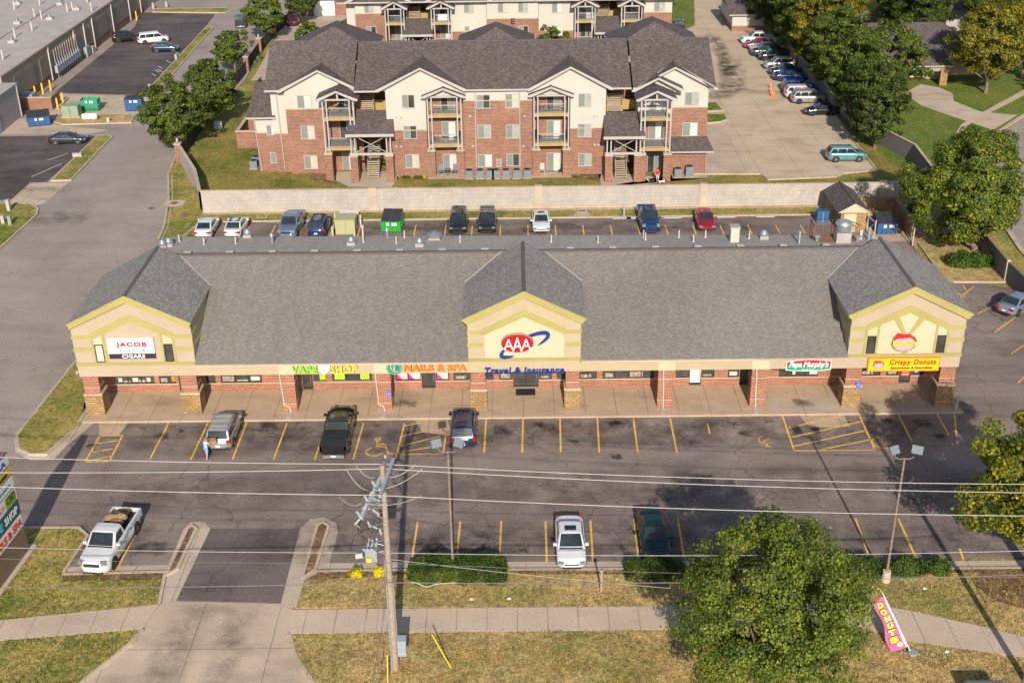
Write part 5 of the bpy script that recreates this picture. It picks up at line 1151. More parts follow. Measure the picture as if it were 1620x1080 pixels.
V = vehicle
V('suv', PT['silver'], -21.75, -2.25, 90, 'silver SUV with roof bars parked nose-in below the left shops, a person behind it', rails=True, sunroof=False)
V('pickup', PT['black'], -13.4, -2.75, 90, 'black pickup truck with covered bed parked nose-in before the green lettering', 'pickup truck', cover=True)
V('suv', PT['navy'], -4.35, -2.3, 90, 'dark blue SUV with pink writing on its rear glass, parked at the kerb ramp')
wp_h = heading((212.6, 836), (176, 893)); ww = vehicle('longbed', PT['white'], -26.05, -15.75, wp_h, 'white pickup truck with brown sacks in its open bed, parked by the driveway island', 'pickup truck')
V('sedan', PT['white'], 2.8, -16.25, 270, 'white sedan with sunroof parked alone in the front row, nose to the street', sunroof=True)
V('sedan', PT['forest'], 8.05, -15.6, 270, 'dark green sedan parked in the shade beside the large front tree')
h = heading((1546, 497), (1573, 483)); x, y = G(1587, 494, .4); V('sedan', PT['bluegrey'], x+2.4*math.cos(R(h)), y+2.4*math.sin(R(h)), h, 'silver blue sedan parked on the angle at the right edge, by the dark boundary wall')
def back(kind, px, py, col, hd, label, cy=38.7, cat='car', z=1.0, **k): 
    x = G(px, py, z)[0]; return vehicle(kind, PT[col], x, cy, hd, label, cat, 'vehicles parked behind the shopping strip', **k)
back('sedan', 321, 362, 'white', 90, 'white sedan with red tail lamps, leftmost car behind the strip', 38.5)
back('sedan', 368, 362, 'white', 88, 'white car with black glass roof, second from left behind the strip', 38.5, roofm=K['carglass'])
back('pickup', 456, 362, 'steelblue', 268, 'light blue-grey pickup truck facing the shops in the back row', 38.6, 'pickup truck')
back('suv', 501, 362, 'deepblue', 88, 'deep blue SUV with dark roof, tail to the shops, beside the olive cabinet', 38.4, roofm=K['trimblack'])
back('suv', 724, 358, 'black', 270, 'black SUV with sloping glass roof facing the shops, right of the green dumpster', 38.9, roofm=K['carglass'])
back('suv', 770, 358, 'black', 270, 'black SUV with silver roof rails beside the glass-roofed one', 38.9, rails=True)
back('sedan', 857, 362, 'white', 270, 'white sedan with sunroof alone in the middle of the back row', 38.9, sunroof=True)
back('pickup', 1031, 360, 'deepblue', 270, 'dark blue pickup truck backed in by a white wheel stop', 39.0, 'pickup truck')
back('sedan', 1124, 362, 'crimson', 268, 'red sedan in the back row, rightmost car behind the strip', 38.9)
def at(kind, px, py, col, hd, label, cat='car', grp=None, z=.8, **k): x, y = G(px, py, z); return vehicle(kind, PT[col], x, y, hd, label, cat, grp, **k)
LG = 'cars on the service lot by the flat roofed building'
at('suv', 199, 58, 'black', 24, 'black SUV nearest the wall of the flat roofed building', grp=LG)
at('minivan', 242, 60, 'white', 22, 'white minivan between two dark cars on the service lot', grp=LG, cat='van')
at('hatch', 261, 74, 'navy', 6, 'small dark hatchback parked beside the white minivan', grp=LG)
at('coupe', 107, 218, 'charcoal', 4, 'dark grey coupe standing on the lot below the blue dumpster', z=.7)
at('pickup', 381, 33, 'charcoal', 100, 'dark pickup truck driving on the far street at the top left', 'pickup truck')
at('suv', 466, 31, 'maroon', 262, 'maroon SUV parked behind the fence beside the far trees')
AG = 'cars parked at the apartment lot'
def apt(kind, yy, col, hd, label, xx=38.4, cat='car', **k): return vehicle(kind, PT[col], xx, yy, hd, label, cat, AG, **k)
apt('pickup', 118.3, 'white', 180, 'white pickup truck at the far end of the shaded apartment row', 38.9, 'pickup truck')
apt('sedan', 115.2, 'crimson', 180, 'bright red car second from the far end of the apartment row', 38.3)
apt('sedan', 112.7, 'pearl', 180, 'white sedan next to the red car in the apartment row', 38.8)
apt('suv', 110.2, 'charcoal', 180, 'dark SUV between the white sedan and the tall black SUV', 38.5)
apt('suv', 107.4, 'black', 180, 'tall black SUV fifth from the far end of the apartment row', 39.2)
apt('suv', 102.2, 'silver', 180, 'silver SUV with space on both sides in the middle of the apartment row', 39.0)
apt('sedan', 98.7, 'navy', 180, 'dark blue sedan behind the silver SUV, deep in tree shade', 39.2)
apt('sedan', 95.5, 'deepblue', 0, 'blue sedan just before the gap with orange cones', 39.2)
apt('suv', 89.5, 'cobalt', 0, 'bright blue SUV standing by the orange cones', 39.2)
apt('suv', 86.3, 'pearl', 0, 'white SUV between the bright blue one and the silver one', 38.9)
apt('suv', 83.7, 'silver', 0, 'silver SUV parked beside the white SUV in the apartment row', 39.3, rails=True)
apt('sedan', 78.0, 'black', 180, 'black car half under the tree in the apartment row', 39.9)
apt('suv', 59.1, 'teal', 0, 'teal SUV alone at the near end of the apartment lot', 38.4, rails=True)
at('pickup', 1074, 42, 'black', 85, 'black pickup truck behind the corner of the farther apartment building', 'pickup truck')
at('sedan', 1160, 7, 'bluegrey', 180, 'silver car parked at the very top of the photo near the drive')
# load in the white pickup
b = MB(); rg = random.Random(3); c0 = Vector((-26.05, -15.75, 0)); dv = Vector((math.cos(R(wp_h)), math.sin(R(wp_h)), 0)); sv = Vector((-dv.y, dv.x, 0))
for i in range(7):
    p = c0-dv*(.75+.28*i+rg.uniform(-.1, .1))+sv*rg.uniform(-.45, .3); z = .95+.45*math.sin(min(1, i/5)*math.pi)+.1; n = 10; vs = []; 
    for j in range(5):
        ph = math.pi*j/4
        for k in range(n): a = 2*math.pi*k/n; rr = .46*math.sin(ph)*(1+.25*math.sin(3*a+i)); vs.append((p.x+rr*math.cos(a), p.y+rr*.8*math.sin(a), z+.26*math.cos(ph)+.06*math.sin(5*a+i)))
    b.mesh(vs, [(j*n+k, j*n+(k+1) % n, (j+1)*n+(k+1) % n, (j+1)*n+k) for j in range(4) for k in range(n)], plain('burlap', (.24, .155, .075), .95, var=.5, scale=8) if i == 0 else b.mats[0], True)
tag(b.build('sack_load'), 'lumpy pile of brown sacks lying in the bed of the white pickup', 'sacks')
# pink writing on the blue SUV is part of its rear glass
# ================================================================ trees and shrubs
LEAF = {'front': leafmat('honeylocust_leaves', (.052, .092, .012), (.125, .17, .02), (.27, .30, .045)),
        'maple': leafmat('maple_leaves', (.075, .115, .010), (.18, .21, .018), (.40, .36, .03), .12),
        'maple_green': leafmat('deep_maple_leaves', (.045, .085, .010), (.11, .155, .016), (.28, .29, .03)),
        'green': leafmat('green_leaves', (.038, .070, .009), (.082, .125, .016), (.18, .21, .03)),
        'dark': leafmat('dark_leaves', (.03, .054, .010), (.06, .092, .016), (.12, .15, .028)),
        'autumn': leafmat('turning_leaves', (.07, .085, .010), (.155, .16, .015), (.32, .27, .025), .15),
        'hedge': leafmat('hedge_leaves', (.022, .055, .008), (.05, .10, .012), (.12, .18, .025)),
        'gold': leafmat('golden_leaves', (.40, .36, .01), (.62, .54, .015), (.75, .68, .03))}
def leaf_mesh(name, P, Nn, size, mat, parent, org):
    n = len(P); r1 = rng.normal(size=(n, 3)); a = np.cross(Nn, r1); a /= np.linalg.norm(a, axis=1)[:, None]+1e-9; c = np.cross(Nn, a)
    s = size*rng.uniform(.55, 1.25, (n, 1)); asp = rng.uniform(.5, .9, (n, 1))
    bend = Nn*s*rng.uniform(-.35, .35, (n, 1))
    q = np.stack([P-a*s*.5, P+c*s*.5*asp+bend*.5, P+a*s*.5, P-c*s*.5*asp+bend*.5], 1).reshape(-1, 3)-np.array(org)
    me = bpy.data.meshes.new(name); me.vertices.add(4*n); me.vertices.foreach_set('co', q.astype(np.float32).ravel())
    me.loops.add(4*n); me.loops.foreach_set('vertex_index', np.arange(4*n, dtype=np.int32)); me.polygons.add(n)
    me.polygons.foreach_set('loop_start', np.arange(0, 4*n, 4, dtype=np.int32)); me.polygons.foreach_set('loop_total', np.full(n, 4, dtype=np.int32))
    me.materials.append(mat); me.update(); me.validate()
    o = bpy.data.objects.new(name, me); COL.objects.link(o)
    if parent: o.parent = parent
    else: o.location = org
    return o
def tree(name, label, x, y, h, rx, leaf, n=9000, size=.34, low=.22, trunk=.22, group=None, dx=0, dy=0, seed=0, shape='round', nclump=None, gap=1.0):
    g = np.random.default_rng(seed+11); t = thing(name, label, 'tree', (x, y, 0), 0, group)
    zc = h*(low+(1-low)/2); rz = h*(1-low)/2; C0 = np.array([x+dx, y+dy, zc])
    K_ = int((nclump or int(60*(rx/4)**.8+30))*1.5); u = g.normal(size=(K_, 3)); u /= np.linalg.norm(u, axis=1)[:, None]
    rad = g.uniform(.35, 1.0, K_)**.5; rad *= g.uniform(.78, .98, K_)
    off = u*rad[:, None]*np.array([rx, rx, rz])
    if shape == 'cone': k = 1-.45*np.clip((off[:, 2]/rz+.2), 0, 1); off[:, :2] *= k[:, None]
    lob = 1+.17*np.sin(3*np.arctan2(off[:, 1], off[:, 0])+seed)+.1*np.sin(5*np.arctan2(off[:, 1], off[:, 0])+2*seed); off[:, :2] *= lob[:, None]
    cc = C0+off; cr = g.uniform(.09, .21, K_)*rx*gap; cw = cr**2; cw /= cw.sum()
    idx = g.choice(K_, n, p=cw); v = g.normal(size=(n, 3)); v /= np.linalg.norm(v, axis=1)[:, None]; v[:, 2] = v[:, 2]*.8+.12
    rr = g.uniform(.25, 1.0, n)**.45*np.where(g.random(n) < .12, g.uniform(1, 1.45, n), 1)
    off[:, 2] *= 1
    P = cc[idx]+v*(cr[idx]*rr)[:, None]*np.array([1, 1, .8])
    P[:, 2] = np.maximum(P[:, 2], .25)
    nn = v*1.0+u[idx]*.7+g.normal(size=(n, 3))*.55+np.array([0, 0, .25]); nn /= np.linalg.norm(nn, axis=1)[:, None]
    leaf_mesh('crown', P, nn, size, LEAF[leaf], t, (x, y, 0))
    b = MB(); zt = h*low*1.1+.4; b.tube([(x, y, -.1), (x+.04, y, zt*.5), (x+dx*.3, y+dy*.3, zt), (x+dx*.7, y+dy*.7, zc)], [trunk*1.35, trunk, trunk*.85, trunk*.4], K['bark'], 8)
    for k in g.choice(K_, min(12, K_), replace=False):
        q = cc[k]; m_ = np.array([x+dx*.35, y+dy*.35, zt])*.5+q*.5+g.normal(size=3)*.2; b.tube([(x+dx*.3, y+dy*.3, zt*.95), tuple(m_), tuple(q)], [trunk*.5, trunk*.28, trunk*.1], K['bark'], 6)
    b.build('trunk', t); return t
def shrub(name, label, x, y, rx, ry, h, leaf, n=2500, size=.13, cat='shrub', group=None, seed=0, base=.1):
    g = np.random.default_rng(seed+5); t = thing(name, label, cat, (x, y, base), 0, group)
    v = g.normal(size=(n, 3)); v /= np.linalg.norm(v, axis=1)[:, None]; v[:, 2] = np.abs(v[:, 2])
    lum = 1+.10*np.sin(4*v[:, 0]*2+seed)+.08*np.sin(5*v[:, 1]*2+2*seed); rr = g.uniform(.72, 1.06, n)*lum
    P = np.array([x, y, base])+v*rr[:, None]*np.array([rx, ry, h]); nn = v+g.normal(size=(n, 3))*.5; nn /= np.linalg.norm(nn, axis=1)[:, None]
    leaf_mesh('foliage', P, nn, size, LEAF[leaf], t, (x, y, base))
    b = MB(); 
    for k in range(6): a = k*1.05; b.tube([(x, y, base-.05), (x+rx*.5*math.cos(a), y+ry*.5*math.sin(a), base+h*.7)], [.04, .012], K['bark'], 5)
    b.build('stem', t); return t
def hedge(label, x0, x1, y0, y1, h, n, size=.15, leaf='hedge', seed=0, base=.1):
    g = np.random.default_rng(seed+77); t = thing('hedge', label, 'hedge', ((x0+x1)/2, (y0+y1)/2, base)); P = []; N_ = []
    cx, cy, hx, hy = (x0+x1)/2, (y0+y1)/2, (x1-x0)/2, (y1-y0)/2
    v = g.uniform(-1, 1, (n, 3)); v[:, 2] = g.uniform(0, 1, n); ax = g.choice(5, n, p=[.06, .06, .14, .14, .6])
    v[ax == 0, 0] = 1; v[ax == 1, 0] = -1; v[ax == 2, 1] = 1; v[ax == 3, 1] = -1; v[ax == 4, 2] = 1
    nr = np.zeros((n, 3)); nr[ax == 0, 0] = 1; nr[ax == 1, 0] = -1; nr[ax == 2, 1] = 1; nr[ax == 3, 1] = -1; nr[ax == 4, 2] = 1
    P = np.stack([cx+v[:, 0]*hx, cy+v[:, 1]*hy, base+v[:, 2]*h], 1)
    ex = np.clip((np.abs(v[:, 0])*hx-(hx-.6))/.6, 0, 1); ey = np.clip((np.abs(v[:, 1])*hy-(hy-.35))/.35, 0, 1)
    P[:, 2] -= (.38*ex**2+.25*ey**2)*h*v[:, 2]; P[:, 1] -= np.sign(v[:, 1])*.25*ex**2*hy
    P += g.normal(size=(n, 3))*.075; P[:, 2] += .10*np.sin(P[:, 0]*2.3+seed)+.07*np.sin(P[:, 0]*5.1+P[:, 1]*3); P[:, 1] += .09*np.sin(P[:, 0]*3.1+seed)*np.sign(v[:, 1])+.05*np.sin(P[:, 0]*7)
    nr += g.normal(size=(n, 3))*.5; nr /= np.linalg.norm(nr, axis=1)[:, None]
    leaf_mesh('foliage', P, nr, size, LEAF[leaf], t, ((x0+x1)/2, (y0+y1)/2, base))
    b = MB(); b.box(x0+.35, x1-.35, y0+.2, y1-.2, base, base+h*.8, K['mulch']); b.build('branches', t); return t
tree('street_tree', 'large bushy green tree on the front lawn, covering the sidewalk', 12.7, -27.3, 10.2, 5.7, 'front', 80000, .155, .03, .28, seed=4, dy=-1.2, nclump=150, gap=.85)
tree('street_tree', 'yellow-green maple at the right edge of the front lawn', 30.4, -19.3, 11.8, 4.9, 'maple', 56000, .22, .16, .32, seed=5, dx=.3, nclump=80, gap=1.25)
tree('maple_tree', 'big yellow-green maple in the grass corner behind the right tower', 43.9, 30.8, 12.8, 5.5, 'maple_green', 62000, .25, .04, .3, seed=6, dx=-1.2, nclump=100, gap=1.15)
TG = 'trees along the street fence'
tree('street_tree', 'round dark green tree nearest the corner of the left wall', -41.9, 65.6, 9.2, 4.5, 'green', 20000, .28, .12, .2, TG, seed=7)
tree('street_tree', 'tree with paler olive crown just behind the nearest fence tree', -39.6, 76.0, 9.0, 4.0, 'green', 15000, .29, .14, .2, TG, seed=8)
tree('street_tree', 'small round street tree alone beside the fence, third from the wall corner', -42.7, 104.0, 6.8, 3.1, 'green', 6500, .34, .14, .16, TG, seed=9)
tree('street_tree', 'round tree at the top edge beside the maroon SUV', -41.6, 124.5, 8.2, 3.8, 'green', 7500, .38, .12, .18, TG, seed=10)
tree('street_tree', 'dark tree cut by the top edge behind the maroon SUV', -37.8, 138.0, 8.0, 3.6, 'dark', 5000, .4, .12, .18, TG, seed=11)
tree('garden_tree', 'ragged tall shrub tree rising behind the left ridge of the apartments', -30.4, 99.5, 9.4, 3.0, 'green', 7500, .36, .05, .12, seed=12, shape='cone')
tree('garden_tree', 'small pointed shrub tree left of the ragged one behind the ridge', -34.4, 98.5, 5.2, 1.3, 'green', 1600, .33, .05, .08, seed=13, shape='cone')
tree('garden_tree', 'loose green tree before the farther building, seen above the ridge', 4.9, 99.0, 8.0, 2.7, 'green', 7000, .34, .05, .12, seed=14)
RG = 'trees along the apartment parking row'
spots = [(43.0, 63.5, 8.6, 3.4, 'dark', 'low dark tree nearest the teal SUV'), (43.4, 70.5, 10.0, 3.9, 'dark', 'dark leaning tree between the teal SUV and the black car'), (43.6, 79.0, 12.0, 4.5, 'green', 'dense green tree behind the black car'),
 (43.9, 88.0, 13.2, 4.9, 'green', 'tall green tree behind the two silver SUVs'), (44.2, 97.0, 13.8, 5.1, 'autumn', 'tall tree turning yellow behind the dark blue cars'), (43.9, 106.5, 13.6, 5.0, 'green', 'tall green tree behind the tall black SUV'), (43.5, 116.5, 13.0, 5.2, 'dark', 'dark tree behind the white pickup and the red car'),
 (42.0, 127.5, 12.0, 5.0, 'dark', 'dark tree spreading over the low white garage'), (50.5, 122.0, 13.0, 4.8, 'autumn', 'yellowing tree behind the dark ones at the top edge')]
for i, (x, y, h, r_, lf, lb) in enumerate(spots): tree('parking_tree', lb, x, y, h, r_, lf, int(13500*(r_/4)**2), .30, .03, .22, RG, seed=20+i)
HG = 'trees around the house with the open garage'
for i, (x, y, h, r_, lf, lb) in enumerate([(50.6, 84.6, 11.4, 4.7, 'green', 'upright tree on the lawn left of the concrete driveway'), (64.6, 87.2, 14.0, 6.2, 'autumn', 'wide yellow-green tree right of the garage'), (72.5, 95.0, 14.0, 5.5, 'autumn', 'yellowing tree at the right edge behind the wide one'),
  (62.5, 112.0, 12.0, 5.5, 'dark', 'dark tree rising behind the house roof'), (75.0, 112.0, 14.0, 6.0, 'green', 'green tree at the top right corner'), (54.0, 128.0, 12.0, 5.2, 'autumn', 'yellow tree at the top edge above the play set'), (64.0, 128.0, 13.0, 5.6, 'green', 'green tree at the top edge right of the play set'), (84.0, 128.0, 13.0, 6.0, 'green', 'far green tree behind the top right corner'), (46.0, 140.0, 12.0, 5.0, 'dark', 'dark tree at the top edge left of the play set'), (76, 78, 11.0, 4.4, 'autumn', 'yellow tree beyond the right edge whose shade reaches the street')]):
    tree('garden_tree', lb, x, y, h, r_, lf, int(13500*(r_/4)**2), .30, .08, .24, HG, seed=40+i)
tree('garden_tree', 'small tree on the green lawn at the top by the far drive', 27.6, 146, 5.5, 2.2, 'green', 2500, .34, .3, .1, seed=60)
tree('garden_tree', 'dark tree at the top edge right of the far drive', 32, 158, 8, 3.6, 'dark', 4000, .4, .1, .15, seed=61)
# hedges and shrubs
a = G(620, 925); c = G(792, 925); hedge('long clipped green hedge beside the utility pole, with the lamp post rising from it', -7.0, -1.25, -19.75, -17.95, .95, 15000, .12, seed=1)
hedge('low green hedge half covered by the large front tree', 6.1, 9.6, -19.6, -18.3, .85, 6500, .12, seed=2)
hedge('green hedge left of the right lamp post', 18.0, 21.2, -19.8, -18.4, .9, 5500, .12, seed=3)
shrub('shrub', 'ragged green shrub right of the right lamp post', 22.9, -18.9, 1.3, .8, .95, 'hedge', 3200, .13, seed=2)
shrub('shrub', 'smaller green shrub at the end of the bed right of the lamp post', 24.9, -18.9, .85, .7, .8, 'hedge', 1800, .13, seed=3)
for i, (px, py, l) in enumerate([(564, 912, 'small golden shrub left of the utility pole, farther from it'), (601, 910, 'small golden shrub touching the utility pole'), (796, 908, 'small golden shrub at the right end of the long hedge')]):
    x, y = G(px, py); shrub('golden_shrub', l, x, y+.1, .45, .42, .45, 'gold', 900, .10, group='golden shrubs in the front bed', seed=i+4)
x, y = G(1524, 424); shrub('shrub', 'round green bush in the grass corner, left of the pair', x, y+.6, 1.5, 1.1, 1.3, 'hedge', 3800, .17, seed=8)
x, y = G(1549, 424); shrub('shrub', 'round green bush in the grass corner, right of the pair', x, y+.6, 1.35, 1.0, 1.2, 'hedge', 3200, .17, seed=9)
x, y = G(1447, 345); shrub('shrub', 'grey-green loose bush in front of the boundary wall near the enclosure', x-.3, y-.5, 1.2, 1.0, 1.8, 'green', 1800, .2, seed=10)
for i in range(7):
    shrub('flower_shrub', 'low flowering plant in the bed before the middle apartments', -13.7+i*.47, 54.45, .26, .22, .35, 'gold' if i % 3 == 0 else 'hedge', 120, .1, 'plant', 'low plants in the apartment flower bed', seed=i, base=.03)

# short turf tufts over the front lawns
def inpoly(P, poly):
    x, y = P[:, 0], P[:, 1]; c = np.zeros(len(P), bool); n = len(poly)
    for i in range(n):
        (x0, y0), (x1, y1) = poly[i], poly[(i+1) % n]; m_ = ((y0 > y) != (y1 > y)) & (x < (x1-x0)*(y-y0)/(y1-y0+1e-12)+x0); c ^= m_
    return c
LEAF['tuft'] = leafmat('turf_blades', (.16, .17, .04), (.36, .26, .10), (.52, .38, .16))
LEAF['tuft_green'] = leafmat('green_turf_blades', (.07, .12, .015), (.17, .19, .035), (.40, .31, .10))
def tufts(poly, n, leaf, label, size=.10):
    Q = np.array(poly); P = rng.uniform(Q.min(0), Q.max(0), (n*2, 2)); P = P[inpoly(P, poly)][:n]
    d = np.sin(P[:, 0]*1.3+np.sin(P[:, 1]*1.7)*2)+np.sin(P[:, 1]*2.1+P[:, 0]*.6); P = P[rng.random(len(P)) < .35+.25*(d > .2)+.4*(d > .9)]
    P = np.c_[P, np.full(len(P), .135)]; N_ = rng.normal(size=P.shape); N_[:, 2] = np.abs(N_[:, 2])*.5+.2; N_ /= np.linalg.norm(N_, axis=1)[:, None]
    o = leaf_mesh('grass_tufts', P, N_, size, LEAF[leaf], None, (float(P[:, 0].mean()), float(P[:, 1].mean()), 0)); tag(o, label, 'grass', kind='stuff')
tufts(GL([(466, 963), (480, 918)]+GR+sw_top[::-1][:-1]), 26000, 'tuft', 'short dry grass on the strip between the front kerb and the sidewalk')
tufts(GL(sw_bot+[(1700, 1130), (600, 1130), (502, 1090), (468, 1040)]), 40000, 'tuft', 'short dry grass on the lawn below the sidewalk')
tufts(GL([(-60, 838), (42, 836), (125, 836), (139, 849), (103, 903), (101, 911), (262, 907), (252, 958), (-60, 990)]), 9000, 'tuft_green', 'patchy grass around the pylon sign')
tufts(GL([(-80, 1022), (225, 997), (205, 1020), (130, 1080), (0, 1190), (-80, 1190)]), 9000, 'tuft_green', 'patchy grass below the left sidewalk')
tufts([tuple(p) for p in lg], 9000, 'tuft_green', 'patchy grass left of the liquor shop tower')
# ================================================================ walls, fences
bw = thing('boundary_wall', 'long pale block wall between the back parking row and the apartments', 'wall', (3, 44, 0))
b = MB(); b.box(-33.9, 40.2, 44.0, 44.25, 0, 2.4, K['cmu']); b.build('wall', bw)
b = MB(); b.box(-34.0, 40.3, 43.94, 44.31, 2.4, 2.5, K['kerb']); b.build('coping', bw)
b = MB()
for i in range(60):
    x = -33.3+i*1.24; b.box(x-.02, x+.02, 43.985, 44.0, .25, 2.38, K['kerb'])
b.box(-33.9, 40.2, 43.90, 44.0, 0, .3, K['kerb']); b.build('joint_strip', bw)
for px in (590, 852, 1112, 1395):
    x = XZ(px, 315, 44)[0]; b = MB(); b.box(x-.4, x+.4, 43.85, 44.4, 0, 2.62, K['kerb']); b.build('pilaster', bw)
bw = thing('boundary_wall', 'short angled pale wall running from the street fence to the wall corner', 'wall', (-37, 52, 0))
b = MB(); b.ribbon([(-40.0, 59.9), (-36.2, 51.2), (-34.1, 44.3)], .25, 0, 2.35, K['cmu']); b.build('wall', bw)
b = MB(); b.ribbon([(-40.05, 60.0), (-36.2, 51.2), (-34.05, 44.2)], .36, 2.35, 2.45, K['kerb']); b.build('coping', bw)
bw = thing('boundary_wall', 'dark shaded wall with pale posts along the right side of the grass corner', 'wall', (44.6, 25, 0))
P_ = [(45.0, 44.0), (44.7, 33), (44.4, 23.8), (44.9, 14.0), (45.5, 5)]
b = MB(); b.ribbon(P_, .16, 0, 2.0, K['cmu_dark']); b.build('wall', bw)
for x, y in [(44.75, 34), (44.4, 23.8), (44.9, 14)]:
    b = MB(); b.box(x-.16, x+.16, y-.16, y+.16, 0, 2.15, K['stonecap']); b.build('post', bw)
bw = thing('boundary_wall', 'grey wall on the slope between the apartment trees and the green lawn', 'wall', (45, 60, 0))
b = MB(); b.ribbon([(41.5, 108), (41.9, 92), (41.9, 80), (43.6, 66), (46.0, 58), (45.2, 44.4)], .2, 0, 2.1, K['cmu_dark']); b.build('wall', bw)
b = MB(); b.ribbon([(41.5, 108), (41.9, 92), (41.9, 80), (43.6, 66), (46.0, 58), (45.2, 44.4)], .3, 2.1, 2.18, K['kerb']); b.build('coping', bw)
# brick piers with lamps and iron fence by the street
fpts = [(-40.6, 61.2), (-40.9, 75.0), (-41.0, 89.0), (-40.9, 104.0), (-41.2, 116.0), (-41.0, 128), (-40.0, 140)]
ff = thing('iron_fence', 'black iron picket fence between brick piers along the left street', 'fence', (-41, 98, 0))
for i in range(len(fpts)-1):
    b = MB(); a = Vector(fpts[i]); c = Vector(fpts[i+1]); n = int((c-a).length/.16)
    for k in range(n): p = a.lerp(c, k/n); b.box(p.x-.02, p.x+.02, p.y-.02, p.y+.02, .1, 1.8, K['black'])
    for z in (.25, 1.6): b.tube([(a.x, a.y, z), (c.x, c.y, z)], .03, K['black'], 4)
    b.build('fence_panel', ff)
for i, (x, y) in enumerate(fpts):
    lb = ['at the end of the pale wall', 'under the paler olive tree', 'just above the paler olive tree', 'beside the small round street tree', 'above the small round street tree', 'beside the maroon SUV', 'at the top edge of the photo']
    p = thing('brick_pier', 'square brick fence pier with a small globe lamp, '+lb[i], 'pier', (x, y, 0), 0, 'brick piers of the street fence')
    b = MB(); b.box(x-.35, x+.35, y-.35, y+.35, 0, 2.3, AB); b.build('shaft', p); b = MB(); b.box(x-.42, x+.42, y-.42, y+.42, 2.3, 2.42, K['stonecap']); b.build('cap', p)
    b = MB(); b.cyl(x, y, 2.42, 2.62, .08, K['greymetal'], 8); b.cyl(x, y, 2.62, 3.0, .17, K['paleblue'], 10, .12); b.build('lamp', p)
p = thing('trash_enclosure', 'open brick enclosure with pale coping at the left end of the apartments', 'enclosure', (-34, 70, 0))
b = MB(); b.ribbon([(-34.6, 66.5), (-31.4, 66.5), (-31.4, 72.5), (-34.6, 72.5)], .3, 0, 2.1, AB, True); b.build('brick_wall', p); b = MB(); b.ribbon([(-34.6, 66.5), (-31.4, 66.5), (-31.4, 72.5), (-34.6, 72.5)], .42, 2.1, 2.22, K['stonecap'], True); b.build('coping', p)
# wood fence far right
p = thing('wood_fence', 'grey wooden privacy fence at the top edge behind the play set', 'fence', (60, 132, 0)); b = MB()
for k in range(150): x = 48+k*.21; b.box(x, x+.18, 134-.02*k, 134.04-.02*k, 0, 1.9, K['wood'])
b.build('boards', p)
# ================================================================ shed, enclosure, dumpsters behind the right tower
sh = thing('storage_shed', 'tan block storage shed with shingled gable roof and pale door', 'shed', (33.4, 39, 0))
b = MB(); b.box(32.2, 34.75, 36.3, 42.4, 0, 2.25, K['stone']); b.vprism([(32.2, 2.25), (34.75, 2.25), (33.47, 2.95)], 36.3, 36.5, K['stone']); b.build('wall', sh)
b = MB(); b.vprism([(31.95, 2.2), (35.0, 2.2), (33.47, 3.05)], 36.22, 36.29, K['cream']); b.box(32.1, 34.85, 36.24, 36.29, 2.08, 2.2, K['stonecap']); b.build('gable', sh)
b = MB(); b.slab([(33.47, 36.1, 3.12), (33.47, 42.8, 3.12), (35.05, 42.8, 2.2), (35.05, 36.1, 2.2)], .1, K['shingle_apt'], K['cream']); b.slab([(33.47, 36.1, 3.12), (33.47, 42.8, 3.12), (31.9, 42.8, 2.2), (31.9, 36.1, 2.2)], .1, K['shingle_apt'], K['cream']); b.tube([(33.47, 36.1, 3.14), (33.47, 42.8, 3.14)], .07, K['ridge'], 4); b.build('roof', sh)
b = MB(); b.box(32.5, 33.75, 36.2, 36.29, .02, 1.95, K['cream']); b.build('door', sh)
en = thing('dumpster_enclosure', 'tan block enclosure wall with open pipe gates behind the right tower', 'enclosure', (37, 38, 0))
b = MB(); b.box(34.9, 39.0, 40.8, 41.1, 0, 2.0, K['stone']); b.box(38.8, 39.1, 34.6, 40.8, 0, 2.0, K['stone']); b.build('wall', en)
for x0, y0, x1, y1 in [(38.9, 34.4, 38.4, 32.3), (34.95, 36.2, 35.2, 34.4)]:
    b = MB()
    for z in (.2, 1.7): b.tube([(x0, y0, z), (x1, y1, z)], .05, K['offwhite'], 6)
    for f in (0, 1): b.tube([(x0+(x1-x0)*f, y0+(y1-y0)*f, .1), (x0+(x1-x0)*f, y0+(y1-y0)*f, 2.0)], .06, K['offwhite'], 6)
    b.tube([(x0, y0, .2), (x1, y1, 1.7)], .04, K['offwhite'], 6); b.build('gate', en)
sheet('kerb_ramp', [(34.9, 33.6), (38.6, 33.6), (38.6, 40.7), (34.9, 40.7)], K['walk'], .03)
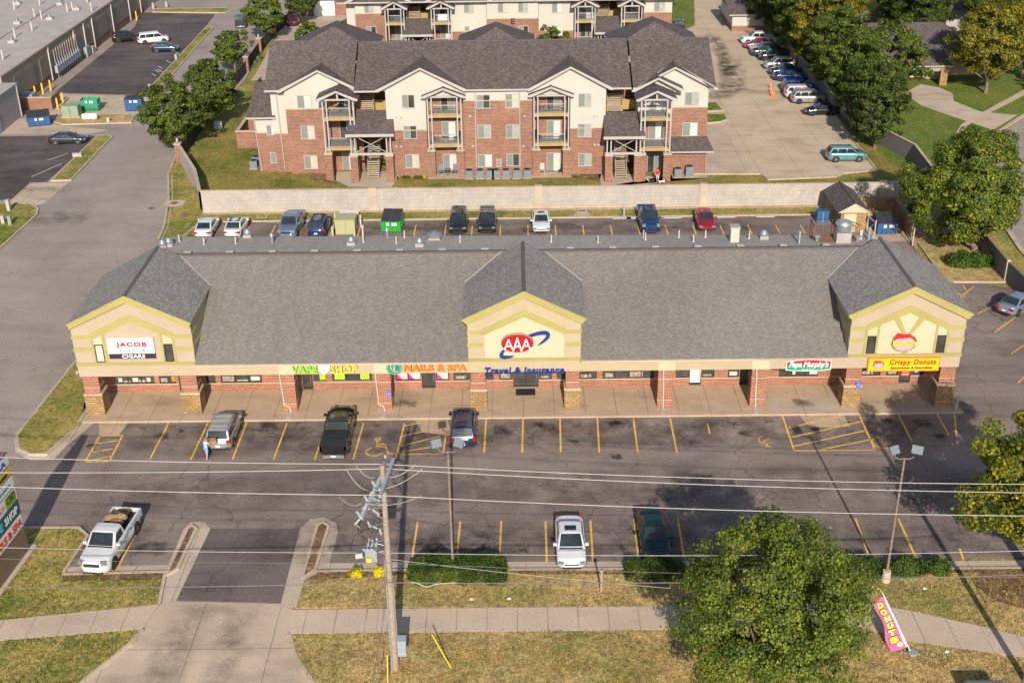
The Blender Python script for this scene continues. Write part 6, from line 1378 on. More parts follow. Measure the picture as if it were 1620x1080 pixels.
def dumpster(name, label, x, y, rz, w_, d_, h_, m, lid=None, slope=.35, lidm=None, open_=False, group=None):
    t = thing(name, label, 'dumpster', (x, y, 0.01), R(rz), group); b = MB(); h0 = h_-slope
    b.mesh([(-w_/2, -d_/2+.15, .12), (w_/2, -d_/2+.15, .12), (w_/2, d_/2, .12), (-w_/2, d_/2, .12), (-w_/2, -d_/2, h0), (w_/2, -d_/2, h0), (w_/2, d_/2, h_), (-w_/2, d_/2, h_)], [(0,1,5,4),(1,2,6,5),(2,3,7,6),(3,0,4,7)]+([] if open_ else [(4,5,6,7)]), m)
    for i in range(5): xx = -w_/2+.1+i*(w_-.2)/4; b.obox((xx, -d_/2+.055, h0*.5+.05), [(1,0,0),(0,1,-.12),(0,.12,1)], .03, .03, h0*.42, m)
    b.box(-w_/2-.04, w_/2+.04, -d_/2-.06, -d_/2+.0, h0-.1, h0, m); b.build('bin', t, local=True)
    for s in (-1, 1): q = MB(); q.obox((s*(w_/2+.07), 0, h0*.55), [(1,0,0),(0,1,0),(0,0,1)], .06, d_*.3, .08, m); q.build('fork_pocket', t, local=True)
    if open_:
        q = MB(); q.box(-w_/2+.05, w_/2-.05, -d_/2+.12, d_/2-.05, .3, .5, K['dark']); q.build('interior', t, local=True)
    if lid:
        for s in (0, 1):
            xa, xb = (-w_/2, -.02) if s == 0 else (.02, w_/2); q = MB(); q.mesh([(xa, -d_/2-.05, h0+.02), (xb, -d_/2-.05, h0+.02), (xb, d_/2+.02, h_+.02), (xa, d_/2+.02, h_+.02), (xa, -d_/2-.05, h0+.08), (xb, -d_/2-.05, h0+.08), (xb, d_/2+.02, h_+.09), (xa, d_/2+.02, h_+.09)], [(0,1,5,4),(1,2,6,5),(2,3,7,6),(3,0,4,7),(4,5,6,7)], lidm or K['blackplastic']); q.build('lid', t, local=True)
    for xx, ww in ((-.45, .3), (.12, .5)): q = MB(); q.box(xx, xx+ww, -d_/2-.075, -d_/2-.062, h0-.42, h0-.12, K['whitepaint']); q.build('sticker', t, local=True)
    return t
dumpster('dumpster', 'blue dumpster with black lids and white stickers inside the block enclosure', 36.75, 36.4, 0, 2.0, 2.2, 1.6, K['bluebin'], True)
dumpster('dumpster', 'bright green dumpster with black lid in the back parking row', G(618, 372, .3)[0]+.0, 38.6, -4, 2.0, 2.2, 1.75, K['brightgreen'], True, .5)
x, y = G(143, 177); dumpster('dumpster', 'open topped teal green dumpster behind the green transformer', x, y+.6, 0, 2.3, 1.5, 1.7, K['greenbin'], False, .05, open_=True)
x, y = G(212, 177); dumpster('dumpster', 'blue dumpster standing alone at the street end of the service yard', x, y+.7, 4, 2.3, 1.6, 1.8, K['bluebin'], True, .1)
x, y = G(60, 200); dumpster('dumpster', 'blue dumpster with peaked black lid beside the dark grey coupe', x, y+.7, 18, 2.8, 1.9, 1.7, K['bluebin'], True, .45)
b = MB(); x, y = 31.1, 39.2; b.box(x-.6, x+.6, y-.4, y+.4, .02, 1.25, K['bluebin']); b.box(x-.63, x+.63, y-.43, y+.43, 1.25, 1.32, K['bluebin']); b.box(x-.03, x+.03, y-.44, y-.4, .1, 1.2, K['paleblue']); tag(b.build('storage_cabinet'), 'tall blue cabinet beside the rooftop fan, in front of the shed', 'cabinet')
# cabinets behind the strip
x = G(545, 362, .8)[0]
p = thing('utility_cabinet', 'olive green electrical cabinet between the blue SUV and the green dumpster', 'cabinet', (x, 38.2, 0)); b = MB(); b.box(x-1.0, x+1.0, 37.3, 39.2, .02, 1.5, K['olivebox']); b.build('housing', p)
b = MB(); b.box(x-1.05, x+1.05, 37.25, 39.25, 1.5, 1.6, K['olivebox']); b.build('lid', p); b = MB(); b.box(x-.02, x+.02, 37.27, 37.3, .1, 1.7, K['trim_olive']); b.box(x+.1, x+.2, 37.25, 37.3, .8, 1.0, K['greymetal']); b.build('door_seam', p)
x, y = G(552, 352); b = MB(); b.box(x-.9, x+1.0, y-.2, y+.8, .1, .95, K['white']); b.box(x-.95, x+1.05, y-.25, y+.85, .95, 1.05, K['whitepaint']); tag(b.build('utility_cabinet'), 'white utility cabinet on the verge behind the olive one', 'cabinet')
for i, (px, y0) in enumerate([(528, 36.3), (562, 36.3), (524, 40.2), (566, 39.6)]):
    x = G(px, 365, .5)[0]; b = MB(); b.cyl(x, y0, 0, 1.2, .11, K['cream'], 8); b.cyl(x, y0, 1.2, 1.28, .11, K['cream'], 8, .04); tag(b.build('bollard'), ['cream bollard at the near left corner of the olive cabinet', 'cream bollard at the near right corner of the olive cabinet', 'cream bollard at the far left corner of the olive cabinet', 'cream bollard at the far right corner of the olive cabinet'][i], 'bollard', 'bollards around the olive cabinet')
for i, (px, nm) in enumerate([(1007, 'left of'), (1066, 'right of'), (1152, 'far right of'), (1215, 'rightmost, well beyond'), (985, 'farthest left of')]):
    x = G(px, 352)[0]; b = MB(); b.box(x-.95, x+.95, 40.7, 40.9, .02, .17, K['white']); tag(b.build('wheel_stop'), 'white concrete wheel stop in the back row, '+nm+' the dark blue pickup', 'wheel stop', 'wheel stops in the back row')
b = MB(); x, y = G(987, 343); b.cyl(x, y, .1, 1.25, .1, K['white'], 8); b.cyl(x, y, 1.25, 1.3, .1, K['white'], 8, .03); tag(b.build('marker_post'), 'white marker post on the verge before the long wall', 'post')
b = MB(); x, y = G(1511, 650); b.tube([(x, y, .02), (x+.05, y, 1.25)], .1, K['white'], 8); tag(b.build('bollard'), 'white leaning bollard at the right front corner of the walkway', 'bollard')
# ================================================================ flat roofed building at the top left
of = thing('office_building', 'long flat roofed grey-brown building with pale downspouts at the top left', 'building', (-100, 115, 0))
b = MB(); b.box(-140, -69.0, 82.2, 200, 0, 5.0, K['office']); b.box(-69.0, -68.95, 82.2, 150, 0, 1.1, AB); b.build('wall', of)
b = MB(); b.box(-140, -69.0, 82.2, 200, 5.0, 5.1, K['membrane']); b.build('roof', of); roofo = bpy.data.objects[of.children[-1].name]
b = MB(); b.ribbon([(-140, 82.3), (-69.1, 82.3), (-69.1, 200)], .3, 5.08, 5.3, K['office']); b.build('parapet', of)
b = MB(); b.tube([(-78, 83, 5.12), (-78, 180, 5.12)], .06, K['ridge'], 4); b.build('expansion_joint', roofo)
for i, (px, py) in enumerate([(49, 130), (88, 100), (119, 78), (154, 55), (184, 35), (212, 22), (103, 88)]):
    y = G(px, py)[1]; b = MB(); b.tube([(-68.85, y, .2), (-68.85, y, 4.6), (-68.8, y+.3, 4.95)], .1, K['offwhite'], 6); b.build('downspout', of)
for i in range(11):
    y = 101.5+i*1.0; b = MB(); b.box(-68.9, -68.4, y-.3, y+.3, .9, 2.0, K['paleblue']); b.cyl(-68.6, y, 2.0, 2.5, .06, K['offwhite'], 6); b.cyl(-68.7, y, 2.5, 4.4, .05, K['offwhite'], 6); b.cyl(-68.55, y, .1, .9, .05, K['paleblue'], 6); b.build('gas_meter', of)
b = MB(); b.box(-68.9, -68.3, 114.5, 116.2, .05, 1.6, K['greymetal']); b.box(-68.9, -68.2, 117.0, 118.4, .05, 1.0, K['white']); b.build('utility_box', of)
for y0, y1 in [(86, 93.5), (96, 100.5), (119, 128), (131, 140)]:
    b = MB(); b.box(-68.95, -68.9, y0, y1, 1.2, 4.2, plain('dull_panel', (.27, .215, .165), .9)); b.build('wall_panel', of)
for i, (px, py) in enumerate([(28, 7), (63, 8), (23, 15), (28, 38), (55, 28), (66, 31), (79, 31), (107, 20), (115, 17), (122, 16), (51, 49), (24, 60), (19, 68), (5, 95), (145, 18), (95, 8), (138, 4)]):
    x, y = G(px, py, 5.1); b = MB()
    if i % 3 == 0: b.box(x-.5, x+.5, y-.4, y+.4, 5.1, 5.5, K['flash']); b.cyl(x, y, 5.5, 5.95, .3, K['steel'], 10)
    else: b.cyl(x, y, 5.1, 6.5, .12, K['offwhite'], 8); b.cyl(x, y, 6.5, 6.65, .2, K['greymetal'], 8)
    b.build('roof_vent', roofo)
b = MB(); b.box(-78, -74, 80, 84.5, 5.1, 6.2, K['greymetal']); b.build('air_handler', of)
of2 = thing('office_building', 'lower pale grey building wing at the left edge beside the blue dumpster', 'building', (-90, 70, 0))
b = MB(); b.box(-140, -67.0, 30, 82.0, 0, 4.3, plain('grey_render', (.36, .33, .30), .9)); b.box(-140, -66.9, 29.9, 82.1, 4.3, 4.5, K['white']); b.build('wall', of2)
b = MB(); b.tube([(-66.9, 81.5, .1), (-66.9, 81.5, 4.3)], .1, K['white'], 6); b.build('downspout', of2)
b = MB(); b.box(-67.0, -66.92, 71.5, 74.5, .1, 2.6, plain('lilac_door', (.42, .40, .58), .7)); b.build('door', of2)
e = thing('trash_enclosure', 'low brick bin enclosure against the flat roofed building', 'enclosure', (-66, 86, 0))
b = MB(); b.box(-68.6, -63.8, 84.6, 84.9, 0, 1.7, AB); b.box(-64.1, -63.8, 84.9, 88, 0, 1.7, AB); b.build('brick_wall', e); b = MB(); b.box(-68.7, -63.7, 84.5, 85.0, 1.7, 1.8, K['kerb']); b.build('coping', e)
b = MB(); b.box(-68.3, -66.6, 85.4, 87.2, .1, 1.9, K['greymetal']); tag(b.build('trash_bin'), 'grey bin with flat lid behind the low brick enclosure', 'bin')
for i, (x, y) in enumerate([(-63.2, 84.95), (-63.38, 87.7), (-67.45, 94.6), (-68.03, 93.0), (-68.5, 91.4), (-68.2, 142.2)]):
    b = MB(); b.cyl(x, y, 0, 1.5, .13, K['yellow'], 8); b.cyl(x, y, 1.5, 1.58, .13, K['yellow'], 8, .05)
    tag(b.build('bollard'), ['yellow bollard at the near corner of the brick bin enclosure', 'yellow bollard just behind the brick bin enclosure corner', 'yellow bollard farthest along the wall of the near trio', 'middle yellow bollard of the trio by the wall', 'yellow bollard of the trio nearest the brick enclosure', 'yellow bollard by the brick end wall near the top edge'][i], 'bollard', 'yellow bollards')
x, y = G(113, 187); p = thing('transformer', 'pad mounted green transformer in the small grass island', 'transformer', (x, y, .1)); b = MB(); b.box(x-1.1, x+1.1, y-.2, y+1.2, .25, 1.7, K['utilgreen']); b.build('housing', p); b = MB(); b.box(x-1.3, x+1.3, y-.4, y+1.4, .1, .25, K['kerb']); b.build('pad', p); b = MB(); b.box(x-.02, x+.02, y-.23, y-.2, .3, 1.6, K['black']); b.build('door_seam', p)
x, y = G(143, 191); b = MB(); vs = []; b.tube([(x-1.0, y, .55), (x-.9, y, .55), (x+.9, y+.05, .55), (x+1.0, y+.05, .55)], [.25, .42, .42, .25], K['whitepaint'], 12); b.box(x-.7, x-.5, y-.3, y+.3, .1, .3, K['greymetal']); b.box(x+.5, x+.7, y-.3, y+.3, .1, .3, K['greymetal']); tag(b.build('gas_tank'), 'white horizontal tank beside the green transformer', 'tank')
for i, (px, py, hh, m, l) in enumerate([(15, 335, 1.3, 'white', 'white pedestal on the left grass island, farthest of the group'), (6, 355, .9, 'white', 'short white pedestal at the left edge of the left grass island'), (17, 357, 1.0, 'utilgreen', 'green pedestal on the left grass island'), (238, 144, .9, 'white', 'white post at the tip of the long grass island'), (279, 95, .8, 'white', 'white pedestal beside the bay markings on the long grass island'), (172, 194, .6, 'offwhite', 'small pale post right of the white tank'), (123, 249, .45, 'white', 'white block on the grass island below the coupe'), (243, 15, 1.1, 'white', 'white post left end of the top grass strip'), (264, 12, 1.0, 'white', 'white capped pedestal on the top grass strip'), (346, 205, 1.0, 'paleblue', 'pale blue cabinet on the lawn in the shade of the nearest fence tree'), (1329, 30, .8, 'white', 'white marker post on the far green lawn')]):
    x, y = G(px, py); b = MB(); r_ = .55 if 'block' in l else (.5 if 'blue' in l else .17); b.box(x-r_, x+r_, y-.16, y+.2, .05, hh, K[m]); b.box(x-r_-.03, x+r_+.03, y-.2, y+.24, hh, hh+.08, K[m]); tag(b.build('utility_pedestal'), l, 'pedestal')
# ================================================================ house at the top right
hs = thing('house', 'brown roofed house with open garage and stone pier at the end of the concrete driveway', 'house', (56, 98, 0))
b = MB(); b.box(46.5, 54.0, 96, 110, 0, 2.9, plain('taupe_siding', (.30, .25, .20), .85)); b.box(54.0, 54.6, 91.5, 110, 0, 2.9, b.mats[0]); b.box(54.6, 60.4, 95, 110, 0, 2.9, b.mats[0]); b.box(60.4, 68, 97, 110, 0, 2.9, b.mats[0]); b.box(54.6, 60.4, 91.5, 91.8, 2.25, 2.9, b.mats[0]); b.build('wall', hs)
b = MB(); b.box(59.5, 60.5, 91.3, 92.1, 0, 2.9, K['stone']); b.build('stone_pier', hs)
b = MB(); b.box(54.7, 59.5, 91.75, 91.8, 1.95, 2.25, K['white']); b.box(54.65, 59.5, 91.45, 91.5, 2.22, 2.32, K['white']); b.build('garage_door', hs)
b = MB(); b.box(55.6, 58.6, 94.0, 94.6, .5, 1.1, K['white']); b.box(55.6, 58.6, 94.1, 94.5, 1.1, 1.3, K['screen']); tag(b.build('garage_shelf'), 'white bench standing inside the open garage', 'bench')
b = MB(); b.slab([(53.4, 91, 2.9), (61.1, 91, 2.9), (57.2, 94.6, 4.9)], .15, SH, WT); b.slab([(53.4, 91, 2.9), (57.2, 94.6, 4.9), (57.2, 103, 4.9), (53.4, 103, 2.9)], .15, SH, WT); b.slab([(61.1, 91, 2.9), (57.2, 94.6, 4.9), (57.2, 103, 4.9), (61.1, 103, 2.9)], .15, SH, WT)
b.slab([(45.8, 95.3, 2.85), (68.6, 95.3, 2.85), (62.5, 103, 6.4), (52.0, 103, 6.4)], .15, SH, WT); b.slab([(45.8, 110.7, 2.85), (68.6, 110.7, 2.85), (62.5, 103, 6.4), (52.0, 103, 6.4)], .15, SH, WT); b.slab([(45.8, 95.3, 2.85), (45.8, 110.7, 2.85), (52.0, 103, 6.4)], .15, SH, WT); b.slab([(68.6, 95.3, 2.85), (68.6, 110.7, 2.85), (62.5, 103, 6.4)], .15, SH, WT); b.build('roof', hs)
hs = thing('house', 'white gabled house mostly hidden by trees at the top right edge', 'house', (72, 120, 0)); b = MB(); b.box(66, 78, 118, 128, 0, 5, K['white']); b.build('wall', hs); b = MB(); b.slab([(65.5, 117.5, 5), (78.5, 117.5, 5), (78.5, 123, 8), (65.5, 123, 8)], .2, SH, WT); b.slab([(65.5, 128.5, 5), (78.5, 128.5, 5), (78.5, 123, 8), (65.5, 123, 8)], .2, SH, WT); b.build('roof', hs)
hs = thing('house', 'long grey house beyond the boundary at the top left of the trees', 'house', (8, 150, 0)); b = MB(); b.box(-12, 12, 150, 160, 0, 3, SD); b.build('wall', hs); b = MB(); b.slab([(-13, 149, 3), (13, 149, 3), (13, 155, 6), (-13, 155, 6)], .2, SH, WT); b.slab([(-13, 161, 3), (13, 161, 3), (13, 155, 6), (-13, 155, 6)], .2, SH, WT); b.build('roof', hs)
x, y = 51.5, 114.5; pl = thing('play_set', 'wooden play set with green slide behind the house roof', 'play set', (x, y, 0))
b = MB()
for dx in (-.9, .9):
    for dy in (-.8, .8): b.box(x+dx-.08, x+dx+.08, y+dy-.08, y+dy+.08, 0, 3.2, K['cream'])
b.box(x-1, x+1, y-.9, y+.9, 1.5, 1.62, K['deckwood']); b.box(x+.9, x+4.2, y-.06, y+.06, 2.9, 3.05, K['cream'])
for dx in (3.9, 4.3): b.box(x+dx-.08, x+dx+.08, y-.7, y-.5, 0, 2.95, K['cream'])
b.build('frame', pl)
b = MB(); b.slab([(x-1.2, y-1.1, 3.1), (x+1.2, y-1.1, 3.1), (x+1.2, y, 3.9), (x-1.2, y, 3.9)], .06, K['rust']); b.slab([(x-1.2, y+1.1, 3.1), (x+1.2, y+1.1, 3.1), (x+1.2, y, 3.9), (x-1.2, y, 3.9)], .06, K['rust']); b.build('roof', pl)
b = MB(); b.tube([(x-1, y, 1.7), (x-2.0, y-.4, 1.3), (x-2.6, y-.2, .7), (x-3.2, y, .3)], .35, K['greenbin'], 10); b.build('slide', pl)
for i, (px, py) in enumerate([(1219, 140), (1220, 147), (1221, 153), (1224, 154)]):
    x, y = G(px, py); b = MB(); b.cyl(x, y, .03, .95, .17, K['orange'], 10, .04); b.box(x-.24, x+.24, y-.24, y+.24, .01, .05, K['orange']); b.cyl(x, y, .45, .62, .115, K['white'], 10, .09)
    tag(b.build('traffic_cone'), 'orange traffic cone by the parked blue SUV on the apartment lot', 'cone', 'traffic cones by the bright blue SUV')
# ================================================================ air conditioners and patio furniture at the apartments
def condenser(x, y, lb, grp, first=[None]):
    t = thing('air_conditioner', lb, 'air conditioner', (x, y, .05), 0, grp)
    b = MB(); b.box(-.42, .42, -.42, .42, .06, .98, K['acgrey']); b.build('case', t, local=True); b = MB(); b.cyl(0, 0, .98, 1.04, .33, K['black'], 14); b.build('fan_grille', t, local=True)
    b = MB(); b.box(-.5, .5, -.5, .5, 0, .06, K['kerb']); b.build('pad', t, local=True); return t
for i, px in enumerate([743, 760, 776, 785-.5, 800.5, 817.5, 834]):
    x = G(px, 277)[0]; condenser(x, 54.1, 'grey condenser unit number %s from the left in the row before the middle apartments' % ['one', 'two', 'three', 'four', 'five', 'six', 'seven'][i], 'condensers before the middle apartments')
for px, l in [(1072, 'smaller grey condenser left of the tall one by the right end of the apartments'), (1090, 'tall grey condenser at the right end of the apartments')]: t = condenser(G(px, 280)[0], 53.8, l, 'condensers at the right end'); t.scale = (1, 1, 1.25 if px > 1080 else 1)
for x, y, l in [(-31.2, 58.6, 'near condenser beside the left wing of the apartments'), (-31.2, 60.0, 'far condenser beside the left wing of the apartments')]: condenser(x, y, l, 'condensers beside the left wing')
def chair(x, y, z, rz, label, m, grp=None):
    t = thing('patio_chair', label, 'chair', (x, y, z), R(rz), grp); b = MB(); b.box(-.3, .3, -.28, .28, .40, .46, m); b.build('seat', t, local=True)
    b = MB(); b.obox((0, .32, .75), [(1, 0, 0), (0, 1, -.3), (0, .3, 1)], .28, .03, .36, m); b.build('backrest', t, local=True)
    for dx in (-.27, .27):
        for dy in (-.25, .25): b = MB(); b.box(dx-.03, dx+.03, dy-.03, dy+.03, 0, .4, m); b.build('leg', t, local=True)
    return t
def table(x, y, z, label, m, r_=.4):
    t = thing('patio_table', label, 'table', (x, y, z)); b = MB(); b.cyl(0, 0, .66, .70, r_, m, 14); b.build('table_top', t, local=True); b = MB(); b.cyl(0, 0, 0, .66, .04, m, 6); b.cyl(0, 0, 0, .03, .25, m, 10); b.build('pedestal', t, local=True)
CG = K['lampgrey']
chair(-9.0, 55.6, .03, 20, 'grey garden chair left of the small table on the ground floor patio', CG); chair(-7.5, 55.6, .03, -20, 'grey garden chair right of the small table on the ground floor patio', CG); table(-8.25, 55.4, .03, 'small round table between two grey garden chairs', CG)
chair(-21.2, 56.6, 7.36, 60, 'brown chair on the top left balcony, left side', K['deckwood']); chair(-19.0, 56.6, 7.36, -60, 'brown chair on the top left balcony, right side', K['deckwood']); table(-20.2, 56.5, 7.36, 'dark round table on the top left balcony', K['trimblack'])
chair(-9.6, 55.9, 3.91, 60, 'dark red chair left on the middle balcony under a folded table', K['rust']); chair(-7.1, 55.9, 3.91, -60, 'dark chair right on the balcony above the patio chairs', K['trimblack']); table(-8.4, 55.8, 3.91, 'round green topped table on the balcony above the patio chairs', K['utilgreen'])
chair(2.2, 55.9, 3.91, 60, 'black chair left on the first floor balcony right of the condensers', K['trimblack']); chair(5.0, 55.9, 3.91, -60, 'black chair right on the first floor balcony right of the condensers', K['trimblack'])
chair(4.9, 55.9, 7.36, -90, 'pale chair at the right of the top balcony with the bicycle', K['white'])
chair(2.6, 55.5, .03, 0, 'white slatted chair on the ground patio right of the condensers', K['white']); chair(4.9, 55.5, .03, -30, 'dark chair on the ground patio right of the condensers', K['trimblack'])
bk = thing('bicycle', 'black bicycle leaning on the top balcony right of the middle', 'bicycle', (2.6, 55.6, 7.36))
for dx in (-.5, .5): b = MB(); b.tube([(dx+.32*math.cos(2*math.pi*k/16), 0, .34+.32*math.sin(2*math.pi*k/16)) for k in range(17)], .025, K['black'], 5); b.build('wheel', bk, local=True)
b = MB(); b.tube([(-.5, 0, .34), (-.1, 0, .8), (.4, 0, .85), (.5, 0, .34)], .025, K['black'], 5); b.tube([(-.5, 0, .34), (0, 0, .34), (.4, 0, .85)], .025, K['black'], 5); b.tube([(0, 0, .34), (-.12, 0, .95)], .025, K['black'], 5); b.build('frame', bk, local=True)
b = MB(); b.box(-.22, 0, -.06, .06, .93, .98, K['black']); b.build('saddle', bk, local=True)
b = MB(); b.tube([(.38, -.25, 1.0), (.38, .25, 1.0)], .02, K['black'], 5); b.build('handlebar', bk, local=True)
x, y = G(913.5, 272); b = MB(); b.cyl(x, y, 0, 1.6, .06, K['greymetal'], 6); b.cyl(x, y, 1.5, 2.0, .25, K['red'], 10, .2); tag(b.build('alarm_post'), 'red round headed post against the brick wall of the apartments', 'post')
YB_ = 104.5
for px, l in [(618, 'dark round table on the left balcony of the farther building'), (922, 'small dark table on the third balcony of the farther building')]:
    x, z = XZ(px, 30, YB_-1); table(x, YB_-.5, 7.36, l, K['trimblack'], .5)
for px, l, m in [(700, 'white padded bench on the second balcony of the farther building', 'whitepaint'), (935, 'stack of white chairs on the third balcony of the farther building', 'white')]:
    x, z = XZ(px, 30, YB_-1); b = MB(); b.box(x-.7, x+.7, YB_-.9, YB_-.3, 7.4, 7.85, K[m]); b.box(x-.7, x+.7, YB_-.35, YB_-.25, 7.85, 8.2, K[m]); tag(b.build('balcony_seat'), l, 'bench')
# ================================================================ poles, wires, lamps
PX, PY = -7.2, -27.07
up = thing('utility_pole', 'tall weathered wooden utility pole with switchgear between driveway and hedge', 'utility pole', (PX, PY, .1))
b = MB(); b.tube([(PX, PY, -.1), (PX+.02, PY, 6), (PX+.06, PY, 13.25)], [.20, .175, .13], K['wood'], 12); b.build('shaft', up)
def wpt(px, py, Y): x, z = XZ(px, py, Y); return (x, Y, z)
# steel arm near the top, running away from the street
zA = 12.9; a0 = (*G(601, 785, zA), zA); a1 = (*G(622.5, 726, zA), zA)
b = MB(); d = Vector(a1)-Vector(a0); n_ = d.normalized(); b.obox(tuple((Vector(a0)+Vector(a1))/2), [n_, n_.cross(Vector((0, 0, 1))), (0, 0, 1)], d.length/2, .07, .09, K['paleblue']); b.tube([tuple((Vector(a0)+Vector(a1))/2+Vector((0, 0, -.1))), (PX+.05, PY, 11.8)], .035, K['steel'], 6); b.build('steel_arm', up)
K['porcelain'] = plain('grey_porcelain', (.36, .38, .40), .35, var=.1)
def insul(x, y, z, h, b, m=None, dirv=(0, 0, 1), r=.07):
    D = Vector(dirv).normalized(); n = 6
    for i in range(n):
        p = Vector((x, y, z))+D*h*i/n; q = p+D*h/n*.5; b.tube([tuple(p), tuple(q)], [r, r*.95], m or K['porcelain'], 8); b.tube([tuple(q), tuple(p+D*h/n)], [r*.5, r*.5], m or K['porcelain'], 6)
WY = [-25.9, -26.6, -28.9]
W_att = []
for yy, (px, py) in zip(WY, [(608, 734), (607, 741), (600, 783)]):
    x, z = XZ(px, py, yy); W_att.append((PX+.1, yy, z)); b = MB(); insul(PX+.1, yy, 12.95, max(.15, z-12.95), b); b.build('insulator', up)
# switch bracket on the left of the pole
sb = [G(603, 757, 11.6)+(11.6,), G(590, 795, 11.0)+(11.0,), G(583, 832, 10.1)+(10.1,)]
b = MB()
P1 = Vector((PX-.25, PY+1.0, 11.7)); P2 = Vector((PX-1.0, PY-1.3, 11.0))
b.obox(tuple((P1+P2)/2), [(P2-P1).normalized(), (P2-P1).normalized().cross(Vector((0, 0, 1))).normalized(), (0, 0, 1)], (P2-P1).length/2, .08, .10, K['paleblue']); b.tube([tuple((P1+P2)/2), (PX, PY, 10.8)], .05, K['steel'], 6); b.build('switch_arm', up)
jm = MB()
for k in range(6):
    f = k/5; p = P1.lerp(P2, f); b = MB(); insul(p.x, p.y, p.z+.05, .42, b, dirv=(-.5 if k % 2 else .35, -.1, 1)); b.build('insulator', up)
    b = MB(); q = p+Vector((-.32, -.05, -.35)); b.tube([tuple(p+Vector((-.05, 0, -.05))), tuple(q)], .055, K['porcelain'], 6); b.tube([tuple(q), tuple(q+Vector((.25, 0, -.2)))], .03, K['steel'], 5); b.build('cutout_fuse', up)
RC = Vector((PX-.75, PY-.35, 8.1))
b = MB(); b.obox(tuple(RC), [(1, 0, 0), (0, 1, 0), (0, 0, 1)], .30, .28, .32, K['greymetal']); b.tube([tuple(RC+Vector((.3, .1, 0))), (PX, PY, 8.1)], .06, K['steel'], 6); b.obox(tuple(RC+Vector((-.1, -.42, -.1))), [(1, 0, 0), (0, 1, 0), (0, 0, 1)], .12, .03, .12, K['yellow']); b.build('recloser', up)
for i in range(3):
    for s in (-1, 1):
        b = MB(); p = RC+Vector((-.2+.2*i, s*.22, .32)); insul(p.x, p.y, p.z, .42, b, K['porcelain'], (-.45 if s < 0 else .2, s*.8, 1), .07); b.build('bushing', up)
for i in range(3): b = MB(); p = RC+Vector((-.75, -.4+.35*i, .15-.25*i)); b.tube([tuple(p), tuple(p+Vector((.35, 0, .05)))], [.15, .15], K['offwhite'], 10); b.build('voltage_sensor', up)
b = MB()
for i in range(3):
    p = RC+Vector((-.25+.25*i, -.5, .95)); q = P1.lerp(P2, .3+.3*i)+Vector((-.3, 0, -.4)); m_ = (p+q)/2+Vector((-.35, -.2, 0)); b.tube([tuple(p), tuple(m_), tuple(q)], .018, K['black'], 5)
    p = RC+Vector((-.25+.25*i, .5, .95)); q = P1.lerp(P2, .2+.3*i)+Vector((.1, 0, -.1)); m_ = (p+q)/2+Vector((.5, .1, .1)); b.tube([tuple(p), tuple(m_), tuple(q)], .018, K['black'], 5)
b.build('jumper_cable', up)
b = MB()
def curve(p, q, sag, n=10, side=(0, 0, -1)):
    P = []; 
    for i in range(n+1): f = i/n; v = Vector(p).lerp(Vector(q), f)+Vector(side)*sag*4*f*(1-f); P.append(tuple(v))
    return P
for (ax, ay, az), dx in zip(W_att, (1.5, 1.9, 2.0)):
    for s in (-1, 1):
        b.tube(curve((ax+s*dx, ay, az-.05), tuple(P1.lerp(P2, .1+.35*W_att.index((ax, ay, az)))+Vector((-.15 if s < 0 else .15, 0, .4))), .28), .018, K['wire'], 5)
b.build('jumper_wire', up)
b = MB()
for z in (4.5, 6.2, 9.5, 12.2): b.cyl(PX+.01, PY, z, z+.12, .19-.004*z, K['steel'], 12)
b.build('band', up)
b = MB(); b.tube([(PX-.19, PY-.12, .1), (PX-.15, PY-.1, 7.5)], .035, K['greymetal'], 6); b.build('conduit', up)
b = MB(); b.tube([(PX+.22, PY-.05, 1.9), (PX+.19, PY, 6.0)], .025, K['greymetal'], 6); b.build('conduit', up)
rg = random.Random(9)
for k in range(9):
    z = 11.2-k*.34; p = Vector((PX-.45-.25*math.sin(k*1.9), PY-.2+.25*math.cos(k*2.3), z)); b = MB()
    b.tube([(PX-.15, PY, z-.1), tuple(p)], .03, K['steel'], 5); insul(p.x, p.y, p.z, .34, b, K['porcelain'], (rg.uniform(-1, .2), rg.uniform(-.6, .6), .8), .065); b.build('arrester', up)
b = MB(); b.box(PX+.22, PX+.68, PY-.30, PY+.15, 1.25, 2.25, K['paleblue']); b.box(PX+.20, PX+.70, PY-.33, PY+.18, 2.25, 2.31, K['paleblue']); b.box(PX+.60, PX+.64, PY-.33, PY-.30, 1.6, 1.8, K['steel']); b.build('control_box', up)
RXP = G(1622, 1080); rp = thing('utility_pole', 'wooden utility pole at the bottom right corner of the photo', 'utility pole', (RXP[0], RXP[1], .1))
b = MB(); b.tube([(RXP[0], RXP[1], -.1), (RXP[0]+.05, RXP[1], 13.2)], [.19, .13], K['wood'], 12); b.build('shaft', rp)
b = MB(); b.box(RXP[0]-.06, RXP[0]+.06, RXP[1]-1.5, RXP[1]+1.9, 12.75, 12.9, K['wood']); b.build('crossarm', rp)
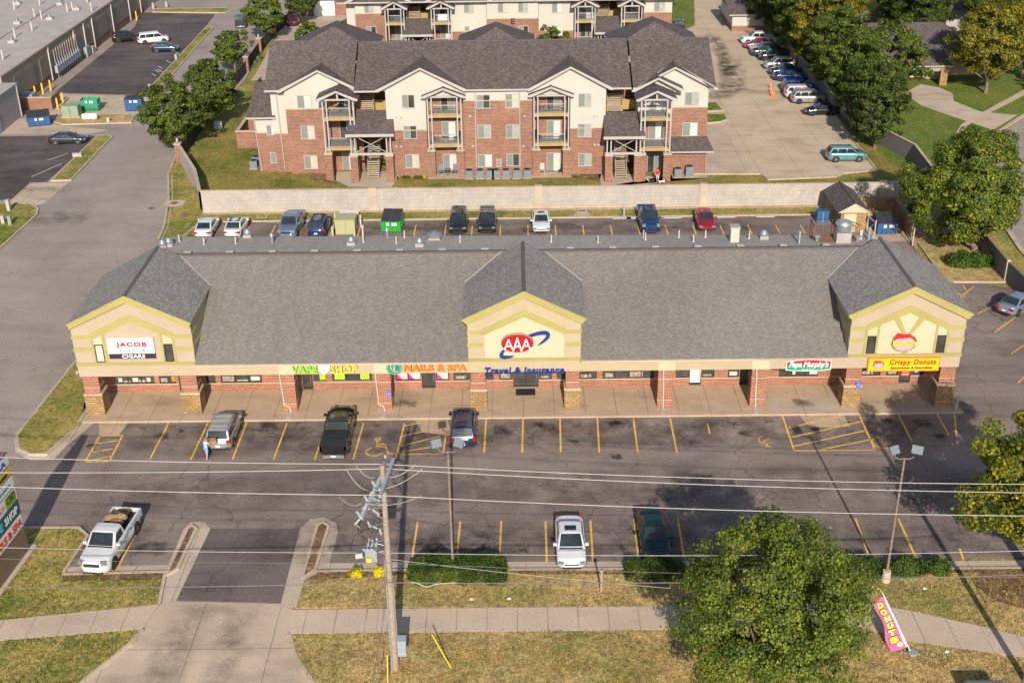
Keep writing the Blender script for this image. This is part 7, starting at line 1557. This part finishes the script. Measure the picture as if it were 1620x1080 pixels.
# conductors
def wire(label, px_pts, Yp, ratt, m, r=.02, name='power_line', z_at=None):
    L0 = XZ(px_pts[0][0], px_pts[0][1], Yp); M0 = XZ(px_pts[1][0], px_pts[1][1], Yp); R0 = XZ(px_pts[2][0], px_pts[2][1], Yp); b = MB()
    def ext(a, c, X): f = (X-a[0])/(c[0]-a[0]); return a[1]+(c[1]-a[1])*f
    zl = ext(M0, L0, -40.5); zr = ext(M0, R0, 27.5)
    b.tube(curve((-42, Yp, zl+.35), (M0[0], Yp, M0[1]), .28, 16), r, m, 5, False); b.tube(curve((M0[0], Yp, M0[1]), (RXP[0], Yp, zr+.25), .25, 16), r, m, 5, False)
    return tag(b.build(name), label, 'power line', 'overhead lines along the street')
wire('pale overhead wire, farthest of the upper three, crossing the whole lot', [(0, 720), (608, 734), (1620, 770)], WY[0], 0, K['wire'], .022)
wire('pale overhead wire, middle one of the upper three', [(0, 745), (607, 741), (1620, 783)], WY[1], 0, K['wire'], .022)
wire('pale overhead wire, nearest of the upper three', [(0, 766), (600, 783), (1620, 819)], WY[2], 0, K['wire'], .022)
wire('thin pale neutral wire just below the switchgear', [(0, 863), (612, 874), (1620, 876)], -27.1, 0, K['wire'], .016)
wire('thin dark cable in front of the white pickup, upper one', [(0, 881), (614, 890), (1620, 917)], -27.3, 0, K['wiredark'], .012)
wire('thick dark cable with white sleeve crossing the front lawn', [(0, 928), (616, 921), (1620, 914)], -27.3, 0, K['wiredark'], .026)
b = MB(); a = XZ(650, 920, -27.3); c = XZ(720, 921, -27.3); P = [(a[0]+(c[0]-a[0])*k/20, -27.3-.12*math.sin(math.pi*k/20), a[1]+(c[1]-a[1])*k/20-.22*math.exp(-((k-7)/3)**2)) for k in range(21)]; b.tube(P, .022, K['offwhite'], 6)
tag(b.build('cable_sleeve'), 'white sleeve sagging below the thick cable right of the pole', 'cable')
b = MB(); b.tube(curve((PX+.1, PY, XZ(620, 884, PY)[1]), (XZ(1060, 930, -27)[0], -27.0, XZ(1060, 930, -27)[1]), .1, 10), .012, K['wire'], 5, False); tag(b.build('service_wire'), 'thin service wire slanting from the pole over the hedge', 'power line')
gw = G(610, 1100); b = MB(); b.tube([(PX, PY, 8.9), (gw[0]-.8, gw[1]-1.0, .1)], .014, K['wiredark'], 5); b.tube([(PX, PY, 7.6), (gw[0]-.4, gw[1]-1.0, .1)], .014, K['wiredark'], 5); tag(b.build('guy_wire'), 'pair of dark guy wires running down from the pole towards the street', 'guy wire')
for (p0, z0), (p1, z1), l in [(((714, 1056), .1), ((683, 1003), 1.3), 'yellow guy guard leaning on the dry grass right of the pole'), (((614, 1092), .1), ((612.5, 1035), 1.7), 'yellow guy guard standing left of the pole foot at the bottom edge')]:
    b = MB(); b.tube([(*G(*p0, z0), z0), (*G(*p1, z1), z1)], .034, K['yellow'], 8); tag(b.build('guy_guard'), l, 'guy guard')
def lamp(bx_, by_, top, base, label, heads):
    t = thing('parking_lamp', label, 'lamp post', (bx_, by_, .1)); b = MB()
    if base: b.cyl(bx_, by_, 0, .85, .28, K['concrete'], 14, .24); b.build('footing', t); b = MB()
    b.tube([(bx_, by_, .1), (bx_, by_, top)], [.085, .065], K['postbrown'], 10); b.build('pole', t)
    b = MB(); hw = .62; b.tube([(bx_-hw, by_, top+.35), (bx_-hw*.85, by_, top+.05), (bx_-hw*.5, by_, top-.08), (bx_, by_, top-.05), (bx_+hw*.5, by_, top-.08), (bx_+hw*.85, by_, top+.05), (bx_+hw, by_, top+.35)], .035, K['lampgrey'], 6); b.build('bracket', t)
    for s, rot in heads:
        c = Vector((bx_+s*(hw+.04), by_-.0, top+.52)); a = R(rot); ax = [(math.cos(a), math.sin(a), 0), (-math.sin(a)*.55, math.cos(a)*.55, .83), (math.sin(a)*.83, -math.cos(a)*.83, .55)]
        b = MB(); b.obox(tuple(c), ax, .30, .24, .09, K['lampgrey']); h = b.build('floodlight', t); b = MB(); b.obox(tuple(c-Vector(ax[2])*.095), ax, .26, .2, .01, K['headlamp']); b.build('lens', h)
lamp(21.5, -19.85, 8.75, True, 'rusty brown lamp post with two floodlights and concrete foot, right of the large tree', [(-1, 25), (1, -25)])
lamp(-4.43, -18.6, 8.75, False, 'brown lamp post with two floodlights rising from the long hedge', [(-1, 25), (1, -25)])
x, y = G(951, 938); b = MB(); b.box(x-.06, x+.06, y-.04, y+.04, .05, 1.75, K['wood']); b.box(x-.11, x+.11, y-.05, y+.05, 1.6, 1.75, K['wood']); tag(b.build('wooden_post'), 'thin wooden post on the lawn before the white sedan', 'post')
x, y = G(1560, 958); b = MB(); b.tube([(x, y, .1), (x+.1, y, 1.5)], .04, K['rust'], 6); tag(b.build('marker_post'), 'thin rusty stake on the mulch near the right maple', 'stake')
for px, py, l in [(1462, 934, 'left of two by the banner'), (1497, 1034, 'below the right sidewalk'), (746, 951, 'left of the lawn post'), (805, 950, 'nearest the lawn post')]:
    x, y = G(px, py); b = MB(); b.mesh([(x-.16, y-.05, .14), (x+.1, y-.08, .16), (x+.15, y+.06, .2), (x-.1, y+.08, .13)], [(0, 1, 2, 3)], K['whitepaint']); b.mesh([(x-.1, y-.02, .13), (x+.06, y-.03, .13), (x, y+.05, .24)], [(0, 1, 2)], K['whitepaint']); tag(b.build('litter'), 'scrap of white litter on the dry grass, '+l, 'litter')
x, y = G(1560, 1082, 1.1); b = MB(); ml = thing('mailbox_cabinet', 'rounded silver topped cabinet cut off by the bottom edge at the right', 'cabinet', (x, y, .1)); b.box(x-.95, x+.95, y-.45, y+.45, .1, .9, K['steel']); b.build('housing', ml)
b = MB(); n = 12; vs = [(x+sx*.97, y+.47*math.cos(math.pi*k/n), .9+.25*math.sin(math.pi*k/n)) for sx in (-1, 1) for k in range(n+1)]; b.mesh(vs, [(k, k+1, n+2+k, n+1+k) for k in range(n)], K['steel'], True); b.face(vs[:n+1], K['steel']); b.face(vs[n+1:][::-1], K['steel']); b.build('lid', ml)
# ================================================================ pylon sign at the left edge
sx = -31.6; Y0s, Y1s = -21.6, -15.9
ps = thing('pylon_sign', 'tall tenant sign board with stacked shop panels at the left edge of the photo', 'sign', (sx, -18.7, .1))
b = MB(); b.box(sx-.55, sx+.45, Y0s-.3, Y1s+.5, 0, .22, K['kerb']); b.build('footing', ps)
ps.rotation_euler.z = R(-5)
b = MB(); b.box(sx-.35, sx+.15, Y0s, Y1s, .22, 7.4, plain('bronze_cabinet', (.20, .135, .095), .55)); b.build('cabinet', ps)
TY = lambda z0, z1: None
def tpanel(z0, z1, m, words, ya=None):
    b = MB(); b.box(sx+.16, sx+.19, Y0s+.1, Y1s-.08, z0+.04, z1-.04, m); o = b.build('tenant_panel', ps)
    b = MB(); ux, uz = Vector((0, 1, 0)), Vector((0, 0, 1)); L_ = (Y1s-.08)-(Y0s+.1)
    for w_, u0, u1, f0, f1, mm, bg in words:
        if bg: 
            b.box(sx+.192, sx+.194, Y0s+.1+L_*u0-.08, min(Y1s-.09, Y0s+.1+L_*u1+.08), z0+.06, z1-.06, bg)
        vs, fs = text_geo(w_, .03); xs = [v[0] for v in vs]; ys = [v[1] for v in vs]; out = []
        for v in vs:
            u = u0+(v[0]-min(xs))/(max(xs)-min(xs))*(u1-u0); q = f0+(v[1]-min(ys))/(max(ys)-min(ys))*(f1-f0); out.append((sx+.196+.02*(v[2] > 0), Y0s+.1+L_*u, z0+(z1-z0)*q))
        b.mesh(out, fs, mm)
    b.build('lettering', o)
wp, rr_, gg = K['whitepaint'], K['red'], K['black']
tealm = plain('teal_panel', (.02, .10, .12), .5); gr2 = plain('panel_green', (.05, .12, .02), .5)
tpanel(2.05, 3.0, wp, [('NAILS & SPA', .28, .97, .25, .8, plain('orange_red', (.60, .05, .02), .5), None)])
tpanel(3.05, 4.0, tealm, [('SHOP', .66, .95, .25, .78, wp, None), ('VAPE', .3, .6, .25, .78, K['vape'] if 'vape' in K else plain('panel_teal_text', (.1, .5, .55), .5), None)])
tpanel(4.05, 4.95, wp, [('CBD', .76, .96, .35, .88, gr2, plain('panel_lime', (.28, .36, .04), .5)), ('VAPE SHOP', .35, .70, .3, .7, plain('panel_salmon', (.60, .30, .22), .5), None)])
tpanel(5.0, 5.8, wp, [('~~~', .55, .9, .4, .6, plain('panel_green_text', (.02, .22, .18), .5), None)])
tpanel(5.85, 6.5, plain('panel_yellow', (.55, .42, .02), .5), [('Donuts', .5, .9, .3, .75, K['black'], None)])
tpanel(6.55, 7.3, wp, [('AAA', .6, .92, .25, .75, K['blue'], None)])
# ================================================================ feather banner
B0 = Vector((*G(1441, 1035), .12)); zt = 3.1
T0 = Vector((*G(1376, 925, zt), zt)); F1 = Vector((*G(1399, 943, 2.75), 2.75)); FB = B0.lerp(F1, .12)
bn = thing('feather_banner', 'leaning pink feather banner with yellow letters reading DONUTS on the lawn', 'banner', tuple(B0))
b = MB(); b.tube([tuple(B0+Vector((.02, 0, 0))), tuple(FB), tuple(F1), tuple(F1.lerp(T0, .45)+Vector((.12, 0, .12))), tuple(T0)], [.035, .03, .02, .014, .012], K['whitepaint'], 6); b.build('pole', bn)
b = MB(); b.cyl(B0.x+.05, B0.y-.05, .11, .26, .26, K['greymetal'], 12); b.tube([(B0.x-.4, B0.y, .14), (B0.x+.4, B0.y-.1, .14)], .03, K['greymetal'], 5); b.build('base', bn)
along = (F1-FB); viewd = Vector((-.25, -.85, .45)).normalized(); side = along.cross(viewd).normalized()
if side.x > 0: side = -side
W_ = .98; n = 16; vs = []
def wid(f): return W_*(.80+.10*math.sin(f*9)+.12*math.sin(f*4.2+1)) * (1 if f < .9 else 1-(f-.9)*5)
nrm = side.cross(along).normalized()
if nrm.y > 0: nrm = -nrm
def bp(f, s): # f along (0 bottom), s across
    return FB+along*f+side*(s*wid(f))+nrm*(.07*math.sin(f*11+s*2)*s)
for i in range(n+1):
    for j in range(6): vs.append(tuple(bp(i/n, j/5)))
m_ = plain('banner_pink', (.62, .07, .25), .6, var=.08)
b = MB(); b.mesh(vs, [(i*6+j, i*6+j+1, (i+1)*6+j+1, (i+1)*6+j) for i in range(n) for j in range(5)], m_, True)
for i in range(n): b.face([bp(i/n, 0)+nrm*.012, bp((i+1)/n, 0)+nrm*.012, bp((i+1)/n, .10)+nrm*.012, bp(i/n, .10)+nrm*.012], K['whitepaint'])
fl = b.build('flag', bn)
b = MB(); yl = plain('banner_yellow', (.85, .72, .03), .5); gy = plain('banner_grey', (.35, .36, .34), .6)
for i, ch in enumerate('DONUTS'):
    vsT, fs = text_geo(ch, .06); xs = [v[0] for v in vsT]; ys = [v[1] for v in vsT]; f1_ = .93-.135*i; f0_ = f1_-.11; o1, o2 = [], []
    for v in vsT:
        u = (v[0]-min(xs))/(max(xs)-min(xs)); q = (v[1]-min(ys))/(max(ys)-min(ys)); s_ = .78-.50*u; f = f0_+(f1_-f0_)*q
        k = .05 if v[2] > 0 else .03; o1.append(tuple(bp(f, s_)+nrm*k)); o2.append(tuple(bp(f0_-.012+(f1_-f0_+.024)*q, .84-.62*u)+nrm*(k-.015)))
    b.mesh(o2, fs, K['black']); b.mesh(o1, fs, yl)
c = bp(.09, .35)+nrm*.03; b.mesh([tuple(c+side*.17*math.cos(a)+along.normalized()*.13*math.sin(a)) for a in np.linspace(0, 2*math.pi, 13)[:-1]], [tuple(range(12))], K['cream']); b.mesh([tuple(c+nrm*.01+side*.09*math.cos(a)+along.normalized()*.06*math.sin(a)) for a in np.linspace(0, 2*math.pi, 13)[:-1]], [tuple(range(12))], yl)
b.build('lettering', fl)
# ================================================================ people
def person(label, loc, rz, joints, mats, hair, grp=None, scale=1.0):
    """joints: name -> (x,y,z,r); one skin surface; materials by zone"""
    t = thing('person', label, 'person', loc, R(rz), grp); t.scale = (scale,)*3
    J = joints; names = list(J); idx = {n_: i for i, n_ in enumerate(names)}
    E_ = [('pelvis', 'waist'), ('waist', 'chest'), ('chest', 'neck'), ('neck', 'head'), ('head', 'crown')]
    for s in 'LR':
        E_ += [('pelvis', 'hip'+s), ('hip'+s, 'knee'+s), ('knee'+s, 'ankle'+s), ('ankle'+s, 'toe'+s), ('chest', 'sh'+s), ('sh'+s, 'el'+s), ('el'+s, 'wr'+s), ('wr'+s, 'palm'+s)]
    vs = [J[n_][:3] for n_ in names]; rs = [J[n_][3] for n_ in names]; ed = [(idx[a], idx[c]) for a, c in E_]
    for s in 'LR':
        p = Vector(J['palm'+s][:3]); w_ = Vector(J['wr'+s][:3]); d = (p-w_).normalized(); sd = d.cross(Vector((0, 0, 1))); sd = sd.normalized() if sd.length > .1 else Vector((1, 0, 0))
        for k in range(4):
            L_ = [.060, .070, .066, .052][k]; m1 = p+d*L_*.55+sd*(k-1.5)*.021; m2 = p+d*L_*1.15+sd*(k-1.5)*.022+Vector((0, -.012, 0)); i0 = len(vs); vs += [tuple(m1), tuple(m2)]; rs += [.009, .008]; ed += [(idx['palm'+s], i0), (i0, i0+1)]
        m1 = w_.lerp(p, .5)+sd*.045+d*.01; m2 = m1+d*.045+sd*.012; i0 = len(vs); vs += [tuple(m1), tuple(m2)]; rs += [.011, .009]; ed += [(idx['wr'+s], i0), (i0, i0+1)]
    me = bpy.data.meshes.new('body'); me.from_pydata(vs, ed, []); o = bpy.data.objects.new('body', me); COL.objects.link(o)
    sm = o.modifiers.new('s', 'SKIN'); 
    for i, r_ in enumerate(rs): me.skin_vertices[0].data[i].radius = (r_, r_)
    me.skin_vertices[0].data[idx['pelvis']].use_root = True
    o.modifiers.new('d', 'SUBSURF').levels = 2; dg = bpy.context.evaluated_depsgraph_get(); dg.update(); m2 = bpy.data.meshes.new_from_object(o.evaluated_get(dg)); bpy.data.objects.remove(o)
    m2.materials.clear()
    for m_ in mats: m2.materials.append(m_)
    for p in m2.polygons:
        c = p.center; best = min(((Vector(J[a][:3])*(1-f)+Vector(J[b_][:3])*f-c).length-J[a][3]*.3, a, b_, f) for a, b_ in E_ for f in (.15, .5, .85))
        a, b_, f = best[1:]; k = 0
        if a in ('waist', 'chest') and b_ != 'neck' or b_ in ('waist', 'chest', 'shL', 'shR'): k = 1
        if a == 'chest' and b_ == 'neck' and f < .4: k = 1
        if a[:2] == 'sh' and f < .8: k = 1
        if b_[:3] == 'hip' or a[:3] == 'hip': k = 2
        if b_[:5] == 'ankle' and len(mats) > 4 and mats[4] is not None and False: k = 2
        if b_[:3] == 'toe': k = 3
        p.material_index = k; p.use_smooth = True
    bo = bpy.data.objects.new('body', m2); COL.objects.link(bo); bo.parent = t
    h_ = Vector(J['head'][:3]).lerp(Vector(J['crown'][:3]), .55); hr = .105; b = MB(); vs = []; n = 12
    for j in range(7):
        ph = math.pi*.62*j/6
        for k in range(n): a = 2*math.pi*k/n; vs.append((h_.x+hr*1.02*math.sin(ph)*math.cos(a), h_.y-.012+hr*1.12*math.sin(ph)*math.sin(a), h_.z+hr*1.08*math.cos(ph)))
    b.mesh(vs, [(j*n+k, (j+1)*n+k, (j+1)*n+(k+1) % n, j*n+(k+1) % n) for j in range(6) for k in range(n)], hair, True); b.build('hair', bo, local=True)
    # face on the +Y side: nose, eyes, mouth, ears
    b = MB(); hc = Vector(J['head'][:3]); 
    b.obox((hc.x, hc.y+.10, hc.z+.03), [(1,0,0),(0,1,0),(0,0,1)], .012, .02, .022, mats[0])
    for s in (-1, 1): b.obox((hc.x+s*.035, hc.y+.092, hc.z+.065), [(1,0,0),(0,1,0),(0,0,1)], .014, .008, .007, K['black']); b.obox((hc.x+s*.098, hc.y, hc.z+.04), [(1,0,0),(0,1,0),(0,0,1)], .01, .02, .03, mats[0])
    b.obox((hc.x, hc.y+.092, hc.z-.005), [(1,0,0),(0,1,0),(0,0,1)], .024, .006, .005, K['red']); b.build('face', bo, local=True); return t
skin = plain('skin', (.50, .28, .19), .6, kind='Object'); shoe = plain('shoe', (.30, .22, .17), .8, kind='Object')
def joints(lean=0, stride=.12, armf=.2):
    l = lean
    J = {'pelvis': (0, 0, .93, .13), 'waist': (0, l*.25, 1.08, .125), 'chest': (0, l*.7, 1.33, .145), 'neck': (0, l*1.0, 1.50, .055), 'head': (0, l*1.15+.02, 1.60, .088), 'crown': (0, l*1.2+.01, 1.70, .085)}
    for s, k in (('L', 1), ('R', -1)):
        J['hip'+s] = (-.10*k, 0, .88, .095); J['knee'+s] = (-.11*k, k*stride*.6+.03, .48, .062); J['ankle'+s] = (-.11*k, k*stride-.02, .085, .042); J['toe'+s] = (-.12*k, k*stride+.14, .04, .036)
        J['sh'+s] = (-.20*k, l*.75, 1.40, .062); J['el'+s] = (-.25*k, l*.75+armf*.35, 1.14, .044); J['wr'+s] = (-.22*k, l*.75+armf*1.2, 1.0, .030); J['palm'+s] = (-.21*k, l*.75+armf*1.5, .96, .034)
    return J
x, y = G(328, 727); person('person in pale blue shirt and shorts, walking behind the silver SUV', (x, y, .02), -25, joints(.12, .16, .22), [skin, plain('blue_shirt', (.33, .45, .62), .8, kind='Object'), plain('denim_shorts', (.22, .36, .60), .8, kind='Object'), shoe], plain('sandy_hair', (.26, .16, .07), .8, kind='Object'))
bb = MB(); bb.obox((x+.42, y+.45, 1.25), [(1, .3, 0), (-.3, 1, 0), (0, 0, 1)], .24, .16, .18, plain('brown_bag', (.30, .17, .08), .8)); bb.obox((x+.42, y+.45, 1.46), [(1, .3, 0), (-.3, 1, 0), (0, 0, 1)], .12, .02, .03, bb.mats[0]); tag(bb.build('bag'), 'brown bag held by the person in the blue shirt', 'bag')
x, y = G(1040, 289); person('person in red top and pale shorts walking two dogs by the apartments', (x, y, .02), 160, joints(.05, .14, .18), [skin, plain('red_top', (.55, .01, .03), .8, kind='Object'), plain('pale_shorts', (.60, .52, .50), .8, kind='Object'), shoe], plain('dark_hair', (.05, .03, .02), .8, kind='Object'))
def dog(x, y, rz, m, m2, label):
    t = thing('dog', label, 'dog', (x, y, .01), R(rz)); vs = [(0,-.28,.36),(0,-.05,.36),(0,.22,.38),(0,.36,.48),(0,.44,.56),(0,.56,.53),(0,-.36,.44),(0,-.46,.55)]; rs = [.10,.105,.13,.08,.085,.045,.03,.02]; ed = [(0,1),(1,2),(2,3),(3,4),(4,5),(0,6),(6,7)]
    for s in (-1, 1):
        i = len(vs); vs += [(s*.08,-.24,.28),(s*.085,-.30,.14),(s*.085,-.28,.03),(s*.08,.22,.26),(s*.08,.20,.13),(s*.08,.23,.03),(s*.05,.42,.66)]; rs += [.06,.032,.026,.05,.03,.026,.02]; ed += [(0,i),(i,i+1),(i+1,i+2),(2,i+3),(i+3,i+4),(i+4,i+5),(4,i+6)]
    me = bpy.data.meshes.new('body'); me.from_pydata(vs, ed, []); o = bpy.data.objects.new('body', me); COL.objects.link(o); o.modifiers.new('s', 'SKIN')
    for i, r_ in enumerate(rs): me.skin_vertices[0].data[i].radius = (r_, r_)
    o.modifiers.new('d', 'SUBSURF').levels = 1; dg = bpy.context.evaluated_depsgraph_get(); dg.update(); mm = bpy.data.meshes.new_from_object(o.evaluated_get(dg)); bpy.data.objects.remove(o)
    mm.materials.clear(); mm.materials.append(m); mm.materials.append(m2)
    for p in mm.polygons: p.use_smooth = True; p.material_index = 1 if (p.center.y > .3 or p.center.z < .15) else 0
    bo = bpy.data.objects.new('body', mm); COL.objects.link(bo); bo.parent = t
dog(G(1030, 291)[0], G(1030, 291)[1], 100, plain('black_fur', (.03, .03, .03), .9, kind='Object'), K['white'], 'black and white dog left of the person in red'); dog(G(1047, 292)[0], G(1047, 292)[1], -80, plain('white_fur', (.6, .56, .5), .9, kind='Object'), K['black'], 'pale dog with dark head right of the person in red')
